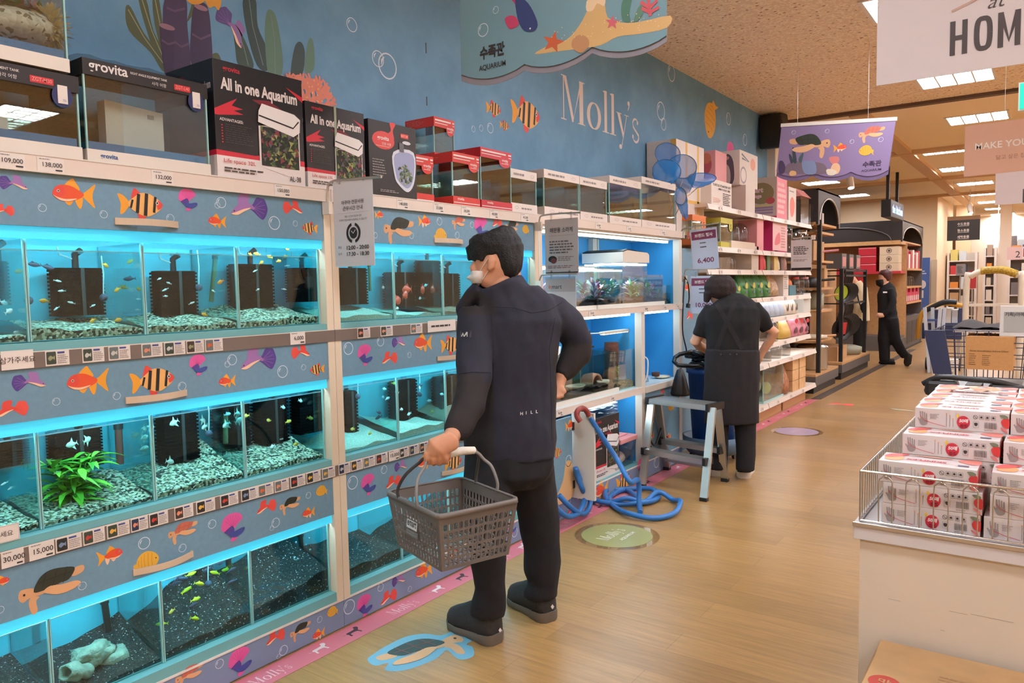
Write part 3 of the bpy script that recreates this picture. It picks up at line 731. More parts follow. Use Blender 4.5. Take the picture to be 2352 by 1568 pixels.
SA = [[('n', 0, 75, 825, '삼가주세요'), ('s', 101, 158, 824, 3), ('s', 186, 238, 818, 4), ('s', 246, 298, 812, 5), ('s', 322, 372, 806, 6), ('s', 374, 424, 802, 8), ('s', 425, 467, 798, 9), ('s', 468, 510, 795, 10), ('p', 664, 698, 777, '6,000')],
      [('p', 0, 53, 1280, '30,000'), ('p', 64, 123, 1266, '15,000')] + [('s', a, b_, c_, i+20) for i, (a, b_, c_) in enumerate(((125, 187, 1254), (188, 240, 1240), (243, 297, 1226), (298, 339, 1212), (340, 385, 1200), (398, 443, 1186), (448, 493, 1172), (503, 546, 1156), (551, 592, 1144), (590, 627, 1134), (628, 662, 1122), (664, 700, 1112), (701, 735, 1102), (737, 768, 1092)))], None]
SB = [[('s', 818, 848, 764, 50), ('s', 871, 900, 760, 51), ('s', 940, 968, 754, 53), ('n', 980, 1044, 748, ''), ('s', 1075, 1105, 742, 54), ('s', 1130, 1160, 738, 55)],
      [('p', 890, 914, 1044, '15,000')] + [('s', 775+i*28.5, 803+i*28.5, 1080-i*9, 60+i) for i in range(4)] + [('s', 915+i*23, 937+i*23, 1036-i*8, 70+i) for i in range(5)], None]
RA = [(20, 372, '109,000'), (112, 382, '138,000'), (368, 410, '132,000'), (644, 438, '150,000')]
RB = [(920, 470, '140,000'), (1003, 480, '33,000'), (1066, 486, '38,500'), (1130, 492, '48,500'), (1201, 498, '40,200')]
HA = [(1.251, 1.458, 1.684), (1.253, 1.459, 1.1045), (1.246, 1.452, .532)]
HB = [(2.788, 2.995, 1.682), (2.788, 2.995, 1.106), (2.798, 3.0, .531)]
rackA = rack(.60, 2.1365, 'near aquarium rack with printed sea animal panels left of the cream double post', HA, PA, SA, RA, None)
rackB = rack(2.1385, 3.69, 'second aquarium rack with printed panels behind the man with the basket', HB, PB, SB, RB, None)

# ------------------------------------------------------------------ tanks
YA = (.636, .995, 1.353, 1.712, 2.10); YB = (2.174, 2.54, 2.885, 3.245, 3.654)
def hfield(y0, y1, z0, prof, mat, seed, nx=14, ny=16, x0=TD+.012, x1=WX-.046):
    """gravel bed: prof(u, v) gives height at u (0 front .. 1 back) and v (0..1 along the row)"""
    r = random.Random(seed); mb = MB(); ph = [r.uniform(0, 6.3) for _ in range(4)]
    vs = []
    for i in range(nx+1):
        u = i/nx; x = x1+(x0-x1)*u
        for j in range(ny+1):
            v = j/ny; y = y0+(y1-y0)*v
            z = z0+max(.004, prof(u, v)+.004*math.sin(9*v+ph[0]+3*u)+.003*math.sin(17*v-8*u+ph[1])+.008*u*math.sin(6*v+4*u+ph[2]))
            vs.append((x, y, z))
    fs = [(i*(ny+1)+j, i*(ny+1)+j+1, (i+1)*(ny+1)+j+1, (i+1)*(ny+1)+j) for i in range(nx) for j in range(ny)]
    mb.add(vs, fs, mat, True)
    n = len(vs)
    front = [(vs[j][0], vs[j][1], z0) for j in range(ny+1)]
    mb.add([vs[j] for j in range(ny+1)]+front, [(j, j+ny+1, j+ny+2, j+1) for j in range(ny)], mat)
    return mb
def tank(y0, y1, t0, t1, label, water_z, grav, gmat, seed, lid=False):
    t = thing('fish_tank', label, 'fish tank', (WX-.2, (y0+y1)/2, t0))
    x0, x1 = TD, WX-.036
    wb(MB().box(x1-.008, x1, y0+.001, y1-.001, t0, t1, tank_glass).box(x1-.008, x1+.0005, y0+.001, y0+.005, t0, t1, edge_glass).box(x1-.008, x1+.0005, y1-.005, y1-.001, t0, t1, edge_glass)
       .box(x1-.008, x1, y0+.005, y1-.005, t1, t1+.0015, edge_glass), 'front_pane', t)
    for a in (y0+.001, y1-.006): wb(MB().box(x0, x1-.008, a, a+.005, t0, t1, tank_glass), 'side_pane', t)
    wb(MB().box(x0-.004, x0, y0+.001, y1-.001, t0, t1, blue_back), 'back_panel', t)
    wb(MB().box(x0, x1-.008, y0+.006, y1-.006, t0, t0+.003, teal_frame), 'bottom_pane', t)
    w = MB(); r = random.Random(seed); n = 10; vs = []
    for i in range(n+1):
        for j in range(n+1):
            vs.append((x0+.002+(x1-.012-x0)*i/n, y0+.008+(y1-y0-.016)*j/n, water_z+r.uniform(-.0016, .0016)))
    w.add(vs, [(i*(n+1)+j, (i+1)*(n+1)+j, (i+1)*(n+1)+j+1, i*(n+1)+j+1) for i in range(n) for j in range(n)], GL('water_surface', (206, 236, 240), .09), True)
    w.box(x1-.0095, x1-.0085, y0+.006, y1-.006, water_z-.002, water_z+.0015, M('water_line', (196, 222, 226), .1)); wb(w, 'water', t)
    g = wb(hfield(y0+.007, y1-.007, t0+.003, grav, gmat, seed), 'gravel', t, kind='stuff')
    return t
ROW = ('top', 'middle', 'bottom')
ORD = ('first', 'second', 'third', 'fourth')
g1 = [lambda u, v: .012+.032*u+.018*math.sin(2+3*v)*u, lambda u, v: .02+.03*u+.012*(1-v), lambda u, v: .02+.036*u, lambda u, v: .018+.05*u+.01*v]
g2 = [lambda u, v: .02+.02*u, lambda u, v: .014+.04*u+.02*v*u, lambda u, v: .02+.06*u*v+.03*u, lambda u, v: .016+.05*u+.02*v*u]
g3 = [lambda u, v: .05+.05*u, lambda u, v: .012+.09*u*(.35+.65*v), lambda u, v: .02+.1*u*v+.05*u+.03*v, lambda u, v: .04+.1*u+.05*v]
gb1 = [lambda u, v: .02+.03*u, lambda u, v: .012+.03*u*(1-v), lambda u, v: .012+.03*u, lambda u, v: .012+.03*u]
for i, (t0, t1, f0, f1) in enumerate(LV):
    wz = (1.588, 1.026, .452)[i]
    for j in range(4):
        nm = '%s fish tank of the %s row in the near rack' % (ORD[j], ROW[i])
        tank(YA[j], YA[j+1], t0, t1, nm, wz, (g1, g2, g3)[i][j], (gravel_pale, gravel_pale, gravel_black)[i], 10*i+j)
        nm = '%s fish tank of the %s row in the rack behind the man' % (ORD[j], ROW[i])
        gm = ((sand_pale, sand_pale, sand_brown, sand_brown), (sand_pale, sand_pale, sand_brown, sand_brown), (gravel_black,)*4)[i][j]
        tank(YB[j], YB[j+1], t0, t1, nm, wz, (gb1, gb1, g3)[i][j] if i != 1 else (lambda u, v: .01+.05*u*v, lambda u, v: .03+.06*u*(1-v), lambda u, v: .03+.04*u, lambda u, v: .02)[j], gm, 50+10*i+j)

# ------------------------------------------------------------------ what is in the tanks
sponge_m = M('filter_sponge', (7, 7, 8), .95, 0, .1, bump=.6, bscale=300)
tube_blk = M('black_tube', (30, 34, 34), .4)
def sponge_filter(px0, py0, px1, py1, label, x=-2.72, lit=None):
    a = hx(px0, py0, x); b = hx(px1, py1, x); y0, y1, z0, z1 = a.y, b.y, b.z, a.z
    t = thing('sponge_filter', label, 'aquarium filter', (x, (y0+y1)/2, z0), group='sponge filters')
    m = MB(); n = 13; h = (z1-z0)/n
    for i in range(n):
        m.box(x-.035, x+.035, y0+.003, y1-.003, z0+i*h, z0+i*h+h*.6, sponge_m)
        m.box(x-.03, x+.03, y0+.008, y1-.008, z0+i*h+h*.6, z0+(i+1)*h, sponge_m)
    m.box(x+.0345, x+.037, (y0+y1)/2+.0, (y0+y1)/2+.012, z0, z1, M('filter_seam', (44, 42, 42), .8))
    wb(m, 'sponge', t)
    yc = (y0+y1)/2
    wb(MB().tube([(x, yc, z1), (x, yc, z1+.045), (x+.02, yc+.012, z1+.06)], .011, tube_blk, 10), 'lift_tube', t)
    wb(MB().tube([(x, yc-.006, z1+.03), (x, yc-.05, z1+.045), (x+.01, yc-.06, z1+.07)], .003, M('air_line', (170, 190, 190), .3), 6), 'air_line', t)
fl = [('top', 'first', 'near', -22, 600, 18, 700), ('top', 'second', 'near', 115, 615, 235, 722), ('top', 'third', 'near', 352, 622, 447, 722), ('top', 'third compartment divider', 'near', 530, 606, 622, 706), ('top', 'fourth', 'near', 664, 615, 724, 692),
      ('middle', 'first', 'near', -30, 1000, 62, 1060), ('middle', 'second', 'near', 112, 992, 230, 1062), ('middle', 'third', 'near', 362, 955, 450, 1048), ('middle', 'third, standing right of the other,', 'near', 492, 935, 570, 1018), ('middle', 'fourth', 'near', 586, 918, 655, 1008), ('middle', 'fourth, in the far corner,', 'near', 674, 905, 740, 985),
      ('top', 'first', 'second', 775, 615, 836, 698), ('top', 'first, beside the divider,', 'second', 888, 625, 946, 706), ('top', 'second', 'second', 960, 598, 1004, 702), ('top', 'second, beside the divider,', 'second', 1006, 628, 1048, 700),
      ('middle', 'first', 'second', 780, 900, 814, 990), ('middle', 'first, beside the divider,', 'second', 900, 876, 950, 958), ('middle', 'second', 'second', 1000, 866, 1050, 944)]
for row, cmp_, rk, a, b_, c, d in fl:
    sponge_filter(a, b_, c, d, 'black sponge filter in the %s row, %s tank, %s rack' % (row, cmp_.replace(' compartment divider', ', right part,'), rk))
def rod(px0, py0, px1, py1, r, label, mat, name='aquarium_heater', cat='aquarium heater', x=-2.68, ball=False):
    a = hx(px0, py0, x); b = hx(px1, py1, x)
    t = thing(name, label, cat, b)
    wb(MB().tube([a, a.lerp(b, .5), b], r, mat, 10), 'tube', t)
    wb(MB().tube([a+V((0, 0, .02)), a], r*1.25, black_pl, 10), 'cap', t)
heat_m = M('heater_glass', (130, 124, 90), .2); heat_r = M('heater_red', (110, 60, 54), .3)
rod(494, 595, 485, 693, .009, 'glass heater tube in the third tank of the top row', heat_m)
rod(272, 985, 276, 1065, .013, 'dark heater with a ball end behind the green plant', heat_r)
rod(518, 950, 518, 1018, .010, 'glass heater tube in the third tank of the middle row', heat_m)
rod(848, 612, 850, 668, .007, 'glass heater tube in the top row behind the hours sign', heat_m)
for px0, py0, px1, py1, l in ((240, 1385, 252, 1466, 'second tank'), (452, 1295, 460, 1364, 'third tank, left'), (524, 1284, 530, 1342, 'third tank, right'), (632, 1256, 640, 1312, 'fourth tank, left'), (690, 1232, 694, 1280, 'fourth tank, right'), (82, 1435, 84, 1475, 'first tank')):
    rod(px0, py0, px1, py1, .012, 'black pipe standing in the bottom row, %s' % l, tube_blk, 'aquarium_pipe', 'pipe', -2.74)
stone_m = M('air_stone', (58, 66, 84), .85)
for i, (px, py, l) in enumerate(((238, 683, 'second tank, top row'), (457, 660, 'third tank, top row'), (480, 995, 'third tank, middle row'), (478, 1340, 'third tank, bottom row'), (66 , 690, 'first tank, top row'), (822, 910, 'top corner of the second rack, middle row'), (964, 905, 'second rack, middle row'))):
    c = hx(px, py, -2.62); m = MB().ball(c, .013, stone_m, 12, 8).tube([c+V((0, 0, .012)), c+V((0, .004, .08)), c+V((0, .0, .14))], .0022, M('air_line', (170, 190, 190), .3), 6)
    solo(m, 'air_stone', 'round grey air stone hanging in the %s' % l, 'air stone', c)
# fish
def fishmesh(mat, l=.03, tall=.3, fin=False):
    m = MB(); h = l*tall
    prof = [(0, .02), (.08, .5), (.25, .95), (.45, 1), (.65, .7), (.8, .3), (.86, .2)]
    rs = [[V((a*l-l/2, math.cos(2*PI*j/8)*h*.22*w, math.sin(2*PI*j/8)*h*.5*w)) for j in range(8)] for a, w in prof]
    m.rings(rs, mat)
    m.slab([(.34*l, -.0004, 0), (.5*l, -.0004, h*.5), (.44*l, -.0004, 0), (.5*l, -.0004, -h*.5)], (0, .0008, 0), mat)
    if fin: m.slab([(-.1*l, -.0004, h*.42), (.18*l, -.0004, h*1.15), (.16*l, -.0004, h*.3)], (0, .0008, 0), mat).slab([(-.1*l, -.0004, -h*.42), (.2*l, -.0004, -h*1.1), (.16*l, -.0004, -h*.3)], (0, .0008, 0), mat)
    else: m.slab([(-.12*l, -.0003, h*.45), (.05*l, -.0003, h*.75), (.18*l, -.0003, h*.4)], (0, .0006, 0), mat)
    return m
F_SIL = M('silver_fish', (214, 220, 222), .3); F_ORG = M('orange_fish', (236, 150, 44), .4); F_YEL = M('yellow_fish', (226, 216, 44), .4); F_BLK = M('dark_fish', (52, 56, 76), .4)
F_ANG = M('angel_fish', (176, 186, 172), .4); F_RED = M('red_fish', (226, 72, 52), .4); F_GLD = M('gold_fish', (226, 180, 70), .4); F_WHT = M('white_fish', (232, 236, 236), .4)
kinds = {'sil': ('small_fish', F_SIL, .025, .26, False, 'thin silver fish swimming in the %s', 'silver fish'), 'org': ('small_fish', F_ORG, .03, .45, False, 'little orange fish swimming in the %s', 'orange fish'),
         'yel': ('cichlid', F_YEL, .045, .33, False, 'bright yellow fish in the %s', 'yellow fish'), 'blk': ('cichlid', F_BLK, .045, .34, False, 'dark bluish fish in the %s', 'dark fish'),
         'ang': ('angelfish', F_ANG, .036, .55, True, 'grey finned angelfish in the %s', 'angelfish'), 'red': ('red_fish', F_RED, .055, .8, False, 'round red fish in the %s', 'red fish'),
         'gld': ('small_fish', F_GLD, .03, .5, False, 'golden fish in the %s', 'golden fish'), 'wht': ('small_fish', F_WHT, .028, .5, False, 'small white fish in the %s', 'white fish')}
protos = {}
def fish(kind, where, spots, x0=-2.72, x1=-2.53):
    nm, mat, l, tall, fin, lab, cat = kinds[kind]; r = random.Random(kind+where)
    for s in spots:
        px, py = s[0], s[1]
        x = r.uniform(x0, x1) if len(s) < 3 else s[2]
        c = hx(px, py, x); a = r.choice((0, PI))+r.uniform(-.5, .5)+PI/2
        if kind not in protos:
            o = protos[kind] = fishmesh(mat, l, tall, fin).build(nm)
        else:
            o = protos[kind].copy(); COL.objects.link(o)
        o.location = c; o.rotation_euler = (r.uniform(-.1, .1), r.uniform(-.5, .5), a); tag(o, lab % where, 'fish', '%s in the %s' % (cat, where))
NT, NM, NB = 'top row of the near rack', 'middle row of the near rack', 'bottom row of the near rack'
fish('sil', NT, [(132, 645), (142, 668), (164, 695), (213, 702), (318, 687), (316, 711), (380, 665), (398, 707), (440, 696), (586, 622), (592, 665), (652, 664), (660, 610), (388, 650), (366, 640), (490, 668), (130, 708), (380, 680)])
fish('org', NT, [(507, 647, -2.5), (270, 665), (285, 660), (320, 664), (300, 600), (242, 609), (213, 736), (270, 735), (470, 722), (102, 691), (575, 585), (590, 583), (620, 590), (655, 590), (660, 572), (600, 603), (640, 600), (45, 623)])
fish('wht', NT, [(8, 695), (20, 715), (40, 765), (45, 740)])
fish('blk', NT, [(108, 613), (75, 607), (298, 640)])
fish('ang', NM, [(400, 970), (465, 965), (470, 980), (545, 950), (520, 975), (548, 965), (310, 1000), (330, 1005), (330, 985), (345, 980), (318, 950), (330, 1030), (390, 1060), (500, 1045), (520, 1048), (480, 1085), (455, 1100), (425, 1075), (540, 1075), (200, 1010), (165, 1020)])
fish('sil', NM, [(130, 1085), (140, 1130), (145, 1110), (250, 1060), (10, 1110), (25, 1120)])
fish('wht', NM, [(650, 935), (690, 920), (626, 1025), (522, 951), (645, 1010)])
fish('gld', NM, [(565, 955), (618, 965), (662, 968), (712, 960), (680, 1020), (732, 945)])
fish('blk', NM, [(240, 1142), (250, 1155), (285, 1138), (350, 1060)])
fish('yel', NB, [(438, 1318), (457, 1340), (428, 1356), (449, 1376), (447, 1420), (494, 1315), (568, 1430), (572, 1440), (466, 1455), (372, 1432), (537, 1382), (520, 1308), (428, 1355)])
fish('gld', NB, [(462, 1447), (461, 1480), (382, 1490), (541, 1380), (395, 1403)])
fish('blk', NB, [(402, 1340), (418, 1328), (478, 1306), (505, 1293), (446, 1388), (490, 1383), (420, 1420), (435, 1455), (470, 1412), (560, 1420), (535, 1335), (408, 1325), (540, 1430), (415, 1490), (530, 1310)])
RT, RM = 'top row of the second rack', 'middle row of the second rack'
fish('red', RT, [(935, 665), (930, 678), (970, 665), (994, 665), (912, 690)], -2.66, -2.6)
fish('wht', RT, [(880, 660), (912, 708), (965, 685), (978, 655)])
fish('wht', RM, [(883, 893), (880, 912), (912, 900), (922, 940), (985, 920), (985, 955), (964, 890), (940, 950), (890, 915), (1015, 905)])
fish('blk', RM, [(870, 947), (987, 955), (965, 885), (870, 958)])
fish('gld', RM, [(810, 985), (850, 995), (890, 1007), (992, 945), (905, 880)])
# bubbles of air in the bottom row, snails
bub_m = GL('air_bubble', (226, 244, 250), .3)
for i, (px, py, r_) in enumerate(((680, 1245, .006), (676, 1280, .007), (684, 1283, .006), (710, 1235, .005), (712, 1262, .006), (708, 1275, .004), (677, 1316, .006), (690, 1262, .004), (728, 1297, .006), (722, 1298, .005), (703, 1250, .004))):
    c = hx(px, py, -2.6); solo(MB().ball(c, r_, bub_m, 10, 7), 'air_bubble', 'air bubble rising in the fourth tank of the bottom row', 'bubble', c, 'air bubbles in the bottom row')
snail_m = M('snail_shell', (216, 172, 62), .35)
sn0 = None
for i, (px, py) in enumerate(((395, 1100), (404, 1098), (412, 1104), (402, 1110), (410, 1108), (375, 1120), (414, 1102), (510, 1112), (494, 1118), (540, 1095), (548, 1094), (550, 1105), (330, 1135), (534, 1092))):
    x = -2.6; c = hx(px, py, x)
    if sn0 is None:
        m = MB().ball((0, 0, 0), (.011, .009, .009), snail_m, 12, 8).ball((.008, .003, -.003), (.006, .006, .006), snail_m, 10, 6).ball((-.004, -.004, .005), (.006, .005, .005), snail_m, 8, 6)
        o = sn0 = m.build('snail')
    else: o = sn0.copy(); COL.objects.link(o)
    o.location = c; o.rotation_euler.z = i; tag(o, 'yellow snail on the gravel of the middle row of tanks', 'snail', 'yellow snails in the middle row')
# leafy plant
def leaf(mb, base, d, l, w, mat, droop=.5):
    d = V(d).normalized(); s = d.cross(V((0, 0, 1)))
    if s.length < 1e-3: s = V((1, 0, 0))
    s.normalize(); pts = []
    for i in range(6):
        t = i/5; p = V(base)+d*l*t+V((0, 0, -droop*l*t*t)); ww = w*math.sin(PI*(.08+.9*t))*.5
        pts.append((p-s*ww, p+V((0, 0, -ww*.35)), p+s*ww))
    vs = [q for a in pts for q in a]
    mb.add(vs, [(3*i+k, 3*i+k+1, 3*i+k+4, 3*i+k+3) for i in range(5) for k in (0, 1)], mat, True)
def bushy(name, label, cat, c, h, n, l, w, mats, seed, spread=1.0, stems=None):
    r = random.Random(seed); t = thing(name, label, cat, c); c = V(c)
    st = MB(); lf = MB()
    for k in range(stems or 5):
        a = 2*PI*k/(stems or 5)+r.uniform(-.3, .3); top = c+V((math.cos(a)*h*.22*spread, math.sin(a)*h*.3*spread, h*r.uniform(.7, 1)))
        st.tube([c+V((math.cos(a)*.008, math.sin(a)*.008, 0)), c.lerp(top, .5)+V((0, 0, .01)), top], .0025, mats[0], 6)
        for i in range(n):
            t_ = (i+1)/n; p = c.lerp(top, t_); b = r.uniform(0, 2*PI)
            leaf(lf, p, (math.cos(b), math.sin(b), r.uniform(.0, .9)), l*r.uniform(.7, 1.15), w*r.uniform(.8, 1.1), mats[r.randrange(len(mats))], r.uniform(.2, .7))
    wb(st, 'stems', t); wb(lf, 'leaves', t)
    return t
gr = [M('leaf_a', (92, 168, 44), .45), M('leaf_b', (124, 196, 60), .45), M('leaf_c', (70, 140, 40), .45)]
bushy('water_plant', 'bushy bright green water plant in the second tank of the middle row', 'water plant', hx(172, 1165, -2.62), .17, 15, .105, .024, gr, 5, 1.35, 9)
bushy('water_plant', 'small faint green water plant in the first tank of the middle row', 'water plant', hx(62, 1075, -2.7), .06, 4, .05, .008, gr, 6, 1.1, 3)
# driftwood-like hollow ornaments
drift_m = M('ornament_stone', (150, 158, 140), .85, noise=.35, nscale=26, bump=.9, bscale=60)
def lump(c, r, seed, ax, holes=True):
    rr = random.Random(seed); mb = MB(); n, k = 22, 14; c = V(c); ph = [rr.uniform(0, 6) for _ in range(6)]
    rs = []
    for i in range(k+1):
        t = PI*(i+.05)/(k+.1); row = []
        for j in range(n):
            a = 2*PI*j/n
            q = 1+.16*math.sin(3*a+ph[0]+2*t)+.12*math.sin(5*t+ph[1]+a)+.07*math.sin(9*a+6*t+ph[2])+.05*math.sin(14*t-7*a+ph[3])
            row.append(c+V((r[0]*q*math.sin(t)*math.cos(a), r[1]*q*math.cos(t), r[2]*q*math.sin(t)*math.sin(a))))
        rs.append(row)
    mb.rings(rs, drift_m)
    return mb
def hollow(p0, p1, r0, r1, seed):
    rr = random.Random(seed); mb = MB(); p0 = V(p0); p1 = V(p1); rs = []; n = 18
    ph = [rr.uniform(0, 6) for _ in range(4)]
    d = (p1-p0).normalized(); a = d.cross(V((0, 0, 1))).normalized(); b = a.cross(d)
    prof = [(0, 0), (0, r0*.75), (-.04, r0), (.1, r0*1.08), (.35, r0*.9), (.6, r1*1.15), (.85, r1), (1, r1*.9), (1.02, r1*.7), (.9, r1*.62), (.5, r1*.6)]
    for t, r in prof:
        rs.append([p0.lerp(p1, t)+(a*math.cos(2*PI*j/n)+b*math.sin(2*PI*j/n)*.85)*r*(1+.1*math.sin(3*2*PI*j/n+ph[0]+4*t)+.06*math.sin(5*2*PI*j/n+ph[1])) for j in range(n)])
    mb.rings(rs, drift_m)
    return mb
solo(lump(hx(212, 1500, -2.6), (.045, .06, .035), 4, 0), 'tank_ornament', 'wrinkled pale stone ornament on the black gravel, upper of two', 'aquarium ornament')
solo(hollow(hx(190, 1535, -2.6), hx(285, 1500, -2.6), .012, .04, 6), 'tank_ornament', 'hollow driftwood log lying against the wrinkled stone ornament', 'aquarium ornament')
solo(hollow(hx(200, 1540, -2.56), hx(150, 1545, -2.53), .026, .032, 8), 'tank_ornament', 'pale hollow stone pipe lying nearest the front glass on black gravel', 'aquarium ornament')
m = MB(); q = hx(6, 1222, WX); notice_card(m, WX+.003, q.y, .765, .085, .05, '주세요'); f = Fr((WX+.003, q.y, .765), (0, 1, 0), (0, 0, 1), WN)
for a in ((-.04, -.023, .04, -.0225), (-.04, .0225, .04, .023), (.0395, -.023, .04, .023)): rect(m, f, *a, ink, 2)
solo(m, 'notice_card', 'small framed white notice at the lower left of the middle row of tanks', 'notice')
# ------------------------------------------------------------------ goods on top of the racks
ST = 1.8665
red_box = M('red_card', (206, 58, 50), .45); crim_box = M('crimson_card', (196, 48, 62), .45); white_card = M('white_card', (224, 212, 204), .5)
lid_black = M('black_card', (36, 30, 30), .4); blue_foam = M('blue_foam', (62, 128, 186), .7); kraft = M('cardboard', (190, 148, 104), .8, noise=.06)
def glass_case(name, label, x0, x1, y0, y1, z0, z1, base_h, lid_h, bm, lm, group=None, base_out=.004, inner=None):
    """display tank in its carton sleeve: base tray, four panes, top band"""
    t = thing(name, label, 'glass tank', ((x0+x1)/2, (y0+y1)/2, z0), group=group)
    o = base_out
    b = MB()
    b.box(x1-.003, x1+o, y0-o, y1+o, z0, z0+base_h, bm).box(x0, x1-.003, y0-o, y0+.002, z0, z0+base_h, bm).box(x0, x1-.003, y1-.002, y1+o, z0, z0+base_h, bm).box(x0, x1-.003, y0+.002, y1-.002, z0, z0+.006, bm)
    base = wb(b, 'base_tray', t)
    g = MB()
    g.box(x1-.006, x1-.001, y0, y1, z0+.006, z1-.004, clear).box(x0, x0+.005, y0, y1, z0+.006, z1-.004, clear)
    g.box(x0+.005, x1-.006, y0, y0+.005, z0+.006, z1-.004, clear).box(x0+.005, x1-.006, y1-.005, y1, z0+.006, z1-.004, clear)
    for y in (y0, y1): g.box(x1-.007, x1, y-.0025, y+.0025, z0+base_h, z1-lid_h, edge_glass)
    wb(g, 'glass_panes', t)
    l = MB()
    l.box(x1-.003, x1+o, y0-o, y1+o, z1-lid_h, z1, lm).box(x0, x1-.003, y0-o, y0+.002, z1-lid_h, z1, lm).box(x0, x1-.003, y1-.002, y1+o, z1-lid_h, z1, lm).box(x0, x1-.003, y0+.002, y1-.002, z1-.004, z1, lm)
    lid = wb(l, 'carton_lid', t)
    if inner: inner(t)
    return t, base, lid
def on(part, fn):
    """print on a part: fn(mb) authored in room coordinates"""
    mb = MB(); fn(mb); return wb(mb, 'print', part)
GROV = C(222, 214, 210)
def grov(mb, f, cx, cy, h, mat, k=2): text(mb, f, 'grovita', cx, cy, h, mat, k, .02)
# red sleeved tanks
def red_tank(label, x1, dx, y0, y1, z0, z1, m, stripe_only=False):
    t, base, lid = glass_case('small_fish_tank', label, x1-dx, x1, y0, y1, z0, z1, .045 if z0 < 2 else .02, .05, m, m)
    f = Fr((x1+.0045, y0, z1), (0, 1, 0), (0, 0, 1), WN); w = y1-y0
    def pr(mb):
        rect(mb, f, .004, -.02, w*.82, -.012, GROV); rect(mb, f, .004, -.033, w*.7, -.029, GROV); rect(mb, f, w*.9, -.02, w, -.012, GROV); rect(mb, f, w*.86, -.033, w, -.029, GROV)
        ell(mb, f, w*.78, -.055, w*.2, .032, m, 1, 24); grov(mb, f, w*.78, -.05, .018, GROV); rect(mb, f, w*.66, -.067, w*.9, -.0645, GROV); rect(mb, f, w*.78, -.0605, w*.9, -.0585, GROV)
    on(lid, pr)
    fs = Fr((x1-dx, y0-.0045, z1), (1, 0, 0), (0, 0, 1), (0, -1, 0))
    on(lid, lambda mb: lines(mb, fs, .01, dx*.7, -.04, -.008, 4, C(226, 130, 116), 1, 3, .3))
    if z0 < 2:
        fb = Fr((x1+.0045, y0, z0), (0, 1, 0), (0, 0, 1), WN)
        on(base, lambda mb: (rect(mb, fb, 0, .012, w, .016, GROV), grov(mb, fb, w*.26, .031, .017, GROV)))
    return t
red_tank('small glass tank with bright red lid beside the black picture carton', -2.52, .24, 2.66, 2.86, ST, 2.095, red_box)
red_tank('orange-red lidded glass tank in the middle of the lower three red ones', -2.47, .27, 2.955, 3.165, ST, 2.13, red_box)
red_tank('crimson lidded glass tank standing beside the first white-lidded tank', -2.47, .3, 3.185, 3.455, ST, 2.185, crim_box)
glass_case('small_fish_tank', 'plain glass tank behind the red ones carrying the raised red tank', -2.89, -2.79, 2.87, 3.16, ST, 2.135, .02, .012, white_card, white_card)
red_tank('red lidded glass tank raised above the other red ones', -2.66, .2, 3.04, 3.2, 2.14, 2.345, red_box)
# white sleeved tanks
WD = ['first', 'second', 'third', 'fourth', 'fifth']
for i, (y0, y1, z1, x1) in enumerate(((3.48, 3.735, 2.11, -2.49), (3.79, 4.19, 2.14, -2.47), (4.215, 4.565, 2.14, -2.475), (4.61, 5.08, 2.19, -2.475), (5.10, 5.70, 2.235, -2.475))):
    t, base, lid = glass_case('white_sleeved_tank', ('glass tank in a white carton sleeve, %s of five beside the red ones' % WD[i]) if i < 4 else 'largest white-sleeved glass tank holding the blue nets', x1-.33, x1, y0, y1, ST, z1, .055, .05, white_card, white_card, None)
    f = Fr((x1+.0045, y0, z1), (0, 1, 0), (0, 0, 1), WN); w = y1-y0
    on(lid, lambda mb: (lines(mb, f, w*.1, w*.62, -.036, -.018, 1, inkl, 1, 4+i, .7), ring(mb, f, w*.83, -.027, w*.07, .008, .0015, inkl)))
    fb = Fr((x1+.0045, y0, ST), (0, 1, 0), (0, 0, 1), WN)
    on(base, lambda mb: (lines(mb, fb, w*.38, w*.95, .02, .036, 1, inkl, 1, 14+i, .6), ring(mb, fb, w*.2, .03, w*.07, .008, .0015, inkl)))
# black lidded tanks of the equipment series
def equip(label, y0, y1, z1, x1=-2.47, dx=.33, code='ZGT-L40', z0=ST):
    t, base, lid = glass_case('equipment_tank', label, x1-dx, x1, y0, y1, z0, z1, .04, .05, white_metal, lid_black)
    w = y1-y0
    wb(MB().box(x1-dx+.006, x1-.008, y0+.006, y1-.006, z0+.02, z0+.066, blue_foam), 'foam_mat', t)
    f = Fr((x1+.0045, y0, z1), (0, 1, 0), (0, 0, 1), WN)
    def pr(mb):
        grov(mb, f, w*.18, -.024, .04, GROV); text(mb, f, 'RIGHT ANGLE EQUIPMENT TANK', w*.5, -.018, .009, GROV, 2, .01, w=w*.3); text(mb, f, '사각 어항', w*.58, -.036, .012, GROV, 2)
        rect(mb, f, w*.71, -.041, w*.85, -.022, red_ink); text(mb, f, code, w*.78, -.031, .011, C(226, 150, 140), 3, .01, w=w*.12)
    on(lid, pr)
    d = MB(); ell(d, Fr((x1+.004, y0+w*.9, z1-.068), (0, 1, 0), (0, 0, 1), WN), 0, 0, .03, .034, C(40, 46, 92), 1)
    fr = Fr((x1+.005, y0+w*.9, z1-.062), (0, 1, 0), (0, 0, 1), WN); d.box(x1+.005, x1+.008, y0+w*.9-.014, y0+w*.9+.014, z1-.09, z1-.036, white_card)
    f3 = Fr((x1+.008, y0+w*.9, z1-.062), (0, 1, 0), (0, 0, 1), WN); lines(d, f3, .0, .011, -.022, -.014, 2, C(120, 130, 170), 1)
    wb(d, 'hang_tag', t)
    if z0 < 2:
        fb = Fr((x1+.0045, y0, z0), (0, 1, 0), (0, 0, 1), WN)
        on(base, lambda mb: grov(mb, fb, w*.15, .02, .018, C(40, 90, 150)))
    return t
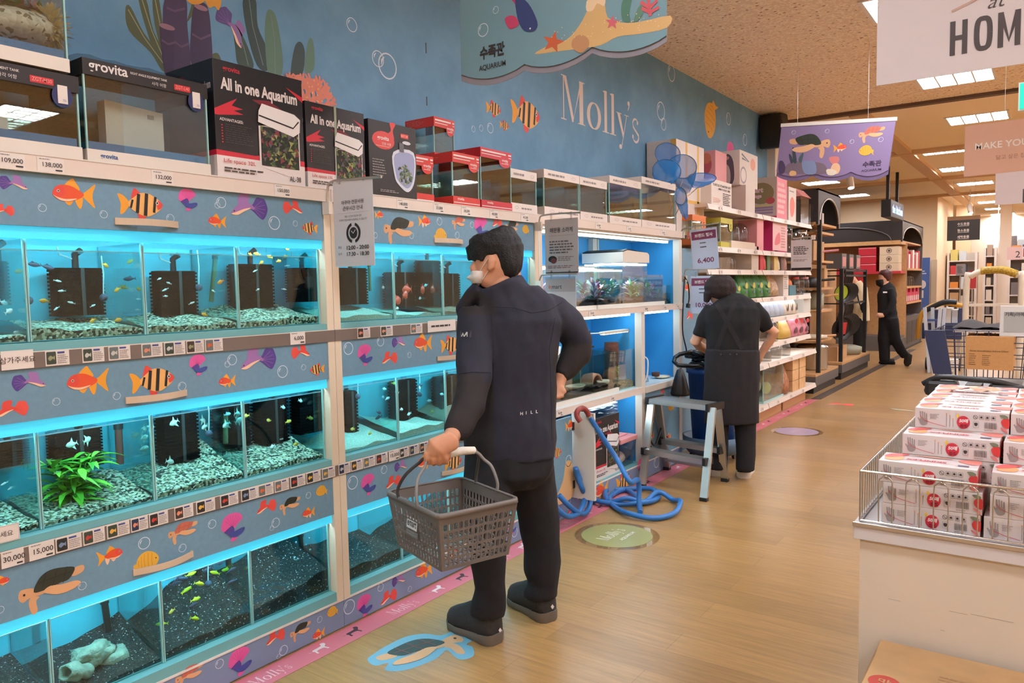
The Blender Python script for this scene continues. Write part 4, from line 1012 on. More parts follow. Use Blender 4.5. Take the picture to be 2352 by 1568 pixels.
def carton_in(t, x, y0, y1, z0, z1, tilt):
    m = MB(); m.hexa([V((x-.05, y0, z0)), V((x, y0, z0)), V((x, y1, z0)), V((x-.05, y1, z0)), V((x-.05, y0, z1)), V((x, y0, z1)), V((x, y1, z1-tilt)), V((x-.05, y1, z1-tilt))], white_card)
    f = Fr((x, y0, z0), (0, 1, 0), (0, 0, 1), WN)
    for k in range(6): rect(m, f, (y1-y0)*.72+k*.004, (z1-z0)*.74, (y1-y0)*.72+k*.004+.002, (z1-z0)*.84, ink)
    wb(m, 'white_carton', t)
tq = equip('low glass tank with black lid at the left end of the top shelf', .70, 1.163, 2.12, code='ZGT-M30'); carton_in(tq, -2.56, .8, 1.0, ST+.066, 2.02, .01)
tq = equip('glass tank with black lid, white carton and blue mat inside', 1.185, 1.603, 2.185); carton_in(tq, -2.56, 1.29, 1.49, ST+.066, 2.09, .012)
# shrink film over the lid
flm = MB(); f0 = [(-2.462, 1.17, 2.2), (-2.462, 1.62, 2.2), (-2.8, 1.62, 2.2), (-2.8, 1.17, 2.2)]
r = random.Random(8); vs = [(-2.46-.36*i/8, 1.165+.46*j/12, 2.192+r.uniform(-.003, .004)) for i in range(9) for j in range(13)]
flm.add(vs, [(i*13+j, i*13+j+1, (i+1)*13+j+1, (i+1)*13+j) for i in range(8) for j in range(12)], plastic_clear)
0 and flm.add([(-2.458, 1.165+.46*j/12, 2.192-.06*k+r.uniform(-.004, .004)) for k in range(2) for j in range(13)], [(j, j+1, j+14, j+13) for j in range(12)], plastic_clear)
wb(flm, 'shrink_film', tq)
# tank with a rock and flowers on top
tr = equip('glass tank raised at the top left corner, a speckled coral rock inside', .62, 1.14, 2.62, code='ZGT-M30', z0=2.128)
rockm = speckle('speckled_rock', [(0, (120, 108, 90)), (.12, (206, 192, 176)), (.6, (222, 210, 196))], 75, bump=.2)
rk = MB(); c0 = hx(30, 62, -2.6); rs = []
for i in range(13):
    t_ = PI*(i+.05)/12.1
    rs.append([c0+V((.1*math.sin(t_)*math.cos(2*PI*j/20)*(1+.1*math.sin(3*j)), -.135*math.cos(t_), .052*math.sin(t_)*math.sin(2*PI*j/20)*(1+.08*math.sin(2*j+i)))) for j in range(20)])
rk.rings(rs, rockm)
rko = solo(rk, 'coral_rock', 'white speckled rock with flowers in the raised glass tank', 'aquarium ornament')
fl_m = [M('cream_petal', (230, 208, 164), .6), M('pink_petal', (150, 90, 110), .6), M('leaf_dark', (86, 122, 52), .5)]
fb = MB(); cc = hx(118, 62, -2.56); r = random.Random(2)
for i in range(130):
    a, b = r.uniform(0, 2*PI), r.uniform(-1.2, 1.4); d = V((math.cos(a)*math.cos(b), math.sin(a)*math.cos(b), math.sin(b)))
    leaf(fb, cc+d*.018+V((0, 0, r.uniform(-.025, .025))), d, .045, .014, fl_m[0], .1)
wb(fb, 'cream_flower', rko)
fb = MB(); cc = hx(45, 12, -2.6)
for i in range(60):
    a, b = r.uniform(0, 2*PI), r.uniform(0, 1.4); d = V((math.cos(a)*math.cos(b), math.sin(a)*math.cos(b), math.sin(b)))
    leaf(fb, cc+V((0, r.uniform(-.06, .06), -.01)), d, .05, .013, fl_m[1 if i % 3 == 0 else 2], .2)
wb(fb, 'leaf_sprig', rko)
# black cartons with tank pictures
cart_blk = M('printed_black', (30, 26, 28), .35)
rb = C(200, 40, 58, .4); wh = C(222, 212, 208, .45); gy = C(70, 64, 64)
def plants_patch(mb, f, x0, y0, x1, y1, seed, n=110, k=5):
    r = random.Random(seed); cols = [C(60, 84, 48), C(98, 120, 60), C(126, 52, 62), C(96, 84, 96), C(40, 56, 40), C(150, 150, 90)]
    rect(mb, f, x0, y0, x1, y1, C(34, 38, 32), k)
    for i in range(n):
        x = r.uniform(x0, x1); y = r.uniform(y0, y1); s = (x1-x0)*r.uniform(.04, .1)
        a = r.uniform(0, 6.3)
        pg(mb, f, [(max(x0, min(x1, x+s*math.cos(a+q)*(1 if j % 2 else .45))), max(y0, min(y1, y+s*math.sin(a+q)*(1 if j % 2 else .45)))) for j, q in enumerate((0, 1, 2.1, 3.1, 4.2, 5.2))], cols[(i*7+seed) % 6], k+1)
def allinone_front(mb, f, w, h, big, space, code):
    """f origin at the lower left corner of the face"""
    rect(mb, f, 0, 0, w, h*.19, wh); pg(mb, f, [(0, h*.19), (w, h*.19), (w, h*.24), (w*.47, h*.235), (w*.42, h*.225), (0, h*.235)], rb)
    grov(mb, f, w*.19, h*.93, h*.055, rb); text(mb, f, 'All in one Aquarium', w*.5, h*.79, h*.135, wh, 3, .035, w=w*.86)
    pg(mb, f, [(0, h*.58), (w*.24, h*.7), (w*.18, h*.63), (w*.3, h*.615), (w*.2, h*.59), (w*.3, h*.57), (w*.04, h*.53), (0, h*.53)], rb)
    pg(mb, f, [(w*.8, h*.9), (w, h*.84), (w, h*.79)], rb); pg(mb, f, [(w*.4, h*.72), (w*.86, h*.56), (w*.8, h*.66), (w*.6, h*.74)], C(120, 34, 46))
    text(mb, f, 'ADVANTAGES:', w*.17, h*.5, h*.026, wh, 2, .02); lines(mb, f, w*.1, w*.42, h*.3, h*.47, 9, gy, 2, 5, .3)
    for i in range(7): rect(mb, f, w*.06, h*(.3+.024*i), w*.075, h*(.31+.024*i), rb, 2)
    # picture of the tank
    pg(mb, f, [(w*.46, h*.14), (w*.9, h*.06), (w*.94, h*.12), (w*.94, h*.56), (w*.46, h*.5)], wh, 3)
    plants_patch(mb, f, w*.48, h*.15, w*.925, h*.5, 3 if big else 4)
    pg(mb, f, [(w*.45, h*.53), (w*.86, h*.45), (w*.94, h*.5), (w*.95, h*.62), (w*.88, h*.66), (w*.5, h*.7), (w*.46, h*.63)], C(226, 222, 220), 7)
    stroke(mb, f, [(w*.46, h*.59), (w*.86, h*.53), (w*.93, h*.6)], h*.014, BLK, 8)
    text(mb, f, 'Life space '+space, w*.24, h*.145, h*.045, rb, 3, .0, w=w*.34); lines(mb, f, w*.07, w*.5, h*.05, h*.1, 2, gy, 3, 2, .5)
    if code: text(mb, f, code, w*.87, h*.06, h*.048, ink, 3, .01, w=w*.14)
def carton(name, label, x0, x1, y0, y1, z0, z1, mat, cat='carton', group=None, rz=0, bevel=.0015):
    t = thing(name, label, cat, ((x0+x1)/2, (y0+y1)/2, z0), group=group)
    b = wb(MB().box(x0, x1, y0, y1, z0, z1, mat), 'box', t, bevel=bevel)
    return t, b
def aio(label, y0, y1, z0, z1, x1, dx, big, space, code):
    t, b = carton('aquarium_carton', label, x1-dx, x1, y0, y1, z0, z1, cart_blk)
    w = y1-y0; h = z1-z0
    f = Fr((x1, y0, z0), (0, 1, 0), (0, 0, 1), WN)
    mb = MB(); allinone_front(mb, f, w, h, big, space, code); wb(mb, 'printed_front', t)
    fs = Fr((x1-dx, y0, z0), (1, 0, 0), (0, 0, 1), (0, -1, 0))
    mb = MB(); rect(mb, fs, 0, 0, dx, h*.19, wh); rect(mb, fs, 0, h*.19, dx, h*.235, rb); text(mb, fs, 'All in one Aquarium', dx*.6, h*.78, h*.09, wh, 3, .035, w=dx*.7); grov(mb, fs, dx*.3, h*.9, h*.04, rb); wb(mb, 'printed_side', t)
    return t
aio('large black aquarium carton with red bands, tallest on the shelf', 1.635, 2.03, ST, 2.287, -2.47, .3, True, '32L', 'AL-38')
t19 = aio('smaller black aquarium carton tied with a pale strap', 2.043, 2.362, ST, 2.213, -2.47, .26, False, '19L', '')
wb(MB().box(-2.4695, -2.4665, 2.192, 2.203, ST, 2.215, C(150, 160, 138)).box(-2.73, -2.4665, 2.192, 2.203, 2.2135, 2.216, C(150, 160, 138)), 'strap', t19)
t, b = carton('aquarium_carton', 'black carton with a red drop logo and a round-bottomed tank picture', -2.7, -2.47, 2.386, 2.69, ST, 2.2, cart_blk)
f = Fr((-2.47, 2.386, ST), (0, 1, 0), (0, 0, 1), WN)
mb = MB(); w, h = .304, .3335; rp = C(206, 64, 62, .4)
ell(mb, f, w*.3, h*.75, w*.23, h*.12, rp); bl(mb, f, [(w*.36, h*.82), (w*.46, h*.9), (w*.44, h*1.0), (w*.56, h*1.0), (w*.5, h*.9), (w*.52, h*.78)], rp)
grov(mb, f, w*.29, h*.77, h*.07, wh, 3); text(mb, f, '만원 어항', w*.36, h*.705, h*.04, wh, 3); rect(mb, f, w*.14, h*.675, w*.42, h*.665, C(226, 150, 140), 3)
rect(mb, f, w*.66, h*.83, w*.83, h*.89, rp, 2); text(mb, f, 'BGT-38', w*.745, h*.86, h*.03, C(230, 160, 150), 3, .02)
bl(mb, f, [(w*.5, h*.62), (w*.94, h*.66), (w*.95, h*.28), (w*.8, h*.1), (w*.6, h*.18), (w*.51, h*.3)], C(206, 210, 222), 2); bl(mb, f, [(w*.53, h*.59), (w*.92, h*.62), (w*.92, h*.3), (w*.79, h*.15), (w*.62, h*.22), (w*.54, h*.32)], C(150, 156, 190), 3)
r = random.Random(4)
for i in range(90):
    a = r.uniform(0, 6.3); q = r.uniform(0, 1)**.5; x = w*(.73+.16*q*math.cos(a)); y = h*(.33+.13*q*math.sin(a)); ell(mb, f, x, y, w*.02, h*.016, [C(70, 96, 70), C(110, 126, 90), C(60, 66, 70), C(150, 156, 130)][i % 4], 5, 6)
rect(mb, f, w*.62, h*.64, w*.72, h*.76, C(96, 96, 104), 4); ell(mb, f, w*.78, h*.77, w*.09, h*.025, C(200, 200, 206), 4)
lines(mb, f, w*.06, w*.34, h*.26, h*.5, 7, C(150, 144, 144), 2, 9, .35); lines(mb, f, w*.2, w*.6, h*.06, h*.1, 2, C(170, 164, 164), 2, 3, .4)
wb(mb, 'printed_front', t)
# blue nets
def sheer(name, c, cover):
    m = bpy.data.materials.new(name); m.use_nodes = True; nt = m.node_tree; nt.nodes.clear()
    o = nt.nodes.new('ShaderNodeOutputMaterial'); x = nt.nodes.new('ShaderNodeMixShader'); x.inputs[0].default_value = cover
    t = nt.nodes.new('ShaderNodeBsdfTransparent'); d = nt.nodes.new('ShaderNodeBsdfDiffuse'); d.inputs[0].default_value = rgb(c)
    nt.links.new(t.outputs[0], x.inputs[1]); nt.links.new(d.outputs[0], x.inputs[2]); nt.links.new(x.outputs[0], o.inputs[0]); return m
net_m = sheer('net_mesh', (50, 124, 196), .62); net_r = M('net_rim', (40, 92, 140), .4)
def net(label, c, rx, rz_, n, bag, seed, handle=None):
    """round rim at c, bag hanging by the vector bag"""
    c = V(c); r = random.Random(seed); n = V(n).normalized(); u = n.cross(V((0, 0, 1))).normalized(); v = u.cross(n)
    t = thing('fish_net', label, 'fish net', c)
    rim = [c+u*math.cos(2*PI*i/24)*rx+v*math.sin(2*PI*i/24)*rz_ for i in range(24)]
    wb(MB().tube(rim, .0035, net_r, 6, closed=True), 'rim', t)
    m = MB(); rs = []
    for k in range(7):
        s = k/6; rs.append([c+(p-c)*(1-.75*s**1.6)*(1+.12*math.sin(5*j+k)*s)+V(bag)*s+V((r.uniform(-.004, .004), r.uniform(-.006, .006), 0)) for j, p in enumerate(rim)])
    m.rings(rs, net_m, False); wb(m, 'net_bag', t)
    if handle: wb(MB().tube([rim[18] if handle[2] < c.z else rim[6], V(handle)], .0035, chrome, 8), 'handle', t)
    return t
c = lambda px, py, x: hx(px, py, x)
net('blue net with a wide round rim against the white taped box', c(1534, 353, -2.58), .115, .09, (.8, -.6, .1), (0, .05, -.16), 1, c(1545, 505, -2.6))
net('blue net in front of the other two round nets', c(1532, 392, -2.5), .12, .09, (.75, -.65, .1), (-.02, -.06, -.1), 2, c(1540, 500, -2.58))
net('blue net with a see-through hoop over the white box', c(1568, 382, -2.46), .115, .1, (.6, -.75, .2), (.0, .06, -.19), 3, c(1535, 500, -2.56))
net('crumpled blue net at the right, hanging over the shelf goods', c(1613, 408, -2.42), .12, .06, (.5, -.6, .7), (.0, -.13, -.09), 4, c(1580, 450, -2.5))
net('blue net drooping over the corner of the tank', c(1563, 450, -2.46), .05, .07, (.7, -.7, .1), (.03, .04, -.17), 5, c(1545, 505, -2.56))
# white taped box behind the nets
p = c(1553, 318, -2.62); t, b = carton('white_box', 'white box with yellow tape behind the blue nets', -2.89, -2.62, p.y, p.y+.62, ST, p.z, white_card, 'box')
mb = MB(); tp = C(222, 176, 90); y = p.y; z = p.z
mb.box(-2.62, -2.6195, y+.2, y+.24, ST, z, tp).box(-2.62, -2.6195, y+.46, y+.5, ST, z, tp).box(-2.62, -2.6195, y, y+.62, ST+.28, ST+.31, tp).box(-2.67, -2.62, y-.0006, y, z-.06, z, tp)
wb(mb, 'tape', t)
# ------------------------------------------------------------------ display rack with lit shelves
ty0, ty1 = 3.6915, 5.775
dr = thing('display_rack', 'white display rack of lit blue compartments beyond the man', 'display rack', (WX, 4.72, 0)); boff = dr.location.copy()
disp_blue = M('display_blue', (58, 160, 226), .55)
wb(MB().box(BX+.005, BX+.02, ty0, ty1, .126, 1.80, disp_blue), 'back_board', dr)
for y0, y1 in ((ty0, ty0+.04), (ty1-.05, ty1)): wb(MB().box(WX-.05, WX+.004, y0, y1, .126, 1.80, white_metal), 'post', dr)
wb(MB().box(WX-.05, WX+.004, 5.035, 5.09, .126, 1.245, white_metal), 'post', dr)
wb(MB().box(BX+.02, WX-.05, ty1-.02, ty1, .126, 1.8, disp_blue), 'side_panel', dr); wb(MB().box(BX+.02, WX-.05, 5.055, 5.07, .126, 1.245, disp_blue), 'divider', dr); wb(MB().box(BX+.02, WX-.05, ty0, ty0+.015, .126, 1.8, disp_blue), 'side_panel', dr)
wb(MB().box(BX+.02, BX+.06, 5.03, 5.09, 1.29, 1.8, white_metal).box(BX+.02, BX+.05, 5.12, 5.14, 1.29, 1.8, white_metal), 'back_post', dr)
wb(MB().box(BX+.005, WX-.004, ty0, ty1, 1.80, 1.862, white_metal), 'top_shelf', dr)
for z0, z1, ya, ybb in ((1.255, 1.285, ty0, ty1), (.665, .695, ty0, ty1), (.126, .135, ty0, ty1)):
    wb(MB().box(BX+.02, WX-.004, ya, ybb, z0, z1, M('shelf_pale', (196, 214, 220), .4) if z0 > .2 else teal_frame), 'shelf', dr)
pc = MATS['price_channel']
def railat(z0, z1, ya, yb, cards):
    o = wb(MB().box(WX-.004, WX+.012, ya, yb, z0, z1, pc).box(WX+.012, WX+.0135, ya, yb, z1-.004, z1, white_metal), 'price_rail', dr)
    for px, py, s in cards:
        m = MB(); q = hx(px, py, WX); price_card(m, WX+.0135, q.y, (z0+z1)/2, .075, .04, s); wb(m, 'price_card', o)
railat(1.813, 1.866, ty0, ty1, [(1370, 517, '41,500'), (1441, 524, '31,400'), (1519, 533, '41,200')])
railat(1.246, 1.292, ty0, ty1, [(1355, 720, '78,000'), (1480, 708, '98,000'), (1523, 704, '13,500'), (1553, 702, '4,900')])
railat(.652, .699, ty0, 5.04, [(1402, 906, '12,800'), (1281, 942, '38,200')]); wb(MB().box(WX-.004, WX+.012, 5.09, ty1, .645, .69, white_metal), 'price_rail', dr)
for z, ya, yb in ((1.775, ty0+.1, ty1-.1), (1.225, ty0+.1, 5.0), (1.225, 5.12, ty1-.1), (.635, ty0+.1, 5.0)):
    wb(MB().box(WX-.1, WX-.07, ya, yb, z, z+.015, led_d).box(WX-.105, WX-.065, ya-.01, yb+.01, z+.015, z+.025, white_metal), 'light_tube', dr)
kp = wb(MB().box(WX-.012, WX, ty0, ty1, .004, .12, MATS['kick_blue']), 'kick_panel', dr)
for k, px, py, w, fl_ in (('goldfish', 1382, 1125, 32, 0), ('barb', 1432, 1106, 34, 1), ('guppy', 1332, 1138, 16, 0), ('bubble', 1305, 1148, 12, 0), ('betta', 1472, 1072, 18, 0), ('redfish', 1312, 1172, 18, 0), ('betta', 1278, 1180, 22, 0), ('bubble', 1508, 1060, 12, 0)):
    print_on_x(kp, k, px, py, w, bool(fl_), off=boff)
wb(MB().box(BX+.03, WX-.015, ty0+.01, ty1-.01, 0, .126, MATS['plinth_dark']), 'plinth', dr)
wb(MB().box(WX-.02, WX+.003, ty0, ty1, .12, .128, card_w), 'kick_trim', dr)
dn = wb(MB().box(WX-.016, WX, 5.09, ty1-.05, .13, .645, panel_blue), 'fascia_panel', dr)
for k, px, py, w in (('redfish', 1521, 900, 9), ('discus', 1541, 932, 14), ('bubble', 1500, 960, 8), ('koi', 1496, 1000, 12), ('koi', 1536, 1002, 10)): print_on_x(dn, k, px, py, w, off=boff)
d1 = wb(MB().box(WX-.002, WX+.016, 3.70, 4.02, .125, .635, panel_blue), 'cabinet_door', dr)
for k, px, py, w in (('koi', 1308, 977, 20), ('barb', 1278, 1040, 22), ('bubble', 1306, 1058, 14)): print_on_x(d1, k, px, py, w, True, x=WX+.016, off=boff)
m = MB(); f = Fr((WX+.016, 3.70, .125), (0, 1, 0), (0, 0, 1), WN)
bl(m, f, [(.0, .0), (.32, .0), (.32, .2), (.29, .235), (.24, .23), (.2, .12), (.1, .03)], C(216, 170, 120), 1); wb(m, 'printed_sand', d1)
wd = wb(MB().box(WX-.002, WX+.16, 4.045, 4.063, .11, .66, white_metal), 'cabinet_door', dr)
for z in (.2, .57): wb(MB().box(WX+.0, WX+.02, 4.022, 4.044, z-.025, z+.025, black_pl), 'hinge', d1)
# goods in the lower compartment
zb = .1355
p0 = hx(1400, 1090, WX-.03)
aio('black aquarium carton standing in the open lower compartment', 4.36, 4.72, zb, zb+.42, WX-.02, .3, True, '32L', 'AL-38')
lc = thing('slim_carton', 'slim white carton leaning behind the open white door', 'carton', (WX-.03, 4.2, zb))
wb(MB().hexa([V((WX-.26, 4.10, zb)), V((WX-.02, 4.10, zb)), V((WX-.02, 4.14, zb)), V((WX-.26, 4.14, zb)), V((WX-.26, 4.24, zb+.36)), V((WX-.02, 4.24, zb+.36)), V((WX-.02, 4.28, zb+.35)), V((WX-.26, 4.28, zb+.35))], white_card), 'box', lc)
r = random.Random(5); m = MB()
for k in range(5):
    vs = [(WX-.28+.25*i/5, 4.36+.36*j/7, zb+.424+k*.016+r.uniform(0, .01)) for i in range(6) for j in range(8)]
    m.add(vs, [(i*8+j, i*8+j+1, (i+1)*8+j+1, (i+1)*8+j) for i in range(5) for j in range(7)], plastic_clear)
m.box(WX-.28, WX-.03, 4.36, 4.72, zb+.4215, zb+.49, plastic_clear)
solo(m, 'plastic_bags', 'stack of clear plastic bags on the black carton', 'plastic bags', (WX-.15, 4.54, zb+.4215))
pb = thing('storage_box', 'clear storage box with pink lid in the lower compartment', 'storage box', (WX-.15, 4.9, zb))
wb(MB().hexa([V((WX-.24, 4.77, zb)), V((WX-.05, 4.77, zb)), V((WX-.05, 4.99, zb)), V((WX-.24, 4.99, zb)), V((WX-.26, 4.75, zb+.18)), V((WX-.03, 4.75, zb+.18)), V((WX-.03, 5.01, zb+.18)), V((WX-.26, 5.01, zb+.18))], plastic_clear).ball((WX-.14, 4.88, zb+.05), (.07, .09, .05), white_card), 'bin', pb)
wb(MB().box(WX-.27, WX-.02, 4.745, 5.015, zb+.18, zb+.215, M('pink_lid', (226, 150, 150), .4)).box(WX-.22, WX-.08, 4.79, 4.97, zb+.215, zb+.225, M('pink_lid', (226, 150, 150), .4)), 'lid', pb, bevel=.006)
# aquariums on the upper shelf
zs = 1.2855
deco = [M('deco_a', (70, 150, 130), .5), M('deco_b', (120, 190, 150), .5), M('deco_c', (150, 130, 190), .5), M('deco_d', (196, 120, 120), .5), M('deco_e', (214, 206, 216), .5)]
soil_d = M('dark_gravel', (44, 40, 52), .9, bump=.5, bscale=200)
lamp_w = M('small_led', (220, 235, 255), emit=16)
def small_tank(label, y0, y1, z1, x0, x1, seed, lamp=True, z0=zs, sand=soil_d, cap=None, base=True, plants=True):
    t = thing('display_aquarium', label, 'aquarium', ((x0+x1)/2, (y0+y1)/2, z0)); r = random.Random(seed); h = z1-z0
    zb_ = z0+(.03 if base else .006)
    wb(MB().box(x0-.01, x1+.01, y0-.008, y1+.008, z0, zb_, white_metal if base else edge_glass), 'base', t)
    wb(MB().box(x1-.004, x1, y0, y1, zb_, z1, clear).box(x0, x0+.004, y0, y1, zb_, z1, clear).box(x0+.004, x1-.004, y0, y0+.004, zb_, z1, clear).box(x0+.004, x1-.004, y1-.004, y1, zb_, z1, clear), 'glass_panes', t)
    m = MB(); n = 8
    m.add([(x0+.006+(x1-x0-.012)*i/n, y0+.006+(y1-y0-.012)*j/n, zb_+.03+.012*math.sin(i+seed)+.01*math.sin(2*j)) for i in range(n+1) for j in range(n+1)], [(i*9+j, i*9+j+1, i*9+j+10, i*9+j+9) for i in range(n) for j in range(n)], sand, True)
    m.box(x0+.006, x1-.006, y0+.006, y1-.006, zb_, zb_+.02, sand); wb(m, 'gravel', t, kind='stuff')
    if plants:
        lf = MB()
        for k in range(5):
            c = V((r.uniform(x0+.05, x1-.04), y0+(y1-y0)*(k+.5)/5, zb_+.03)); mt = deco[(k+seed) % 5]
            for i in range(26):
                a = r.uniform(0, 2*PI); b = r.uniform(.2, 1.4); d = V((math.cos(a)*math.cos(b), math.sin(a)*math.cos(b), math.sin(b)))
                leaf(lf, c+V((0, 0, r.uniform(0, h*.35))), d, h*r.uniform(.2, .42), h*.08, mt if i % 4 else deco[(k+seed+2) % 5], .3)
        wb(lf, 'plants', t)
    if cap == 'hood':
        hm = MB(); prof = [(y0-.012, z1), (y1+.012, z1), (y1+.012, z1+.06), (y1-.02, z1+.075), (y0+.06, z1+.085), (y0-.012, z1+.07)]
        hm.slab([(x0-.012, a, b) for a, b in prof][::-1], (x1-x0+.024, 0, 0), white_metal); wb(hm, 'hood', t)
        wb(MB().slab([(x0-.01, y0-.008, z1+.071), (x0-.01, y0+.06, z1+.0855), (x0-.01, y1-.018, z1+.0755), (x0-.01, y1+.01, z1+.0615), (x0-.01, y1+.006, z1+.07), (x0-.01, y0+.06, z1+.094), (x0-.01, y0-.004, z1+.08)][::-1], (x1-x0+.02, 0, 0), black_pl), 'lid_edge', t)
    if lamp: wb(MB().box(x0+.06, x1-.06, y0+.03, y1-.03, z1-.012, z1-.004, lamp_w).box(x0+.05, x1-.05, y0+.02, y1-.02, z1-.004, z1+.004, white_metal), 'lamp', t)
    return t
def yy(px, x=WX-.06): return hx(px, 690, x).y
small_tank('small lit aquarium just right of the hanging notices', 3.78, yy(1366), 1.575, WX-.3, WX-.06, 1)
small_tank('second small lit aquarium, white plants near the front', yy(1369), yy(1425), 1.56, WX-.26, WX-.05, 2, plants=True)
small_tank('tallest aquarium with a white and black hood on the upper shelf', yy(1427), yy(1484), 1.61, WX-.36, WX-.05, 3, cap='hood')
small_tank('plain low glass aquarium right of the hooded one', yy(1487), yy(1523), 1.52, WX-.28, WX-.06, 4, lamp=False)
small_tank('tiny dark glass aquarium at the corner of the upper shelf', yy(1527), yy(1551), 1.44, WX-.26, WX-.08, 5, lamp=False, base=False)
bushy('tank_plant', 'round white-green plant in the hooded aquarium', 'water plant', hx(1462, 678, WX-.14), .09, 5, .05, .016, [M('pale_leaf', (150, 206, 150), .5), M('pale_leaf2', (200, 224, 200), .5)], 4, 1, 7)
# terrariums on the middle shelf
zm = .6955
small_tank('wide terrarium of dark soil with a white dish, behind the man', 3.76, yy(1357), 1.02, WX-.36, WX-.05, 6, lamp=False, z0=zm, sand=soil_m, plants=False)
tt = small_tank('terrarium with dark soil and pink half pot, right of the wide one', yy(1359), yy(1413), .98, WX-.36, WX-.05, 7, lamp=False, z0=zm, sand=soil_m, plants=False)
small_tank('glass tank with tan gravel and a bright green plant', yy(1418), yy(1465), .98, WX-.3, WX-.06, 8, lamp=False, z0=zm, sand=tan_gravel, base=False, plants=False)
bk = MB(); cb = hx(1405, 860, WX-.2); bk.lathe([(.0, 0), (.055, 0), (.05, .1), (.056, .2), (.05, .27), (0, .27)], (cb.x, cb.y, zm+.062), M('bark', (110, 74, 62), .9, noise=.3, bump=.8), 14); solo(bk, 'bark_log', 'upright brown bark log standing in the terrarium', 'bark log')
def half_pot(c, r, h, mat, n=16):
    m = MB(); c = V(c); rs = []
    for s, rr in ((0, r), (h*.5, r*1.05), (h, r*.9)):
        o = [c+V((-s, math.cos(PI*i/n)*rr, math.sin(PI*i/n)*rr)) for i in range(n+1)]; inn = [c+V((-s, math.cos(PI*i/n)*rr*.85, math.sin(PI*i/n)*rr*.85)) for i in range(n, -1, -1)]
        rs.append(o+inn)
    m.rings(rs, mat); return m
solo(half_pot((WX-.12, hx(1372, 860, WX-.12).y, zm+.066), .075, .1, M('terracotta_pink', (226, 160, 134), .7)), 'half_pot', 'pink half pot hide on the soil of the terrarium', 'pot')
solo(MB().lathe([(0, 0), (.05, 0), (.075, .02), (.07, .022), (.05, .008), (0, .006)], (WX-.16, hx(1322, 890, WX-.16).y, zm+.062), M('bone_white', (214, 206, 186), .7, noise=.1), 20, True, .8, 1.25), 'water_dish', 'white oval dish on the dark soil by the hand of the man', 'dish')
solo(MB().lathe([(0, 0), (.04, 0), (.05, .02), (.045, .03), (.03, .014), (0, .012)], (WX-.1, hx(1385, 868, WX-.1).y, zm+.062), MATS['bone_white'], 18, True, .8, 1.3), 'water_dish', 'white dish with a knobbly rim in front of the pink half pot', 'dish')
bushy('tank_plant', 'bright green plant in the tan gravel tank', 'water plant', (WX-.17, yy(1441), zm+.05), .13, 7, .04, .02, gr, 9, .8, 6)
gp = MB(); r = random.Random(3); cg = (WX-.25, yy(1340), zm+.062)
for i in range(26): leaf(gp, (cg[0]+r.uniform(-.02, .02), cg[1]+r.uniform(-.03, .03), cg[2]), (r.uniform(-.3, .3), r.uniform(-.3, .3), 1), r.uniform(.1, .17), .007, gr[1], .1)
solo(gp, 'grass_plant', 'tuft of green grass blades in the soil of the wide terrarium', 'plant', cg)
tl = thing('terrarium_lamp', 'white bar lamp over the bright green plant', 'lamp', (WX-.12, yy(1430), 1.1))
wb(MB().box(WX-.14, WX-.1, yy(1399), yy(1456), 1.105, 1.123, white_metal).box(WX-.135, WX-.105, yy(1400), yy(1455), 1.101, 1.105, M('warm_led', (255, 220, 190), emit=3)), 'lamp_bar', tl); wb(MB().tube([(WX-.12, yy(1399), 1.115), (WX-.15, yy(1375), 1.118), (WX-.2, yy(1372), 1.05), (WX-.2, yy(1372), zm+.001)], .004, white_metal, 8), 'arm', tl)
hl = thing('heat_lamp', 'black clamp heat lamp with a glowing bulb over the terrarium', 'lamp', (WX-.15, yy(1362), 1.0))
wb(MB().lathe([(.012, .1), (.02, .08), (.05, .0), (.046, .0)], (WX-.15, yy(1364), .985), black_pl, 18), 'shade', hl); wb(MB().ball((WX-.15, yy(1364), .985), (.022, .022, .024), M('bulb_glow', (255, 214, 190), emit=14)), 'bulb', hl)
wb(MB().box(WX-.2, WX-.13, yy(1363), yy(1376), 1.03, 1.14, black_pl).box(WX-.21, WX-.12, yy(1360), yy(1381), 1.022, 1.035, black_pl), 'clamp', hl)
wl = thing('white_pump', 'white bright lamp between the arm and body of the man', 'lamp', (WX-.12, yy(1283), zm)); wb(MB().lathe([(.03, 0), (.035, .01), (.012, .03), (.01, .2), (.06, .26), (.065, .3), (0, .3)], (WX-.14, yy(1284)+.02, zm+.07), M('lamp_white', (236, 232, 226), emit=.5), 16), 'lamp_stand', wl)
# pump bag in the right compartment
bg = thing('pump_bag', 'air pump in a clear bag with a white tube', 'bagged pump', (WX-.2, 5.3, zm))
m = MB(); r = random.Random(7); rs = []
for i in range(8):
    t_ = i/7; rs.append([(WX-.2+math.cos(a)*.1*(1-.3*t_)*(1+.2*math.sin(3*a+i)), 5.3+math.sin(a)*.15*(1-.35*t_)*(1+.15*math.cos(4*a+i)), zm+.001+.24*t_) for a in [2*PI*j/16 for j in range(16)]])
m.rings(rs, plastic_clear, True); wb(m, 'bag', bg); wb(MB().cbox(WX-.2, 5.28, zm+.08, .09, .15, .14, M('pump_grey', (96, 110, 120), .5)), 'pump', bg, bevel=.01)
wb(MB().tube(spline3([(WX-.14, 5.33, zm+.2), (WX-.1, 5.35, zm+.17), (WX-.07, 5.28, zm+.06), (WX-.06, 5.2, zm+.006)]), .006, white_metal, 8), 'tube', bg)
solo(MB().ball((WX-.1, 5.62, zm+.012), (.06, .08, .012), MATS['bone_white']).lathe([(0, 0), (.03, 0), (.033, .03), (0, .035)], (WX-.13, 5.56, zm+.02), MATS['bark'], 12), 'ceramic_dish', 'white dish with a brown knob beside the bagged pump', 'dish')
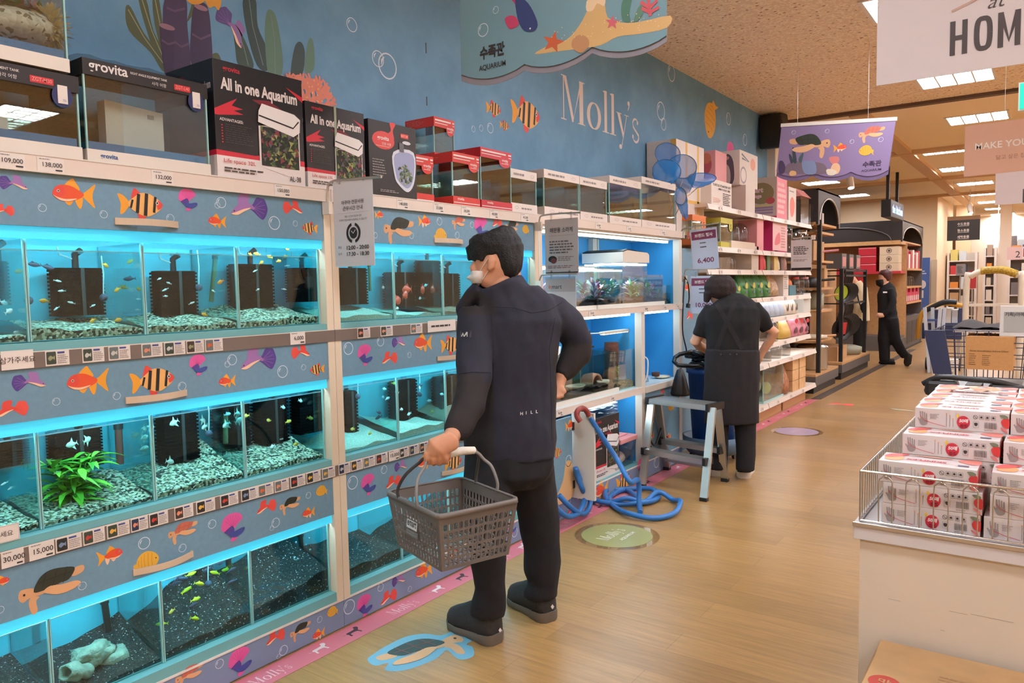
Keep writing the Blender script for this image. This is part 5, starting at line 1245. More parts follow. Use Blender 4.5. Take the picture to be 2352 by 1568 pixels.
# red hose hook and blue hose
# ------------------------------------------------------------------ people
from mathutils import noise as mnoise
def limb_rings(pts, D, n=18):
    """cross-sections of a body or a sleeve: (px, py, depth offset, half width in pixels, depth ratio)"""
    P = [at(p[0], p[1], D+p[2]) for p in pts]; rs = []
    k = len(P)
    for i, p in enumerate(pts):
        T = (P[min(i+1, k-1)]-P[max(i-1, 0)]).normalized()
        b = (CF-T*CF.dot(T)).normalized(); a = T.cross(b)
        w = p[3]*(D+p[2])/FPX; d = w*p[4]
        rs.append([P[i]+a*math.cos(2*PI*j/n)*w+b*math.sin(2*PI*j/n)*d for j in range(n)])
    return rs
def fuse(parts, D, vox, it=3, disp=None):
    """several overlapping limbs grown together into one continuous skin"""
    m = MB()
    for p in parts: m.rings(limb_rings(p, D), white_metal, True, True)
    me = bpy.data.meshes.new('skin'); me.from_pydata(m.v, [], m.f)
    bm = bmesh.new(); bm.from_mesh(me); bmesh.ops.recalc_face_normals(bm, faces=bm.faces); bm.to_mesh(me); bm.free()
    o = bpy.data.objects.new('skin', me)
    r = o.modifiers.new('r', 'REMESH'); r.mode = 'VOXEL'; r.voxel_size = vox; r.use_smooth_shade = True
    s = o.modifiers.new('s', 'SMOOTH'); s.iterations = it; s.factor = .5
    out = evaluated(o)
    bpy.data.objects.remove(o)
    if disp:
        vs = out.vertices
        for v in vs: v.co += v.normal*disp(v.co)
    out.update()
    return out
def px_of(p):
    d = V(p)-CLOC; z = d.dot(CF)
    return (1176+FPX*d.dot(CX)/z, 784+FPX*d.dot(CY)/z, z)
def wear(name, me, mats, parent, pick=None):
    """garment or body part from a fused mesh; pick(px, py, depth) chooses the cloth panel"""
    b = base_of(parent)
    me.materials.clear()
    for m in mats: me.materials.append(m)
    if pick:
        for p in me.polygons: p.material_index = pick(*px_of(p.center))
    bv = BVHTree.FromPolygons([v.co.copy() for v in me.vertices], [tuple(p.vertices) for p in me.polygons])
    for p in me.polygons: p.use_smooth = True
    me.transform(Matrix.Translation(-b)); me.name = name
    o = bpy.data.objects.new(name, me); COL.objects.link(o); o.parent = parent
    return o, bv
def drape(bv, pts, lift=.0015):
    out = []
    for q in pts:
        d = ray(q[0], q[1]).normalized(); h = bv.ray_cast(CLOC, d, 20)
        out.append((h[0]-d*lift) if h[0] is not None else None)
    return out
def seam_line(bv, pts, r, mat, mb, k=8):
    p2 = []
    for i in range(len(pts)-1):
        for j in range(k): p2.append((pts[i][0]+(pts[i+1][0]-pts[i][0])*j/k, pts[i][1]+(pts[i+1][1]-pts[i][1])*j/k))
    p2.append(pts[-1]); q = [p for p in drape(bv, p2, .0004) if p is not None]
    if len(q) > 2: mb.tube(q, r, mat, 5)
def cloth_patch(bv, pts, mat, mb, lift=.0015):
    """sewn-on or printed flat shape given by its outline on the cloth"""
    q = drape(bv, pts, lift)
    if all(p is not None for p in q): mb.poly(q, mat)
def strap(bv, pts, w, mat, mb, k=10, lift=.003):
    """ribbon lying on the cloth"""
    c = []
    for i in range(len(pts)-1):
        for j in range(k): c.append((pts[i][0]+(pts[i+1][0]-pts[i][0])*j/k, pts[i][1]+(pts[i+1][1]-pts[i][1])*j/k))
    c.append(pts[-1]); L_, R_ = [], []
    for i in range(len(c)):
        a = c[max(i-1, 0)]; b = c[min(i+1, len(c)-1)]; dx, dy = b[0]-a[0], b[1]-a[1]; l = math.hypot(dx, dy)
        L_.append((c[i][0]-dy/l*w/2, c[i][1]+dx/l*w/2)); R_.append((c[i][0]+dy/l*w/2, c[i][1]-dx/l*w/2))
    L3 = drape(bv, L_, lift); R3 = drape(bv, R_, lift); vs = []
    for a, b in zip(L3, R3):
        if a is None or b is None: continue
        vs += [a, b]
    mb.add(vs, [(2*i, 2*i+1, 2*i+3, 2*i+2) for i in range(len(vs)//2-1)], mat, True)
skin_m = M('skin', (206, 148, 116), .55, spec=.35, noise=.05, nscale=30)
skin_w = M('skin_warm', (214, 160, 130), .55, spec=.35, noise=.05, nscale=30)
hair_m = M('black_hair', (14, 12, 12), .65, noise=.3, nscale=90, bump=.5, bscale=160)
hair_b = M('brown_hair', (38, 22, 21), .75, noise=.3, nscale=90, bump=.5, bscale=160)
navy = M('navy_cloth', (36, 36, 50), .85, noise=.08, nscale=30, bump=.12, bscale=420)
charc = M('charcoal_cloth', (40, 35, 36), .85, noise=.1, nscale=30, bump=.15, bscale=420)
trous = M('dark_trousers', (25, 23, 27), .9, noise=.1, nscale=25, bump=.12, bscale=420)
mask_m = M('white_mask', (226, 220, 214), .7, bump=.2, bscale=80)
def wrinkle(s, a, seed=0):
    def f(co):
        q = V((co.x*s+seed, co.y*s, co.z*s*.6+seed)); w = mnoise.noise(q); return a*(abs(w)*-1.4+.4)+a*.5*mnoise.noise(q*2.3)
    return f
def shoe(parent, heel, toe, h, upper_m, sole_m, mark=None, w=.05):
    heel = V(heel); toe = V(toe); d = toe-heel; L_ = d.length; d.normalize(); s = V((-d.y, d.x, 0))
    m = MB(); prof = [(-.01, .02, .30), (.02, .036, .95), (.12, .042, 1.0), (.32, .040, 1.02), (.5, .042, .86), (.68, .050, .66), (.85, .046, .5), (.97, .028, .36), (1.0, .012, .26)]
    rs = []
    for t, ww, hh in prof:
        c = heel+d*L_*t; ring_ = []
        for j in range(16):
            a = PI*j/15; ring_.append(c+s*math.cos(a)*ww*w/.05*(1 if math.sin(a) < .5 else .92)+V((0, 0, .026+h*hh*(math.sin(a)**.7 if math.sin(a) > 0 else 0)*.72)))
        rs.append(ring_)
    m.rings(rs, upper_m); up = wb(m, 'shoe_upper', parent)
    m = MB(); rs = []
    for z, k in ((.0, .94), (.004, 1.0), (.036, 1.04), (.044, 1.0)):
        ring_ = []
        for sgn in (1, -1):
            for i in (range(9) if sgn == 1 else range(8, -1, -1)):
                t, ww, hh = prof[i]; ring_.append(heel+d*(L_*t+(-.006 if i == 0 else .006 if i == 8 else 0))+s*sgn*ww*1.06*w/.05*k+V((0, 0, z*(1 if t < .15 else .72)+(.012 if t > .85 and z < .01 else 0))))
        rs.append(ring_)
    m.rings(rs, sole_m); wb(m, 'shoe_sole', parent)
    return up

# ---- man with the basket
MD = 3.2
GRIP = (Matrix.Translation((-1.811, 2.112, .471)) @ Matrix.Rotation(math.radians(-19.5), 4, 'Z')) @ V((.002, -.06, .365)); GD = (GRIP-CLOC).dot(CF)-MD
man = thing('person', 'man in dark jacket with white mask holding a grey basket, hand on hip', 'person', (-1.84, 2.53, 0))
arm_l = [(1096, 722, -.03, 46, .9), (1091, 790, -.1, 43, .9), (1088, 868, -.18, 41, .9), (1078, 930, -.24, 38, .9), (1052, 982, -.3, 31, .9), (1041, 1000, -.315, 25, .9)]
arm_r = [(1240, 716, .03, 48, .9), (1272, 722, .05, 44, .92), (1304, 746, .075, 39, .95), (1328, 782, .1, 35, 1.0), (1322, 818, .1, 34, 1.0), (1303, 846, .08, 26, .95), (1289, 864, .06, 18, .9)]
torso = [(1172, 1052, 0, 103, .72), (1172, 1010, 0, 106, .74), (1174, 940, 0, 103, .72), (1178, 870, 0, 100, .72), (1181, 800, 0, 102, .72), (1183, 740, 0, 108, .68), (1180, 705, 0, 96, .64), (1170, 680, 0, 72, .66)]
collar = [(1168, 712, -.01, 84, .72), (1158, 676, -.015, 62, .8), (1148, 650, -.02, 53, .86)]
lap = [(1086, 745, .03, 30, 1.0), (1068, 705, .03, 20, 1.2), (1086, 680, .02, 22, 1.2), (1110, 662, 0, 30, 1.0)]
jk = fuse([torso, arm_l, arm_r, collar, lap], MD, .009, 4, wrinkle(9, .009))
def jpick(x, y, z):
    if x < 1135 and z < MD-.06 and y > 858 and not (x > 1110 and y < 880): return 1 if y < 930 or y > 930 else 0
    if 1062 < x < 1140 and 668 < y < 722 and x-1062 < (y-640)*1.4: return 1
    if x > 1272 and y > 790: return 1
    if x < 1126 and y > 955: return 1
    return 0
jo, jbv = wear('jacket', jk, [navy, charc], man, jpick)
m = MB(); sm_ = M('seam_dark', (28, 28, 36), .8)
for pts in (((1130, 704), (1180, 706), (1222, 718), (1262, 712), (1290, 694)), ((1128, 720), (1134, 800), (1132, 880), (1120, 955), (1128, 1040)), ((1275, 730), (1262, 800), (1266, 900), (1268, 1010)), ((1055, 858), (1085, 854), (1128, 856)), ((1030, 985), (1052, 994), (1076, 996))): seam_line(jbv, pts, .0016, sm_, m)
wb(m, 'seams', jo)
m = MB(); lg = C(190, 186, 182)
cloth_patch(jbv, [(1057, 760), (1083, 760), (1082, 775), (1057, 775)], C(70, 68, 74), m)
for pts in ([(1059, 772), (1063, 763), (1066, 770), (1071, 762), (1074, 762), (1074, 773), (1072, 773), (1072, 767), (1067, 773), (1065, 773), (1063, 768), (1061, 773)],): cloth_patch(jbv, pts, lg, m, .0025)
wb(m, 'sleeve_patch', jo)
m = MB()
for s, x in (('H', 1195), ('I', 1208), ('L', 1219), ('L', 1231)):
    vs, fs, x0, x1, y0, y1 = text_mesh(s, .02); sc_ = 7.0/(y1-y0)
    q = drape(jbv, [(x+(a-x0)*sc_, 953-(x-1195)*.13-(b-y0)*sc_) for a, b in vs])
    if all(p is not None for p in q): m.add(q, fs, C(226, 222, 220))
wb(m, 'lettering', jo)
leg_l = [(1130, 1075, -.02, 64, .95), (1122, 1120, -.06, 57, .95), (1119, 1190, -.09, 50, .95), (1121, 1288, -.1, 40, .95), (1126, 1350, -.1, 37, .95), (1121, 1390, -.1, 42, .95), (1119, 1411, -.1, 41, .95)]
leg_r = [(1218, 1075, .04, 57, .95), (1228, 1130, .08, 50, .95), (1239, 1200, .11, 45, .95), (1244, 1250, .12, 42, .95), (1245, 1310, .12, 41, .95), (1249, 1338, .12, 36, .95), (1243, 1362, .12, 41, .95), (1243, 1370, .12, 39, .95)]
hips = [(1170, 1020, 0, 98, .74), (1170, 1060, 0, 102, .74), (1168, 1090, 0, 98, .78), (1170, 1120, 0, 70, .7)]
tr_ = fuse([hips, leg_l, leg_r], MD, .009, 3, wrinkle(8, .01, 4))
wear('trousers', tr_, [trous], man)
# body: head, neck, arms, hands with fingers, trunk and legs
head = [(1138, 532, 0, 34, .75), (1141, 552, 0, 48, .76), (1142, 575, 0, 53, .76), (1142, 598, 0, 53, .76), (1139, 620, 0, 50, .74), (1132, 640, 0, 43, .72), (1124, 656, -.01, 30, .7), (1120, 664, -.01, 16, .7)]
nose = [(1096, 602, 0, 9, 1.0), (1088, 616, 0, 10, 1.0), (1091, 628, 0, 8, 1.0)]
brow = [(1098, 580, 0, 12, 2.6), (1095, 592, 0, 9, 2.4)]
neck = [(1160, 606, .01, 34, .9), (1160, 640, .01, 38, .9), (1160, 690, 0, 46, .9)]
ear = [(1126, 588, -.07, 7, .6), (1130, 600, -.076, 10, .5), (1128, 612, -.074, 8, .5), (1122, 620, -.07, 5, .6)]
def shrink(l, k): return [(a, b, c, d*k, e) for a, b, c, d, e in l]
gx_, gy_, _ = px_of(GRIP)
fist = [(1040, 996, -.315, 22, .9), (1036, 1012, GD-.03, 24, .75), (gx_+2, gy_-20, GD-.035, 27, .6), (gx_, gy_-4, GD-.03, 27, .45)]
fingers = []
for i in range(4):
    x = gx_-22+i*14.5; y = gy_+(3, 5, 5, 2)[i]
    fingers.append([(x, y-12, GD-.035, 7, 1), (x, y+1, GD-.033, 7, 1), (x+.5, y+12, GD-.02, 6.6, 1), (x+2, y+13, GD+.002, 6.2, 1), (x+4, y+2, GD+.018, 5.6, 1)])
fingers.append([(gx_+20, gy_-26, GD-.01, 8.5, 1), (gx_+28, gy_-12, GD-.012, 7.8, 1), (gx_+27, gy_+2, GD-.018, 7, 1), (gx_+20, gy_+12, GD-.022, 5.8, 1)])
palm_r = [(1289, 862, .06, 15, .9), (1285, 876, .05, 14, .7), (1281, 892, .03, 15, .55), (1278, 902, .02, 14, .5)]
for i, (x, y) in enumerate(((1269, 904), (1276, 908), (1283, 908), (1289, 905))):
    fingers.append([(x, y-12, .02, 5.2, 1), (x+1, y, .01, 5, 1), (x+3-i*.3, y+7, .0, 4.6, 1)])
fingers.append([(1287, 884, .04, 6, 1), (1293, 894, .02, 5.6, 1), (1298, 901, .0, 4.6, 1)])
bd = fuse([head, nose, brow, neck, ear, shrink(torso, .84), shrink(arm_l, .75)+[(1040, 1002, -.315, 21, .9)], shrink(arm_r, .72), fist, palm_r, shrink(hips, .85),
           shrink(leg_l[:-1], .7), shrink(leg_r[:-2], .7)]+fingers, MD, .0052, 2)
bo, bbv = wear('body', bd, [skin_m], man)
hr = fuse([[(1138, 525, 0, 20, .8), (1141, 531, 0, 40, .84), (1142, 545, 0, 55, .84), (1139, 560, .0, 63, .82), (1137, 576, .008, 62, .8), (1143, 586, .01, 54, .74)],
           [(1086, 570, .02, 18, 1.6), (1082, 586, .02, 10, 2.0), (1079, 595, .03, 5, 2.0)], [(1110, 572, -.02, 20, 1.6), (1108, 590, -.055, 9, 1), (1105, 600, -.06, 4, 1)],
           [(1160, 572, .0, 43, 1.1), (1167, 598, .0, 37, 1.28), (1171, 616, .0, 31, 1.45), (1174, 629, .0, 25, 1.6), (1179, 637, .0, 16, 1.9)]], MD, .006, 2,
          lambda co: .0035*mnoise.noise(V((co.x*70, co.y*70, co.z*22)))+.0025*mnoise.noise(co*25))
wear('hair', hr, [hair_m], man)
mk = fuse([[(1098, 624, -.005, 17, 1.9), (1097, 640, -.005, 17.5, 1.8), (1097, 652, -.005, 13, 1.7)], [(1086, 638, -.0, 6, 3), (1096, 636, -.03, 14, 1)], [(1094, 646, 0, 8, 2), (1095, 660, -.01, 5, 2)]], MD, .0045, 2)
mo, mbv = wear('face_mask', mk, [mask_m], man)
m = MB()
for pts in (((1100, 627), (1111, 609), (1121, 592)), ((1109, 641), (1116, 630), (1121, 622))):
    q = [p for p in drape(bbv, pts, .004) if p is not None]; m.tube(spline3(q, 4), .0016, mask_m, 6)
wb(m, 'ear_loop', mo)
m = MB(); q = drape(bbv, [(1092, 594)], .002)[0]
if q is not None: m.ball(q, (.004, .006, .003), BLK, 10, 6)
wb(m, 'eye', man)
sole_g = M('sole_grey', (104, 94, 84), .6); shoe_m = M('shoe_dark', (46, 42, 42), .65, noise=.15, nscale=60, bump=.3, bscale=200)
hl_, hr_ = hz(1140, 1478), hz(1262, 1427)
sl = shoe(man, (hl_.x, hl_.y, 0), (hl_.x-.28, hl_.y+.05, 0), .19, shoe_m, sole_g, w=.06); sr = shoe(man, (hr_.x, hr_.y, 0), (hr_.x-.275, hr_.y+.11, 0), .19, shoe_m, sole_g, w=.06)
for up, hh, px, py in ((sl, hl_, 1149, 1447), (sr, hr_, 1269, 1393)):
    bv = BVHTree.FromPolygons([v.co+base_of(man) for v in up.data.vertices], [tuple(p.vertices) for p in up.data.polygons])
    m = MB(); cloth_patch(bv, [(px, py-6), (px+4, py), (px, py+6), (px-4, py)], C(226, 224, 222), m, .002)
    if m.f: wb(m, 'heel_mark', up)

# ---- shopping basket in his hand
bk_m = M('basket_grey', (112, 104, 98), .5); bk_d = M('bail_dark', (62, 60, 60), .5); bk_l = M('bail_grey', (128, 124, 122), .5)
BC = V((-1.811, 2.112, .68)); brz = math.radians(-19.5)
bas = thing('shopping_basket', 'grey slotted plastic shopping basket hanging from the left hand of the man', 'basket', (BC.x, BC.y, BC.z-.209), brz)
BH = .209; TA, TB, BA, BB = .197, .165, .166, .14
def slot_wall(p00, p10, p01, p11, cols, rows, skip=()):
    """lattice wall with rounded slots between four corners"""
    mb = MB(); p00, p10, p01, p11 = map(V, (p00, p10, p01, p11))
    def q(u, v): return (p00*(1-u)+p10*u)*(1-v)+(p01*(1-u)+p11*u)*v
    for r in range(rows):
        for c in range(cols):
            u0, u1, v0, v1 = .04+.92*c/cols, .04+.92*(c+1)/cols, .04+.8*r/rows, .04+.8*(r+1)/rows
            o = [(u0, v0), ((u0+u1)/2, v0), (u1, v0), (u1, (v0+v1)/2), (u1, v1), ((u0+u1)/2, v1), (u0, v1), (u0, (v0+v1)/2)]
            if (r, c) in skip: mb.poly([q(*a) for a in o], bk_m); continue
            uc, vc, ru, rv = (u0+u1)/2, (v0+v1)/2, (u1-u0)*.34, (v1-v0)*.43
            inn = [(uc-ru, vc-rv*.75), (uc, vc-rv), (uc+ru, vc-rv*.75), (uc+ru, vc), (uc+ru, vc+rv*.75), (uc, vc+rv), (uc-ru, vc+rv*.75), (uc-ru, vc)]
            vs = [q(*a) for a in o]+[q(*a) for a in inn]
            mb.add(vs, [(i, (i+1) % 8, 8+(i+1) % 8, 8+i) for i in range(8)], bk_m)
    for a in ((0, 0, 1, .04), (0, .84, 1, 1), (0, .04, .04, .84), (.96, .04, 1, .84)): mb.poly([q(a[0], a[1]), q(a[2], a[1]), q(a[2], a[3]), q(a[0], a[3])], bk_m)
    return mb
cb = [(-BA, -BB, 0), (BA, -BB, 0), (BA, BB, 0), (-BA, BB, 0)]; ct = [(-TA, -TB, BH), (TA, -TB, BH), (TA, TB, BH), (-TA, TB, BH)]
hand_gap = set()
for i in range(4):
    j = (i+1) % 4; cols = 15 if i % 2 == 0 else 14
    sk = {(r, c) for r in (2, 3) for c in (6, 7, 8)} if i == 0 else set()
    o = slot_wall(cb[i], cb[j], ct[i], ct[j], cols, 5, sk).build('side_wall', bas)
    s = o.modifiers.new('thickness', 'SOLIDIFY'); s.thickness = .004; s.offset = 0
fl_b = MB(); n = 9
for a in range(n): fl_b.cbox(-BA+2*BA*(a+.5)/n, 0, .002, .012, 2*BB, .004, bk_m)
for a in range(8): fl_b.cbox(0, -BB+2*BB*(a+.5)/8, .002, 2*BA, .012, .0042, bk_m)
fl_b.build('floor_grid', bas)
def rrect(a, b, r, z, n=5):
    out = []
    for cx, cy, a0 in ((a-r, b-r, 0), (-a+r, b-r, PI/2), (-a+r, -b+r, PI), (a-r, -b+r, 3*PI/2)):
        for k in range(n): t = a0+PI/2*k/(n-1); out.append((cx+r*math.cos(t), cy+r*math.sin(t), z))
    return out
m = MB(); A_ = rrect(TA+.008, TB+.008, .03, BH+.004); B_ = rrect(TA-.004, TB-.004, .025, BH+.004); C_ = rrect(TA+.01, TB+.01, .03, BH-.012); k = len(A_)
m.add(A_+B_+C_, [(i, (i+1) % k, k+(i+1) % k, k+i) for i in range(k)]+[(i, 2*k+i, 2*k+(i+1) % k, (i+1) % k) for i in range(k)], bk_m, True)
o = m.build('rim', bas); s = o.modifiers.new('thickness', 'SOLIDIFY'); s.thickness = .004
lb = MB(); yy0 = -TB+.5*(TB-BB)-.0035
f = Fr((-.0, -(TB*.62+BB*.38)-.004, BH*.62), (1, 0, 0), (0, .12, .99), (0, -1, 0))
rect(lb, f, -.05, -.02, .03, .022, C(226, 224, 222)); text(lb, f, 'emart', -.01, 0, .022, ink, 2, .02, w=.068); rect(lb, f, -.05, -.045, .04, -.024, C(120, 112, 106), 1); lines(lb, f, -.045, .035, -.042, -.026, 2, C(150, 144, 140), 2, 3, .4); lb.build('label_plate', bas)
def bail(x, dx, mat, hgt, name='bail'):
    m = MB(); y0 = TB+.002
    p = [(x, -y0, BH-.006), (x, -y0-.006, BH+.03), (x+dx*.4, -y0+.01, BH+.09), (x+dx*.8, -y0+.05, BH+hgt-.02), (x+dx, -.09, BH+hgt), (x+dx, .06, BH+hgt+.008), (x+dx, .11, BH+hgt), (x+dx*.8, y0-.03, BH+hgt-.03), (x+dx*.4, y0-.008, BH+.09), (x, y0+.004, BH+.03), (x, y0, BH-.006)]
    m.tube(spline3(p, 5), .006, mat, 10); return m.build(name, bas)
bail(-.093, .088, bk_d, .156); bail(.056, -.046, bk_l, .148)
m = MB(); gw = M('grip_white', (222, 214, 200), .6, bump=.3, bscale=60); m.tube([(.002, -.09, BH+.153), (.002, -.02, BH+.157), (.002, .055, BH+.16), (.002, .105, BH+.155)], [.015, .016, .016, .014], gw, 14); m.build('grip_wrap', bas)

# ---- woman bending over the blue bin
WD_ = 5.55
wom = thing('person', 'woman in black apron with crossed straps bending over the blue bin', 'person', (-1.95, 5.45, 0))
blk_cl = M('black_cloth', (20, 19, 22), .9, noise=.1, nscale=30, bump=.1, bscale=400); apr_m = M('apron_cloth', (32, 28, 31), .9, noise=.08, nscale=30, bump=.1, bscale=400)
wt = [(1682, 815, 0, 60, .62), (1682, 780, 0, 60, .6), (1682, 740, .0, 63, .58), (1682, 715, .01, 66, .5), (1679, 695, .03, 50, .5), (1674, 684, .05, 28, .7)]
ws_l = [(1640, 708, .02, 22, .9), (1622, 735, .05, 21, .9), (1608, 772, .08, 18, .9)]; ws_r = [(1726, 706, .02, 22, .9), (1748, 730, .03, 20, .9), (1763, 756, .05, 16, .9)]
sh = fuse([wt, ws_l, ws_r], WD_, .011, 3, wrinkle(9, .006, 2)); so_, sbv = wear('polo_shirt', sh, [blk_cl], wom)
ap = fuse([[(1682, 803, 0, 62, .66), (1681, 850, 0, 64, .66), (1680, 910, 0, 64, .66), (1681, 972, 0, 63, .62)]], WD_, .011, 3, wrinkle(7, .006, 7)); ao, abv = wear('apron', ap, [apr_m], wom)
m = MB(); strap(sbv, [(1646, 697), (1668, 735), (1705, 802)], 11, apr_m, m); strap(sbv, [(1690, 690), (1668, 742), (1645, 804)], 11, apr_m, m); wb(m, 'strap', ao)
m = MB()
for x in (1656, 1677, 1692):
    q = drape(abv, [(x, 814)], .003)[0]
    if q is not None: m.ball(q, .006, C(60, 56, 60), 10, 6)
wb(m, 'buttons', ao)
wl_l = [(1652, 950, 0, 24, .9), (1652, 1020, 0, 21, .9), (1650, 1078, 0, 20, .9)]; wl_r = [(1710, 950, 0, 26, .9), (1713, 1020, 0, 22, .9), (1712, 1080, 0, 21, .9)]
wear('trousers', fuse([wl_l, wl_r, [(1681, 940, 0, 55, .6), (1681, 970, 0, 52, .6)]], WD_, .011, 3, wrinkle(8, .006, 9)), [trous], wom)
whead = [(1655, 640, .08, 24, .95), (1654, 660, .08, 30, .95), (1655, 676, .08, 28, .95), (1655, 694, .1, 20, .9)]
w_arm_r = [(1762, 750, .05, 12, 1), (1778, 762, .05, 12, 1), (1768, 782, .08, 10.5, 1), (1752, 806, .12, 8.5, 1), (1742, 822, .14, 8, 1)]
w_arm_l = [(1608, 765, .08, 13, 1), (1597, 784, .1, 12.5, 1), (1606, 794, .18, 11, 1), (1628, 806, .28, 9, 1)]
wf = []
for x, y, d in ((1736, 830, .16), (1739, 833, .15), (1742, 834, .14), (1745, 832, .13)): wf.append([(x+3, y-8, d, 3, 1), (x, y, d, 2.9, 1), (x-3, y+6, d+.02, 2.6, 1)])
wf.append([(1746, 820, .13, 3.2, 1), (1750, 828, .12, 2.8, 1)])
wear('body', fuse([whead, [(1664, 672, .05, 16, .9), (1672, 696, .03, 20, .9)], shrink(wt, .85), shrink(ws_l, .7), shrink(ws_r, .68), w_arm_r, w_arm_l, [(1746, 816, .13, 9, .7), (1741, 826, .145, 9, .5)], shrink(wl_l, .7)[:2]+[(1650, 1068, 0, 14, .9)], shrink(wl_r, .7)[:2]+[(1712, 1070, 0, 14, .9)], [(1681, 830, 0, 50, .6), (1681, 960, 0, 48, .6)]]+wf, WD_, .0068, 2), [skin_w], wom)
wear('hair', fuse([[(1655, 633, .08, 20, .95), (1655, 645, .08, 32, .95), (1654, 660, .08, 37, .95), (1655, 673, .08, 35, .95), (1652, 683, .09, 30, .9)], [(1626, 672, .07, 10, 1.4), (1622, 694, .08, 6, 1.6)], [(1672, 670, .06, 16, 1), (1682, 690, .05, 6, 1)]], WD_, .008, 2, lambda co: .005*mnoise.noise(V((co.x*50, co.y*50, co.z*20)))), [hair_b], wom)
m = MB(); 
q0 = at(1744, 809, WD_+.125); m.tube([q0+CX*.03*math.cos(a)+CF*.026*math.sin(a)+CX*.0 for a in [2*PI*i/16 for i in range(16)]], .0022, chrome, 6, closed=True); wb(m, 'bracelet', wom)
sole_w = M('sole_white', (226, 216, 204), .6)
for px, py in ((1708, 1098), (1643, 1093)):
    h0 = hz(px, py); shoe(wom, (h0.x, h0.y, 0), (h0.x-.06, h0.y+.24, 0), .13, M('shoe_black', (32, 30, 32), .6), sole_w, w=.06)

# ---- shop assistant walking at the kitchen shelves
CD = 12.7
clk = thing('person', 'assistant in black with mask walking past the kitchen shelves', 'person', (-2.13, 14.13, 0))
ct_ = [(2038, 722, 0, 21, .8), (2037, 700, 0, 20, .8), (2037, 676, 0, 21, .8), (2038, 660, 0, 17, .8), (2034, 650, 0, 10, .9)]
ca = [(2044, 664, -.1, 10, 1), (2050, 695, -.14, 9, 1), (2042, 715, -.14, 8, 1), (2030, 724, -.1, 6, 1)]
cl_ = fuse([ct_, ca, [(2040, 715, 0, 20, .8), (2040, 735, 0, 20, .8)], [(2036, 725, .02, 16, 1), (2030, 780, .02, 13, 1), (2032, 830, .02, 11, 1)], [(2046, 730, -.06, 16, 1), (2056, 780, -.06, 12, 1), (2070, 806, -.06, 10, 1), (2080, 818, -.06, 9, 1)]], CD, .018, 2, wrinkle(7, .006, 3))
wear('black_suit', cl_, [blk_cl], clk)
wear('body', fuse([[(2031, 622, 0, 9, .9), (2030, 634, 0, 12, .9), (2028, 645, 0, 10, .9), (2026, 652, 0, 6, .9)], [(2032, 645, 0, 8, 1), (2034, 660, 0, 10, 1)], shrink(ct_, .8), [(2030, 724, -.1, 5, 1), (2020, 724, -.1, 6, .8), (2014, 722, -.1, 4, .9)], [(2022, 727, -.1, 3, 1), (2012, 726, -.1, 2.2, 1)]], CD, .012, 1), [skin_w], clk)
wear('hair', fuse([[(2032, 619, 0, 9, .95), (2033, 626, 0, 15, .95), (2035, 635, .0, 14, .95), (2039, 645, .0, 9, 1)]], CD, .012, 1), [M('auburn_hair', (82, 40, 38), .5)], clk)
wear('face_mask', fuse([[(2020, 642, -.02, 8, 1.2), (2021, 652, -.02, 8, 1.2), (2024, 657, -.02, 4, 1.2)]], CD, .012, 1), [blk_cl], clk)
f = Fr(at(2033, 671, CD-.16), CX, -CY, -CF); m = MB(); rect(m, f, -.035, -.012, .035, .012, C(226, 222, 220)); wb(m, 'name_tag', clk)
h0 = hz(2040, 836); shoe(clk, (h0.x+.1, h0.y, 0), (h0.x-.14, h0.y-.02, 0), .1, M('shoe_black', (32, 30, 32), .6), blk_cl)
q = at(2081, 818, CD-.06); m = MB(); m.rings(limb_rings([(2076, 812, -.06, 8, 1), (2086, 818, -.06, 9, 1), (2084, 834, -.06, 8, 1), (2082, 840, -.06, 4, 1)], CD), M('shoe_black', (32, 30, 32), .6)); wb(m, 'raised_shoe', clk)
# ---- someone in a cream top half hidden by the pan stand
SD = 14.3
sp = thing('person', 'person in a cream top half hidden behind the hanging pans', 'person', (-2.95, 15.2, 0))
crm = M('cream_cloth', (214, 194, 160), .8, bump=.2, bscale=60)
st_ = [(1980, 738, 0, 17, .8), (1978, 705, 0, 18, .8), (1974, 670, 0, 17, .8), (1966, 648, 0, 12, .8)]
wear('cream_top', fuse([st_, [(1985, 660, -.05, 7, 1), (1990, 700, -.06, 6, 1), (1984, 728, -.06, 5, 1)]], SD, .016, 2, wrinkle(8, .006, 5)), [crm], sp)
wear('trousers', fuse([[(1976, 730, 0, 16, .8), (1972, 790, 0, 12, .9), (1970, 824, 0, 10, .9)], [(1980, 730, .1, 12, .8), (1978, 824, .15, 9, .9)]], SD, .016, 2), [blk_cl], sp)
wear('body', fuse([[(1948, 612, 0, 9, .9), (1948, 625, 0, 11, .9), (1952, 640, 0, 9, .9)], [(1954, 636, 0, 8, 1), (1966, 655, 0, 9, 1)], shrink(st_, .8), [(1975, 730, 0, 13, .8), (1971, 820, 0, 8, .9)]], SD, .014, 1), [skin_w], sp)
wear('hair', fuse([[(1945, 608, 0, 10, 1), (1945, 616, 0, 14, 1), (1946, 625, 0, 13, 1)]], SD, .014, 1), [hair_m], sp)
wb(MB().tube([at(1966, 660, SD-.2), at(1972, 690, SD-.24), at(1980, 712, SD-.2), at(1981, 718, SD-.2)], .012, blk_cl, 6).ball(at(1982, 705, SD-.22), (.05, .05, .08), blk_cl), 'shoulder_bag', sp)
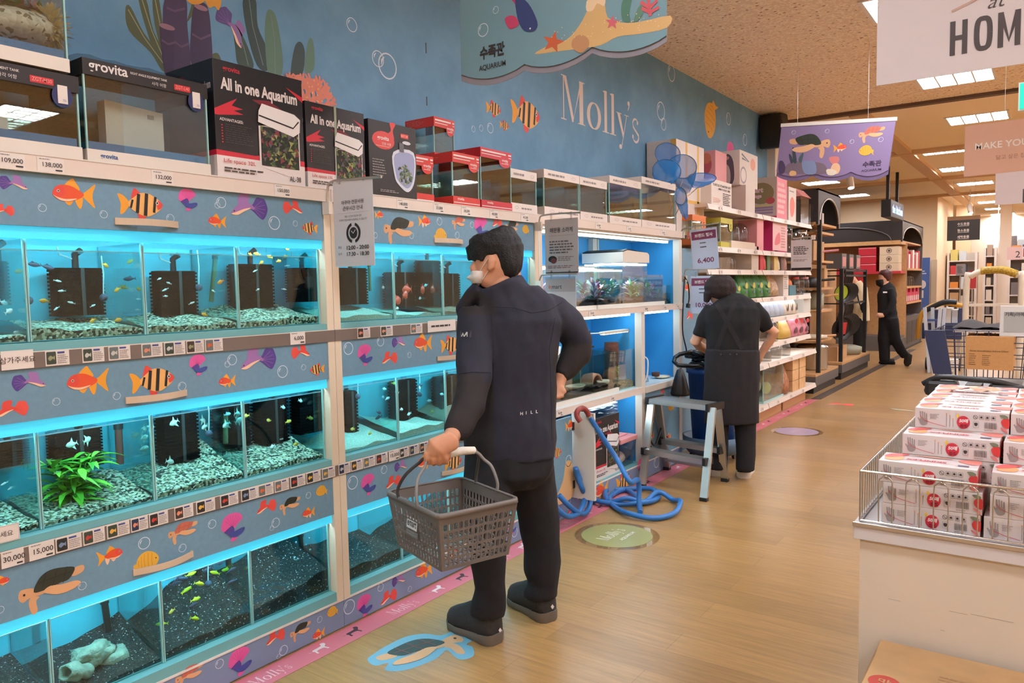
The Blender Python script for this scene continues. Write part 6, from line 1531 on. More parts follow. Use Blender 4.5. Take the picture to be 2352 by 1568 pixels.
# ------------------------------------------------------------------ hanging signs
SN = V((0, -1, 0))
def yfr(px, py, y): return Fr(hy(px, py, y), (1, 0, 0), (0, 0, 1), SN)
def sheet(pts, y, mat, th=.004, edge=None):
    """upright sheet across the aisle, outline in room x, z"""
    m = MB(); m.slab([(a, y, b) for a, b in pts], (0, th, 0), mat, edge or mat); return m
def scallop(y, cusps, sag, top, n=9):
    """outline with hanging lobes between the cusp pixels"""
    c = [hy(px, py, y) for px, py in cusps]; pts = []
    for i in range(len(c)-1):
        for k in range(n):
            t = k/n; p = c[i].lerp(c[i+1], t); pts.append((p.x, p.z-sag*math.sin(PI*t)**.8))
    pts.append((c[-1].x, c[-1].z)); pts += [(c[-1].x, top), (c[0].x, top)]
    return pts
sgb = M('sign_blue', (118, 152, 162), .6); sgl = M('sign_rim_shaded', (140, 134, 142), .6); sgp = M('sign_violet', (136, 114, 150), .6); sgv = M('sign_violet_rim', (112, 92, 128), .6)  # shade on the blue sign's lower layer is put into its grey rim colour
Yb = 2.6
s1 = thing('hanging_sign', 'scalloped blue aquarium sign hanging over the man', 'hanging sign', (hy(1295, 150, Yb).x, Yb, 2.25))
cus = ((1060, 186), (1204, 162), (1360, 122), (1531, 96))
o = wb(sheet(scallop(Yb, cus, .035, 3.05), Yb, sgl), 'rim_board', s1)
up = [(a, b-15) for a, b in cus]
face = wb(sheet(scallop(Yb-.006, up, .035, 3.05), Yb-.006, sgb), 'printed_face', s1)
def P1(mb, kind, px, py, w, flip=False, rot=0): PRINTS[kind](mb, Fr(hy(px, py, Yb-.0061), (-w if flip else w, 0, 0), (0, 0, w), SN).sub(0, 0, 1, 1, rot))
m = MB(); fr0 = Fr((0, Yb-.0061, 0), (1, 0, 0), (0, 0, 1), SN)
def pp(pts, mat, k=1, y=Yb-.0061, q=3):
    s = smooth(pts, q) if q else pts; kk = lay(m, k); m.poly([hy(a, b, y)+SN*(.0006*kk) for a, b in s], mat)
SAND = C(214, 172, 114); SAN2 = C(200, 154, 98)
pp([(1228, 124), (1262, 104), (1300, 92), (1330, 60), (1352, 18), (1355, 2), (1386, 0), (1396, 40), (1430, 52), (1470, 50), (1540, 36), (1531, 64), (1470, 78), (1420, 84), (1380, 104), (1330, 112), (1280, 118)], SAND)
pp([(1347, 24), (1352, -4), (1388, -6), (1388, 14), (1372, 8), (1362, 24)], C(232, 200, 160), 2)
def star(cx, cy, r, mat, a0):
    pts = []
    for i in range(10):
        a = a0+PI*i/5; q = r if i % 2 == 0 else r*.42; pts.append((cx+q*math.cos(a), cy-q*math.sin(a)))
    pp(pts, mat, 3, q=0)
star(1271, 97, 26, C(200, 98, 62), 1.35); star(1407, 52, 17, C(206, 100, 110), 1.5)
pp([(1314, 108), (1318, 88), (1336, 80), (1352, 90), (1352, 108), (1334, 122)], C(190, 140, 98), 3)
r = random.Random(6)
for i in range(40):
    x = r.uniform(1270, 1520); y = r.uniform(60, 100)-(x-1270)*.14; ell(m, fr0, hy(x, y, Yb).x, hy(x, y, Yb).z, .0022, .0022, C(232, 204, 160), 4, 6)
pp([(1430, 46), (1428, 10), (1440, -10), (1452, -8), (1446, 30), (1448, 50)], C(84, 124, 104), 2); pp([(1456, 48), (1466, 18), (1478, 12), (1476, 34), (1462, 50)], C(96, 132, 110), 2)
for a, b in (((1496, 38), (1490, -10)), ((1494, 20), (1474, 6)), ((1494, 20), (1512, 2)), ((1495, 30), (1476, 20)), ((1495, 30), (1516, 18))):
    A_, B_ = hy(*a, Yb), hy(*b, Yb); stroke(m, fr0, [(A_.x, A_.z), (B_.x, B_.z)], .012, C(204, 92, 98), 3)
pp([(1184, 0), (1196, -6), (1214, 8), (1228, 32), (1236, 58), (1226, 72), (1204, 70), (1190, 44)], C(58, 70, 118), 3); pp([(1160, 44), (1172, 36), (1186, 40), (1192, 56), (1178, 66), (1168, 64)], C(196, 70, 106), 2); pp([(1174, -5), (1190, -5), (1206, 14), (1214, 20), (1196, 24), (1184, 10)], C(190, 62, 112), 2)
ell(m, fr0, hy(1221, 67, Yb).x, hy(1221, 67, Yb).z, .004, .004, WHT, 6, 8)
for px, py, w in ((1110, 69, .055), (1139, 23, .03)): P1(m, 'bubble', px, py, w)
text(m, yfr(1131, 117, Yb-.0061), '수족관', 0, 0, .056, ink, 2, .04, w=.13); text(m, yfr(1131, 152, Yb-.0061), 'AQUARIUM', 0, 0, .026, ink, 2, .02, w=.14)
wb(m, 'print', face)
for px in (1110, 1480): x = hy(px, 100, Yb).x; wb(MB().tube([(x, Yb, 3.04), (x, Yb, CEIL)], .0015, alu, 5), 'cord', s1)
Yc = 7.0
s2 = thing('hanging_sign', 'scalloped violet aquarium sign with turtle hanging at the end of the wall', 'hanging sign', (hy(1925, 410, Yc).x, Yc, 2.35))
cus = ((1783, 404), (1865, 404), (1955, 404), (2040, 400)); tp = hy(1925, 280, Yc).z
def quad_scallop(cus, sag, y, tl, tr):
    p = scallop(y, cus, sag, 0)[:-2]; a, b = hy(*tr, y), hy(*tl, y); return p+[(a.x, a.z), (b.x, b.z)]
wb(sheet(quad_scallop(cus, .045, Yc, (1795, 290), (2058, 275)), Yc, sgv), 'rim_board', s2)
face = wb(sheet(quad_scallop([(a, b-10) for a, b in cus], .045, Yc-.006, (1795, 290), (2058, 275)), Yc-.006, sgp), 'printed_face', s2)
a, b = hy(1794, 288, Yc), hy(2061, 273, Yc); wb(MB().bar(a, b, .02, .03, white_metal), 'top_bar', s2)
for px, py in ((1832, 284), (1994, 276)):
    q = hy(px, py, Yc); wb(MB().tube([q, (q.x, Yc, CEIL)], .002, alu, 5), 'cord', s2)
m = MB(); yv = Yc-.0061
def P2(kind, px, py, w, flip=False, rot=0): PRINTS[kind](m, Fr(hy(px, py, yv), (-w if flip else w, 0, 0), (0, 0, w), SN).sub(0, 0, 1, 1, rot))
def pq(pts, mat, k=1): pp(pts, mat, k, yv)
P2('turtle', 1860, 333, .34, True); P2('koi', 1929, 339, .11, True); P2('redturtle', 2002, 306, .2); P2('discus', 1989, 346, .12)
for px, py, w in ((1823, 304, .035), (1900, 301, .035), (1957, 325, .035), (2023, 320, .04)): P2('bubble', px, py, w)
pq([(1802, 396), (1806, 380), (1820, 372), (1840, 370), (1872, 372), (1894, 378), (1898, 398), (1850, 400)], C(116, 98, 110)); pq([(1842, 372), (1856, 369), (1872, 372), (1874, 398), (1848, 398)], C(122, 132, 164), 2)
pq([(1812, 354), (1818, 358), (1822, 372), (1816, 374)], C(56, 66, 74), 2); pq([(1820, 340), (1826, 344), (1830, 372), (1822, 372)], C(56, 66, 74), 2); pq([(1834, 366), (1842, 352), (1846, 354), (1840, 374)], C(70, 90, 92), 2)
pq([(1904, 366), (1908, 360), (1926, 360), (1926, 372), (1914, 378)], C(206, 120, 114), 2); pq([(1908, 390), (1914, 376), (1926, 376), (1930, 388), (1922, 400)], C(222, 176, 136), 2); pq([(1898, 390), (1910, 388), (1922, 394), (1916, 402), (1902, 402)], C(222, 206, 184), 3)
pq([(1813, 398), (1818, 392), (1828, 394), (1828, 402), (1816, 404)], C(216, 168, 118), 3); pq([(1789, 372), (1798, 370), (1804, 384), (1800, 398), (1789, 396)], C(70, 56, 88), 2)
text(m, yfr(2003, 376, yv), '수족관', 0, 0, .05, C(60, 44, 72), 2, .03, w=.145); text(m, yfr(2001, 391, yv), 'AQUARIUM', 0, 0, .022, C(60, 44, 72), 2, .02, w=.155)
wb(m, 'print', face)
# big white sign
Yh = 3.0; t = thing('hanging_sign', 'large white hanging sign with dark HOM letters at the top right', 'hanging sign', (-.1, Yh, 2.1))
a = hy(2013, 197, Yh); b = hy(2352, 145, Yh); wsg = M('sign_white', (214, 204, 204), .6)
fc = wb(sheet([(a.x, a.z), (.75, a.z-.005), (.75, 3.0), (a.x-.002, 3.0)], Yh, wsg), 'board', t)
m = MB(); fr0 = Fr((0, Yh-.0005, 0), (1, 0, 0), (0, 0, 1), SN); dk = C(72, 62, 62)
def L3(pts, w):
    q = [hy(p[0], p[1], Yh) for p in pts]; stroke(m, fr0, [(p.x, p.z) for p in q], w, dk, 2)
h0 = hy(2188, 90, Yh); hh = abs(hy(2188, 50, Yh).z-hy(2188, 128, Yh).z)
def R3(x0, z0, x1, z1, mat=dk): rect(m, fr0, x0, z0, x1, z1, mat, 2)
zb_ = hy(2188, 128, Yh).z; zt_ = zb_+hh; x = hy(2182, 90, Yh).x; sw = .0155; w_ = hy(2222, 90, Yh).x-x
R3(x, zb_, x+sw, zt_); R3(x+w_-sw, zb_, x+w_, zt_); R3(x+sw, (zb_+zt_)/2-sw/2, x+w_-sw, (zb_+zt_)/2+sw/2)
x = hy(2237, 80, Yh).x; w_ = hy(2280, 80, Yh).x-x
for sx, a0, a1 in ((0, PI, 2*PI), (0, 0, PI)): pass
pts = [(x+w_/2+(w_/2-sw/2)*math.copysign(abs(math.cos(q))**.55, math.cos(q)), (zb_+zt_)/2+(hh/2-sw/2)*math.copysign(abs(math.sin(q))**.75, math.sin(q))) for q in [2*PI*i/28 for i in range(29)]]; stroke(m, fr0, pts, sw, dk, 2)
x = hy(2292, 70, Yh).x; w_ = .062
R3(x, zb_, x+sw, zt_); R3(x+w_-sw, zb_, x+w_, zt_); stroke(m, fr0, [(x+sw*.5, zt_-.002), (x+w_/2, zb_+.02), (x+w_-sw*.5, zt_-.002)], sw*.95, dk, 2)
x += w_+.016; R3(x, zb_, x+sw, zt_); 
for z in (zb_, (zb_+zt_)/2-sw/2, zt_-sw): R3(x, z, x+.042, z+sw)
text(m, yfr(2291, 4, Yh-.0005), 'at', 0, 0, .034, dk, 2, -.005, shear=.35); q0, q1 = hy(2186, 27, Yh), hy(2340, -50, Yh); stroke(m, fr0, [(q0.x, q0.z), (q1.x, q1.z)], .008, C(196, 160, 144), 2)
wb(m, 'print', fc)
for x in (-.45, .6): wb(MB().tube([(x, Yh+.002, 2.99), (x, Yh+.002, CEIL)], .0015, alu, 5), 'cord', t)
# peach sign and the pale one behind it
Yp = 6.0; t = thing('hanging_sign', 'peach hanging sign reading MAKE YOUR', 'hanging sign', (-.1, Yp, 2.13)); a, b = hy(2217, 290, Yp), hy(2213, 406, Yp)
fc = wb(sheet([(b.x, b.z), (.6, b.z+.02), (.6, a.z+.02), (a.x, a.z)], Yp, M('sign_peach', (212, 164, 138), .6)), 'board', t); m = MB(); wt_ = C(232, 222, 214)
f = yfr(2240, 337, Yp-.0005); text(m, f, 'MAKE YOUR HOME', 0, 0, .044, wt_, 2, .015, align='l'); f = yfr(2288, 362, Yp-.0005); text(m, f, '닮고 싶은 집, 담고 싶은 집', 0, 0, .03, C(150, 106, 88), 2, align='l'); wb(m, 'print', fc)
for x in (-.3, .4): wb(MB().tube([(x, Yp+.002, a.z), (x, Yp+.002, CEIL)], .0015, alu, 5), 'cord', t)
Yq = 8.2; t = thing('hanging_sign', 'pale lilac sign hanging behind the peach one', 'hanging sign', (-.1, Yq, 2.1)); a, b = hy(2287, 395, Yq), hy(2285, 471, Yq)
fc = wb(sheet([(b.x, b.z), (.7, b.z), (.7, a.z+.25), (a.x, a.z+.25)], Yq, M('sign_lilac', (206, 190, 188), .6)), 'board', t); m = MB(); q = hy(2349, 447, Yq); m.box(q.x, q.x+.03, Yq-.001, Yq, q.z-.07, q.z+.05, dk); m.box(q.x+.09, q.x+.12, Yq-.001, Yq, q.z-.07, q.z+.05, dk); m.box(q.x+.03, q.x+.09, Yq-.001, Yq, q.z-.02, q.z+.01, dk); wb(m, 'print', fc)
for x in (-.2, .5): wb(MB().tube([(x, Yq+.002, a.z+.24), (x, Yq+.002, CEIL)], .0015, alu, 5), 'cord', t)
# exit lamp at the right edge
Yx = 4.6; a, b = hy(2340, 190, Yx), hy(2339, 254, Yx); t = thing('exit_light', 'glowing green emergency light at the right edge of the picture', 'exit light', (a.x+.2, Yx, b.z))
wb(MB().box(a.x, a.x+.4, Yx, Yx+.04, b.z, a.z, M('exit_case', (210, 214, 208), .4)), 'case', t); wb(MB().box(a.x+.006, a.x+.394, Yx-.003, Yx, b.z+.006, a.z-.006, M('exit_green', (20, 190, 150), emit=.9)), 'lit_face', t); wb(MB().tube([(a.x+.2, Yx+.02, a.z), (a.x+.2, Yx+.02, CEIL)], .006, white_metal, 6), 'rod', t)
# black department sign and lit kitchen sign
Yk = 18.0; a, b = hy(2176, 498, Yk), hy(2250, 550, Yk); t = thing('hanging_sign', 'black department sign with three rows of white words', 'hanging sign', ((a.x+b.x)/2, Yk, b.z))
wb(MB().box(a.x, b.x, Yk, Yk+.03, b.z, a.z-.08, M('sign_black', (52, 44, 40), .5)), 'board', t); wb(MB().box(a.x, b.x, Yk-.001, Yk+.03, a.z-.08, a.z, M('sign_tan', (150, 112, 76), .6)), 'header', t); m = MB()
for i, s in enumerate(('수도용품', '청소용품', '세탁용품')): text(m, Fr(((a.x+b.x)/2, Yk-.001, a.z-.16-.13*i), (1, 0, 0), (0, 0, 1), SN), s, 0, 0, .055, wt_, 2, .02); rect(m, Fr(((a.x+b.x)/2, Yk-.001, a.z-.16-.13*i), (1, 0, 0), (0, 0, 1), SN), -.1, -.045, .1, -.038, wt_)
wb(m, 'print', t)
for x in (a.x+.1, b.x-.1): wb(MB().tube([(x, Yk+.015, a.z), (x, Yk+.015, CEIL)], .003, alu, 5), 'cord', t)
XK = -2.36; a, b, c_ = hx(2047, 457, XK), hx(2076, 470, XK), hx(2047, 497, XK); t = thing('lit_sign', 'black box sign with glowing blue-white words on two rods', 'sign', (XK-.06, (a.y+b.y)/2, c_.z))
wb(MB().box(XK-.16, XK, a.y, b.y, c_.z, a.z, black_pl), 'case', t, bevel=.01); m = MB(); text(m, Fr((XK, (a.y+b.y)/2, (a.z+c_.z)/2), (0, 1, 0), (0, 0, 1), WN), 'the kitchen', 0, 0, (a.z-c_.z)*.5, M('lit_words', (150, 190, 255), emit=2.2), 2, .02, w=(b.y-a.y)*.8); wb(m, 'lit_words', t)
for y in (a.y+.15, b.y-.25): wb(MB().bar((XK-.08, y, a.z), (XK-.08, y, CEIL), .05, .05, black_pl), 'rod', t)
# notices on wire arms
def notice(label, px0, px1, py0, py1, y, fn, arm=None, tilt=0, back=None, foot=None):
    a, b = hy(px0, py0, y), hy(px1, py1, y); t = thing('hanging_notice', label, 'notice', ((a.x+b.x)/2, y, b.z))
    cd = MB(); w = b.x-a.x; h = a.z-b.z; c0, s0 = math.cos(tilt), math.sin(tilt); o = V(((a.x+b.x)/2, y, (a.z+b.z)/2))
    u = V((c0, 0, s0)); v = V((-s0, 0, c0)); pts = [o-u*w/2-v*h/2, o+u*w/2-v*h/2, o+u*w/2+v*h/2, o-u*w/2+v*h/2]; cd.slab(pts, (0, .002, 0), back or M('notice_paper', (206, 204, 208), .5)); card = wb(cd, 'card', t)
    m = MB(); fn(m, Fr(o+V((0, -.0005, 0)), u, v, SN), w, h); wb(m, 'print', card)
    if arm:
        pts = [hy(*p, y) for p in arm]; mm = MB().tube(spline3(pts, 4), .005, alu, 8)
        for k in (.2, .8):
            q = o-u*w/2*(1-2*k)+v*h/2; mm.box(q.x-.004, q.x+.004, y-.004, y+.004, q.z-.01, q.z+.035, plastic_clear)
        wb(mm, 'wire_arm', t); q = pts[0]; wb(MB().cbox(q.x, q.y, q.z, .04, .02, .05, white_metal), 'clamp', t)
    return t
def n1(m, f, w, h):
    text(m, f, '아쿠아 전문사원', 0, h*.25, h*.05, ink, 2, .012, w=w*.56); text(m, f, '근무시간 안내', 0, h*.18, h*.05, ink, 2, .012, w=w*.5); rect(m, f, -w*.4, h*.125, w*.4, h*.127, inkl)
    text(m, f, '해당 시간에 방문하시면', 0, h*.085, h*.026, ink, 2, w=w*.42); text(m, f, '아쿠아 전문사원과 상담하실 수 있습니다', 0, h*.045, h*.026, ink, 2, w=w*.7)
    for a0, a1 in ((-1.3, 1.3), (1.84, 4.44)): ring(m, f, 0, -h*.11, w*.18, w*.18, w*.05, BLK, 2, a0, a1)
    ell(m, f, 0, -h*.11, w*.1, w*.1, BLK, 2); stroke(m, f, [(-w*.05, -h*.085), (0, -h*.115), (w*.06, -h*.075)], w*.014, C(206, 204, 208), 4)
    text(m, f, '평일', -w*.36, -h*.27, h*.03, ink, 2); text(m, f, '12:00 - 20:00', w*.1, -h*.28, h*.048, ink, 2, .02, w=w*.56); text(m, f, '휴게', -w*.36, -h*.35, h*.03, ink, 2); text(m, f, '17:30 - 18:30', w*.1, -h*.355, h*.048, ink, 2, .02, w=w*.56)
notice('grey notice card with a clock and opening hours on the double post', 764, 861, 420, 609, 2.10, n1, ((752, 478), (752, 440), (760, 418), (800, 412), (876, 406)))
def n2(m, f, w, h):
    text(m, f, '애완용 소라게', 0, h*.3, h*.09, ink, 2, .012, w=w*.68); rect(m, f, -w*.38, h*.2, w*.4, h*.204, inkl); lines(m, f, -w*.36, w*.38, -h*.13, h*.12, 5, C(110, 108, 114), 2, 4, .5)
    ell(m, f, -w*.27, -h*.22, w*.13, h*.06, BLK, 2); ell(m, f, -w*.24, -h*.25, w*.09, h*.05, C(120, 60, 64), 3); lines(m, f, -w*.1, w*.42, -h*.26, -h*.17, 3, inkl, 2, 5, .5); lines(m, f, -w*.42, w*.42, -h*.39, -h*.33, 2, C(150, 120, 124), 2, 6, .5)
    rect(m, f, -w*.48, -h*.5, w*.48, -h*.455, BLK)
notice('grey notice about pet hermit crabs on the post beside the display rack', 1251, 1329, 505, 629, 3.66, n2, ((1238, 520), (1240, 500), (1250, 494), (1290, 490), (1334, 488)))
def n3(m, f, w, h):
    rect(m, f, -w*.49, h*.22, w*.49, h*.5, C(178, 174, 178)); text(m, f, 'e', -w*.36, h*.31, h*.055, C(212, 120, 80), 3, .02); text(m, f, 'mart', -w*.12, h*.31, h*.065, ink, 3, .005); text(m, f, '(2만원)', -w*.1, h*.08, h*.05, inkl, 2); rect(m, f, -w*.5, h*.46, w*.5, h*.5, C(150, 190, 222), 4)
notice('lower grey notice card with shop word, partly behind the shoulder of the man', 1253, 1324, 636, 760, 3.64, n3, ((1238, 655), (1242, 636), (1255, 630), (1326, 628)))
vio = M('notice_violet', (196, 204, 226), .5)
def brand(price):
    def fn(m, f, w, h):
        rect(m, f, -w*.46, h*.24, w*.46, h*.44, purple_ink, 2); text(m, f, '브랜드 행사', 0, h*.34, h*.09, WHT, 3, .03, w=w*.68); lines(m, f, -w*.16, w*.14, h*.13, h*.18, 1, ink, 2, 3, .5); lines(m, f, -w*.16, w*.14, h*.03, h*.08, 1, ink, 2, 4, .5)
        text(m, f, price, w*.02, -h*.28, h*.14, purple_ink, 2, .02, w=w*.62)
    return fn
notice('pale violet price notice of 6,400 at the corner of the display rack', 1588, 1649, 526, 618, 5.86, brand('6,400'), ((1566, 540), (1567, 528), (1580, 523), (1650, 512)), tilt=.07, back=vio)
notice('pale violet price notice of 10,000 beside the head of the woman', 1586, 1645, 634, 720, 5.84, brand('10,000'), ((1572, 640), (1574, 622), (1584, 618), (1645, 617)), back=vio)
def n5(m, f, w, h): lines(m, f, -w*.38, w*.38, h*.02, h*.3, 5, ink, 2, 3, .5); rect(m, f, -w*.4, -h*.06, w*.4, -h*.056, inkl); lines(m, f, -w*.38, w*.38, -h*.2, -h*.12, 2, inkl, 2, 5, .5); rect(m, f, -w*.48, -h*.48, w*.48, -h*.4, BLK)
notice('grey notice with a black foot among the glass jars', 1817, 1864, 552, 621, 8.9, n5, ((1868, 545), (1850, 544), (1822, 548)))
# black bracket at the end of the wall and white spot lamp
q = hx(1778, 298, -2.74)
bl_ = MB().box(BX, BX+.2, 9.16, 9.4, q.z-.05, q.z+.02, black_pl).hexa([V((BX+.04, 9.0, q.z-.24)), V((BX+.34, 9.0, q.z-.24)), V((BX+.34, 9.3, q.z-.2)), V((BX+.04, 9.3, q.z-.2)), V((BX+.0, 9.1, q.z+.16)), V((BX+.26, 9.1, q.z+.16)), V((BX+.26, 9.4, q.z+.22)), V((BX+.0, 9.4, q.z+.22))], black_pl)
solo(bl_, 'wall_speaker', 'black speaker high at the end of the painted wall', 'speaker', (BX+.15, 9.2, q.z-.24), bevel=.03)
def spot(px, py, y, label, d=(0.06, -.1, -.3)):
    q = hy(px, py, y); t = thing('spot_lamp', label, 'spot lamp', q); d = V(d).normalized()*.2
    wb(MB().tube([q-d*.5, q+d*.5], .05, white_metal, 14), 'head', t); wb(MB().tube([q+d*.5, q+d*.52], .043, M('spot_glow', (255, 236, 214), emit=6), 14), 'bulb', t); wb(MB().tube([q-d*.4, (q.x, q.y+.02, CEIL)], .01, white_metal, 8), 'stem', t)
spot(1953, 418, 12.5, 'white spot lamp under the violet sign')
spot(2228, 480, 20, 'white spot lamp above the black department sign'); spot(2293, 533, 24, 'far white spot lamp right of the black sign')
# ------------------------------------------------------------------ floor stickers
UZ = V((0, 0, 1))
pink = M('pink_tape', (214, 116, 130), .35)
ps = thing('floor_tape', 'long pink floor tape with white words along the racks', 'floor tape', (-2.385, 5.5, 0)); wb(MB().box(-2.445, -2.325, .9, 9.62, .0004, .0010, pink), 'tape', ps)
fr0 = Fr((-2.385, 0, .0010), (0, 1, 0), (-1, 0, 0), UZ)
y = 1.62; i = 0
while y < 9.4:
    m = MB(); f = fr0.sub(y, -.03, .034)
    serif(m, f, "Molly's", C(236, 190, 196)); wb(m, 'lettering', ps)
    for dx, mat in ((.32, C(232, 214, 214)), (.5, C(70, 54, 58))):
        m = MB(); g = fr0.sub(y+dx, 0, .1)
        bl(m, g, [(-.5, .1), (-.3, .0), (-.25, .12), (.2, .16), (.3, .34), (.46, .3), (.44, .14), (.3, .02), (.34, -.22), (.26, -.22), (.2, -.04), (-.14, -.04), (-.2, -.24), (-.28, -.22), (-.26, -.02), (-.4, .02)], mat, 1, 3); wb(m, 'printed_animal', ps)
    y += .72
olive = M('olive_sticker', (150, 146, 88), .3); film = GL('clear_film', (236, 232, 222), .03)
def disc(label, c, r, mat, fn, sx=1.0):
    t = thing('floor_sticker', label, 'floor sticker', (c[0], c[1], 0)); f = Fr((c[0], c[1], .0008), (0, 1, 0), (-1, 0, 0), UZ)
    m = MB(); ell(m, f, 0, 0, r*1.19, r*1.19, film, 0, 40); wb(m, 'clear_edge', t); m = MB(); ell(m, f, 0, 0, r, r, mat, 1, 40); wb(m, 'disc', t); m = MB(); fn(m, f); wb(m, 'lettering', t)
    m = MB(); ring(m, f, 0, 0, r*1.2, r*1.2, .002, C(150, 118, 80), 2, n=40); wb(m, 'edge_line', t)
def dl(m, f): serif(m, f.sub(-.115, .0, .046), "Molly's", C(226, 222, 206), 2); text(m, f, 'AQUARIUM', .02, -.06, .028, C(226, 222, 206), 3, .02)
disc('olive round floor sticker with white words near the blue hose', (-2.03, 3.83), .205, olive, dl)
disc('lilac round floor sticker beyond the step ladder', (-2.0, 7.48), .2, M('lilac_sticker', (168, 146, 172), .3), lambda m, f: serif(m, f.sub(-.1, 0, .04), "Molly's", C(206, 190, 206)))
def flat_print(label, fn, px0, py0, px1, py1, outline=None):
    a, b = hz(px0, py0), hz(px1, py1); u = b-a; L_ = u.length; u.normalize(); v = V((-u.y, u.x, 0)); c = (a+b)/2; t = thing('floor_sticker', label, 'floor sticker', (c.x, c.y, 0)); f = Fr((c.x, c.y, .0006), u*L_, v*L_, UZ); fn(t, f)
def turt(t, f):
    f = Fr(f.o, -f.u, f.v, UZ)      # head at the far end
    m = MB(); bl(m, f, [(-.6, .0), (-.54, .18), (-.34, .18), (-.22, .34), (0, .42), (.3, .36), (.46, .3), (.6, .22), (.6, .04), (.46, -.0), (.56, -.12), (.4, -.26), (.05, -.27), (-.12, -.2), (-.2, -.18), (-.18, -.44), (-.34, -.48), (-.46, -.3), (-.44, -.2), (-.56, -.16)], C(112, 166, 190), 0); wb(m, 'blue_edge', t)
    m = MB(); p_turtle(m, f, C(48, 62, 58)); wb(m, 'printed_turtle', t)
flat_print('turtle floor sticker with pale blue edge at the feet of the man', turt, 884, 1525, 1058, 1462)
def fishy(t, f): m = MB(); p_redfish(m, f); wb(m, 'printed_fish', t)
flat_print('small red fish sticker on the floor farther down the aisle', fishy, 1898, 927, 1962, 930)
def greeny(t, f): m = MB(); bl(m, f, [(-.5, 0), (-.2, .1), (.2, .16), (.5, .04), (.2, -.06), (-.2, -.1)], C(164, 176, 150), 1); bl(m, f, [(-.1, .02), (.1, .08), (.3, .02), (.1, -.04)], C(214, 160, 120), 2); wb(m, 'printed_fish', t)
flat_print('faint green sticker on the floor left of the glove boxes', greeny, 2045, 938, 2100, 945)
solo(MB().box(-2.42, -2.30, 9.66, 17.5, .0004, .001, M('dark_tape', (74, 62, 56), .4)), 'floor_tape', 'dark floor tape along the kitchen stands', 'floor tape', (-2.36, 13, 0.0))
# ------------------------------------------------------------------ step ladder
LA, LB, LCc = hz(1475, 1118), hz(1617, 1150), hz(1665, 1105); LD = LA+(LCc-LB)
lad = thing('step_ladder', 'aluminium step ladder with ribbed platform standing by the blue hose', 'step ladder', ((LA+LCc)/2)); LT = .595
mid = lambda a, b, t: a+(b-a)*t
TA_, TB_, TC_, TD_ = [mid(p, q, .38)+V((0, 0, LT)) for p, q in ((LA, LD), (LB, LCc), (LCc, LB), (LD, LA))]
for a, b in ((LA, TA_), (LB, TB_), (LCc, TC_), (LD, TD_)):
    wb(MB().bar(a+V((0, 0, .02)), b, .05, .025, alu, up=V((0, 1, 0))), 'leg', lad); wb(MB().cbox(a.x, a.y, .012, .05, .04, .024, black_pl), 'foot', lad)
def tread(a, b, depth, z0, name):
    d = (b-a).normalized(); n_ = V((-d.y, d.x, 0)); m = MB()
    for k in range(5):
        o = n_*(depth*(k-2)/5); m.bar(a+o+V((0, 0, .0)), b+o, depth/5*.86, .034, alu)
    m.bar(a+V((0, 0, -.012)), b+V((0, 0, -.012)), depth, .014, alu); o = wb(m, name, lad)
    for p in (a, b):
        wb(MB().bar(p-d*.012, p+d*.012, depth+.012, .05, black_pl), 'end_cap', o)
    return o
ca, cb_ = (TA_+TD_)/2, (TB_+TC_)/2; tread(ca, cb_, .19, 0, 'platform')
s_a, s_b = mid(LA, TA_, .42), mid(LB, TB_, .42); tread(s_a, s_b, .085, 0, 'step'); s_a, s_b = mid(LD, TD_, .42), mid(LCc, TC_, .42); tread(s_a, s_b, .085, 0, 'step')
for t_ in (.15,): wb(MB().bar(mid(LD, TD_, t_), mid(LCc, TC_, t_), .03, .02, alu), 'brace', lad)
wb(MB().tube(spline3([mid(LA, TA_, .6), (mid(LA, TA_, .5)+mid(LD, TD_, .5))/2+V((0, 0, -.05)), mid(LD, TD_, .6)]), .008, black_pl, 6), 'safety_strap', lad)
# ------------------------------------------------------------------ blue hose with its red hook
hs = M('hose_blue', (44, 110, 178), .35); hook = M('hook_red', (142, 52, 48), .35); R_ = .0165
hose = thing('water_hose', 'blue water hose coiled on the floor and hooked over the white door', 'hose', hz(1440, 1160)); z_ = .018
def fz(*pts, z=z_): return [hz(a, b, z) for a, b in pts]
XH = WX+.115
hk = [hx(1333, 968, XH+.02), hx(1325, 955, XH), hx(1327, 943, XH), hx(1338, 937, XH), hx(1348, 945, XH+.01), hx(1353, 955, XH+.02)]
wb(MB().tube(spline3(hk, 5), R_*1.05, hook, 12), 'hook', hose); wb(MB().tube([hx(1352, 953, XH+.02), hx(1357, 961, XH+.025)], R_*1.15, chrome, 12), 'ferrule', hose)
end = hz(1468, 1172, .02)
drop = [hx(1355, 958, XH+.025), hx(1384, 1004, XH+.08), hx(1418, 1056, XH+.16), hx(1447, 1106, XH+.3), V((end.x-.02, end.y+.03, .2)), V((end.x, end.y, .03))]
wb(MB().tube(spline3(drop, 8), R_, hs, 12), 'hose_drop', hose)
c1 = fz((1470, 1176), (1466, 1150), (1440, 1126), (1412, 1134), (1400, 1150), (1415, 1166), (1450, 1185), (1505, 1190), (1550, 1180), (1563, 1164), (1545, 1148), (1512, 1143), (1480, 1152), (1440, 1158), (1400, 1154), (1390, 1140), (1405, 1128), (1450, 1122), (1495, 1126), (1513, 1138), (1500, 1152), (1460, 1158), (1420, 1158), (1380, 1156), (1355, 1145))
for i, p in enumerate(c1): p.z += .012*math.sin(i*1.3)**2+(.03 if 8 < i < 17 and i % 2 else 0)
wb(MB().tube(spline3(c1, 6), R_, hs, 12), 'hose_coil', hose)
XL = WX+.055
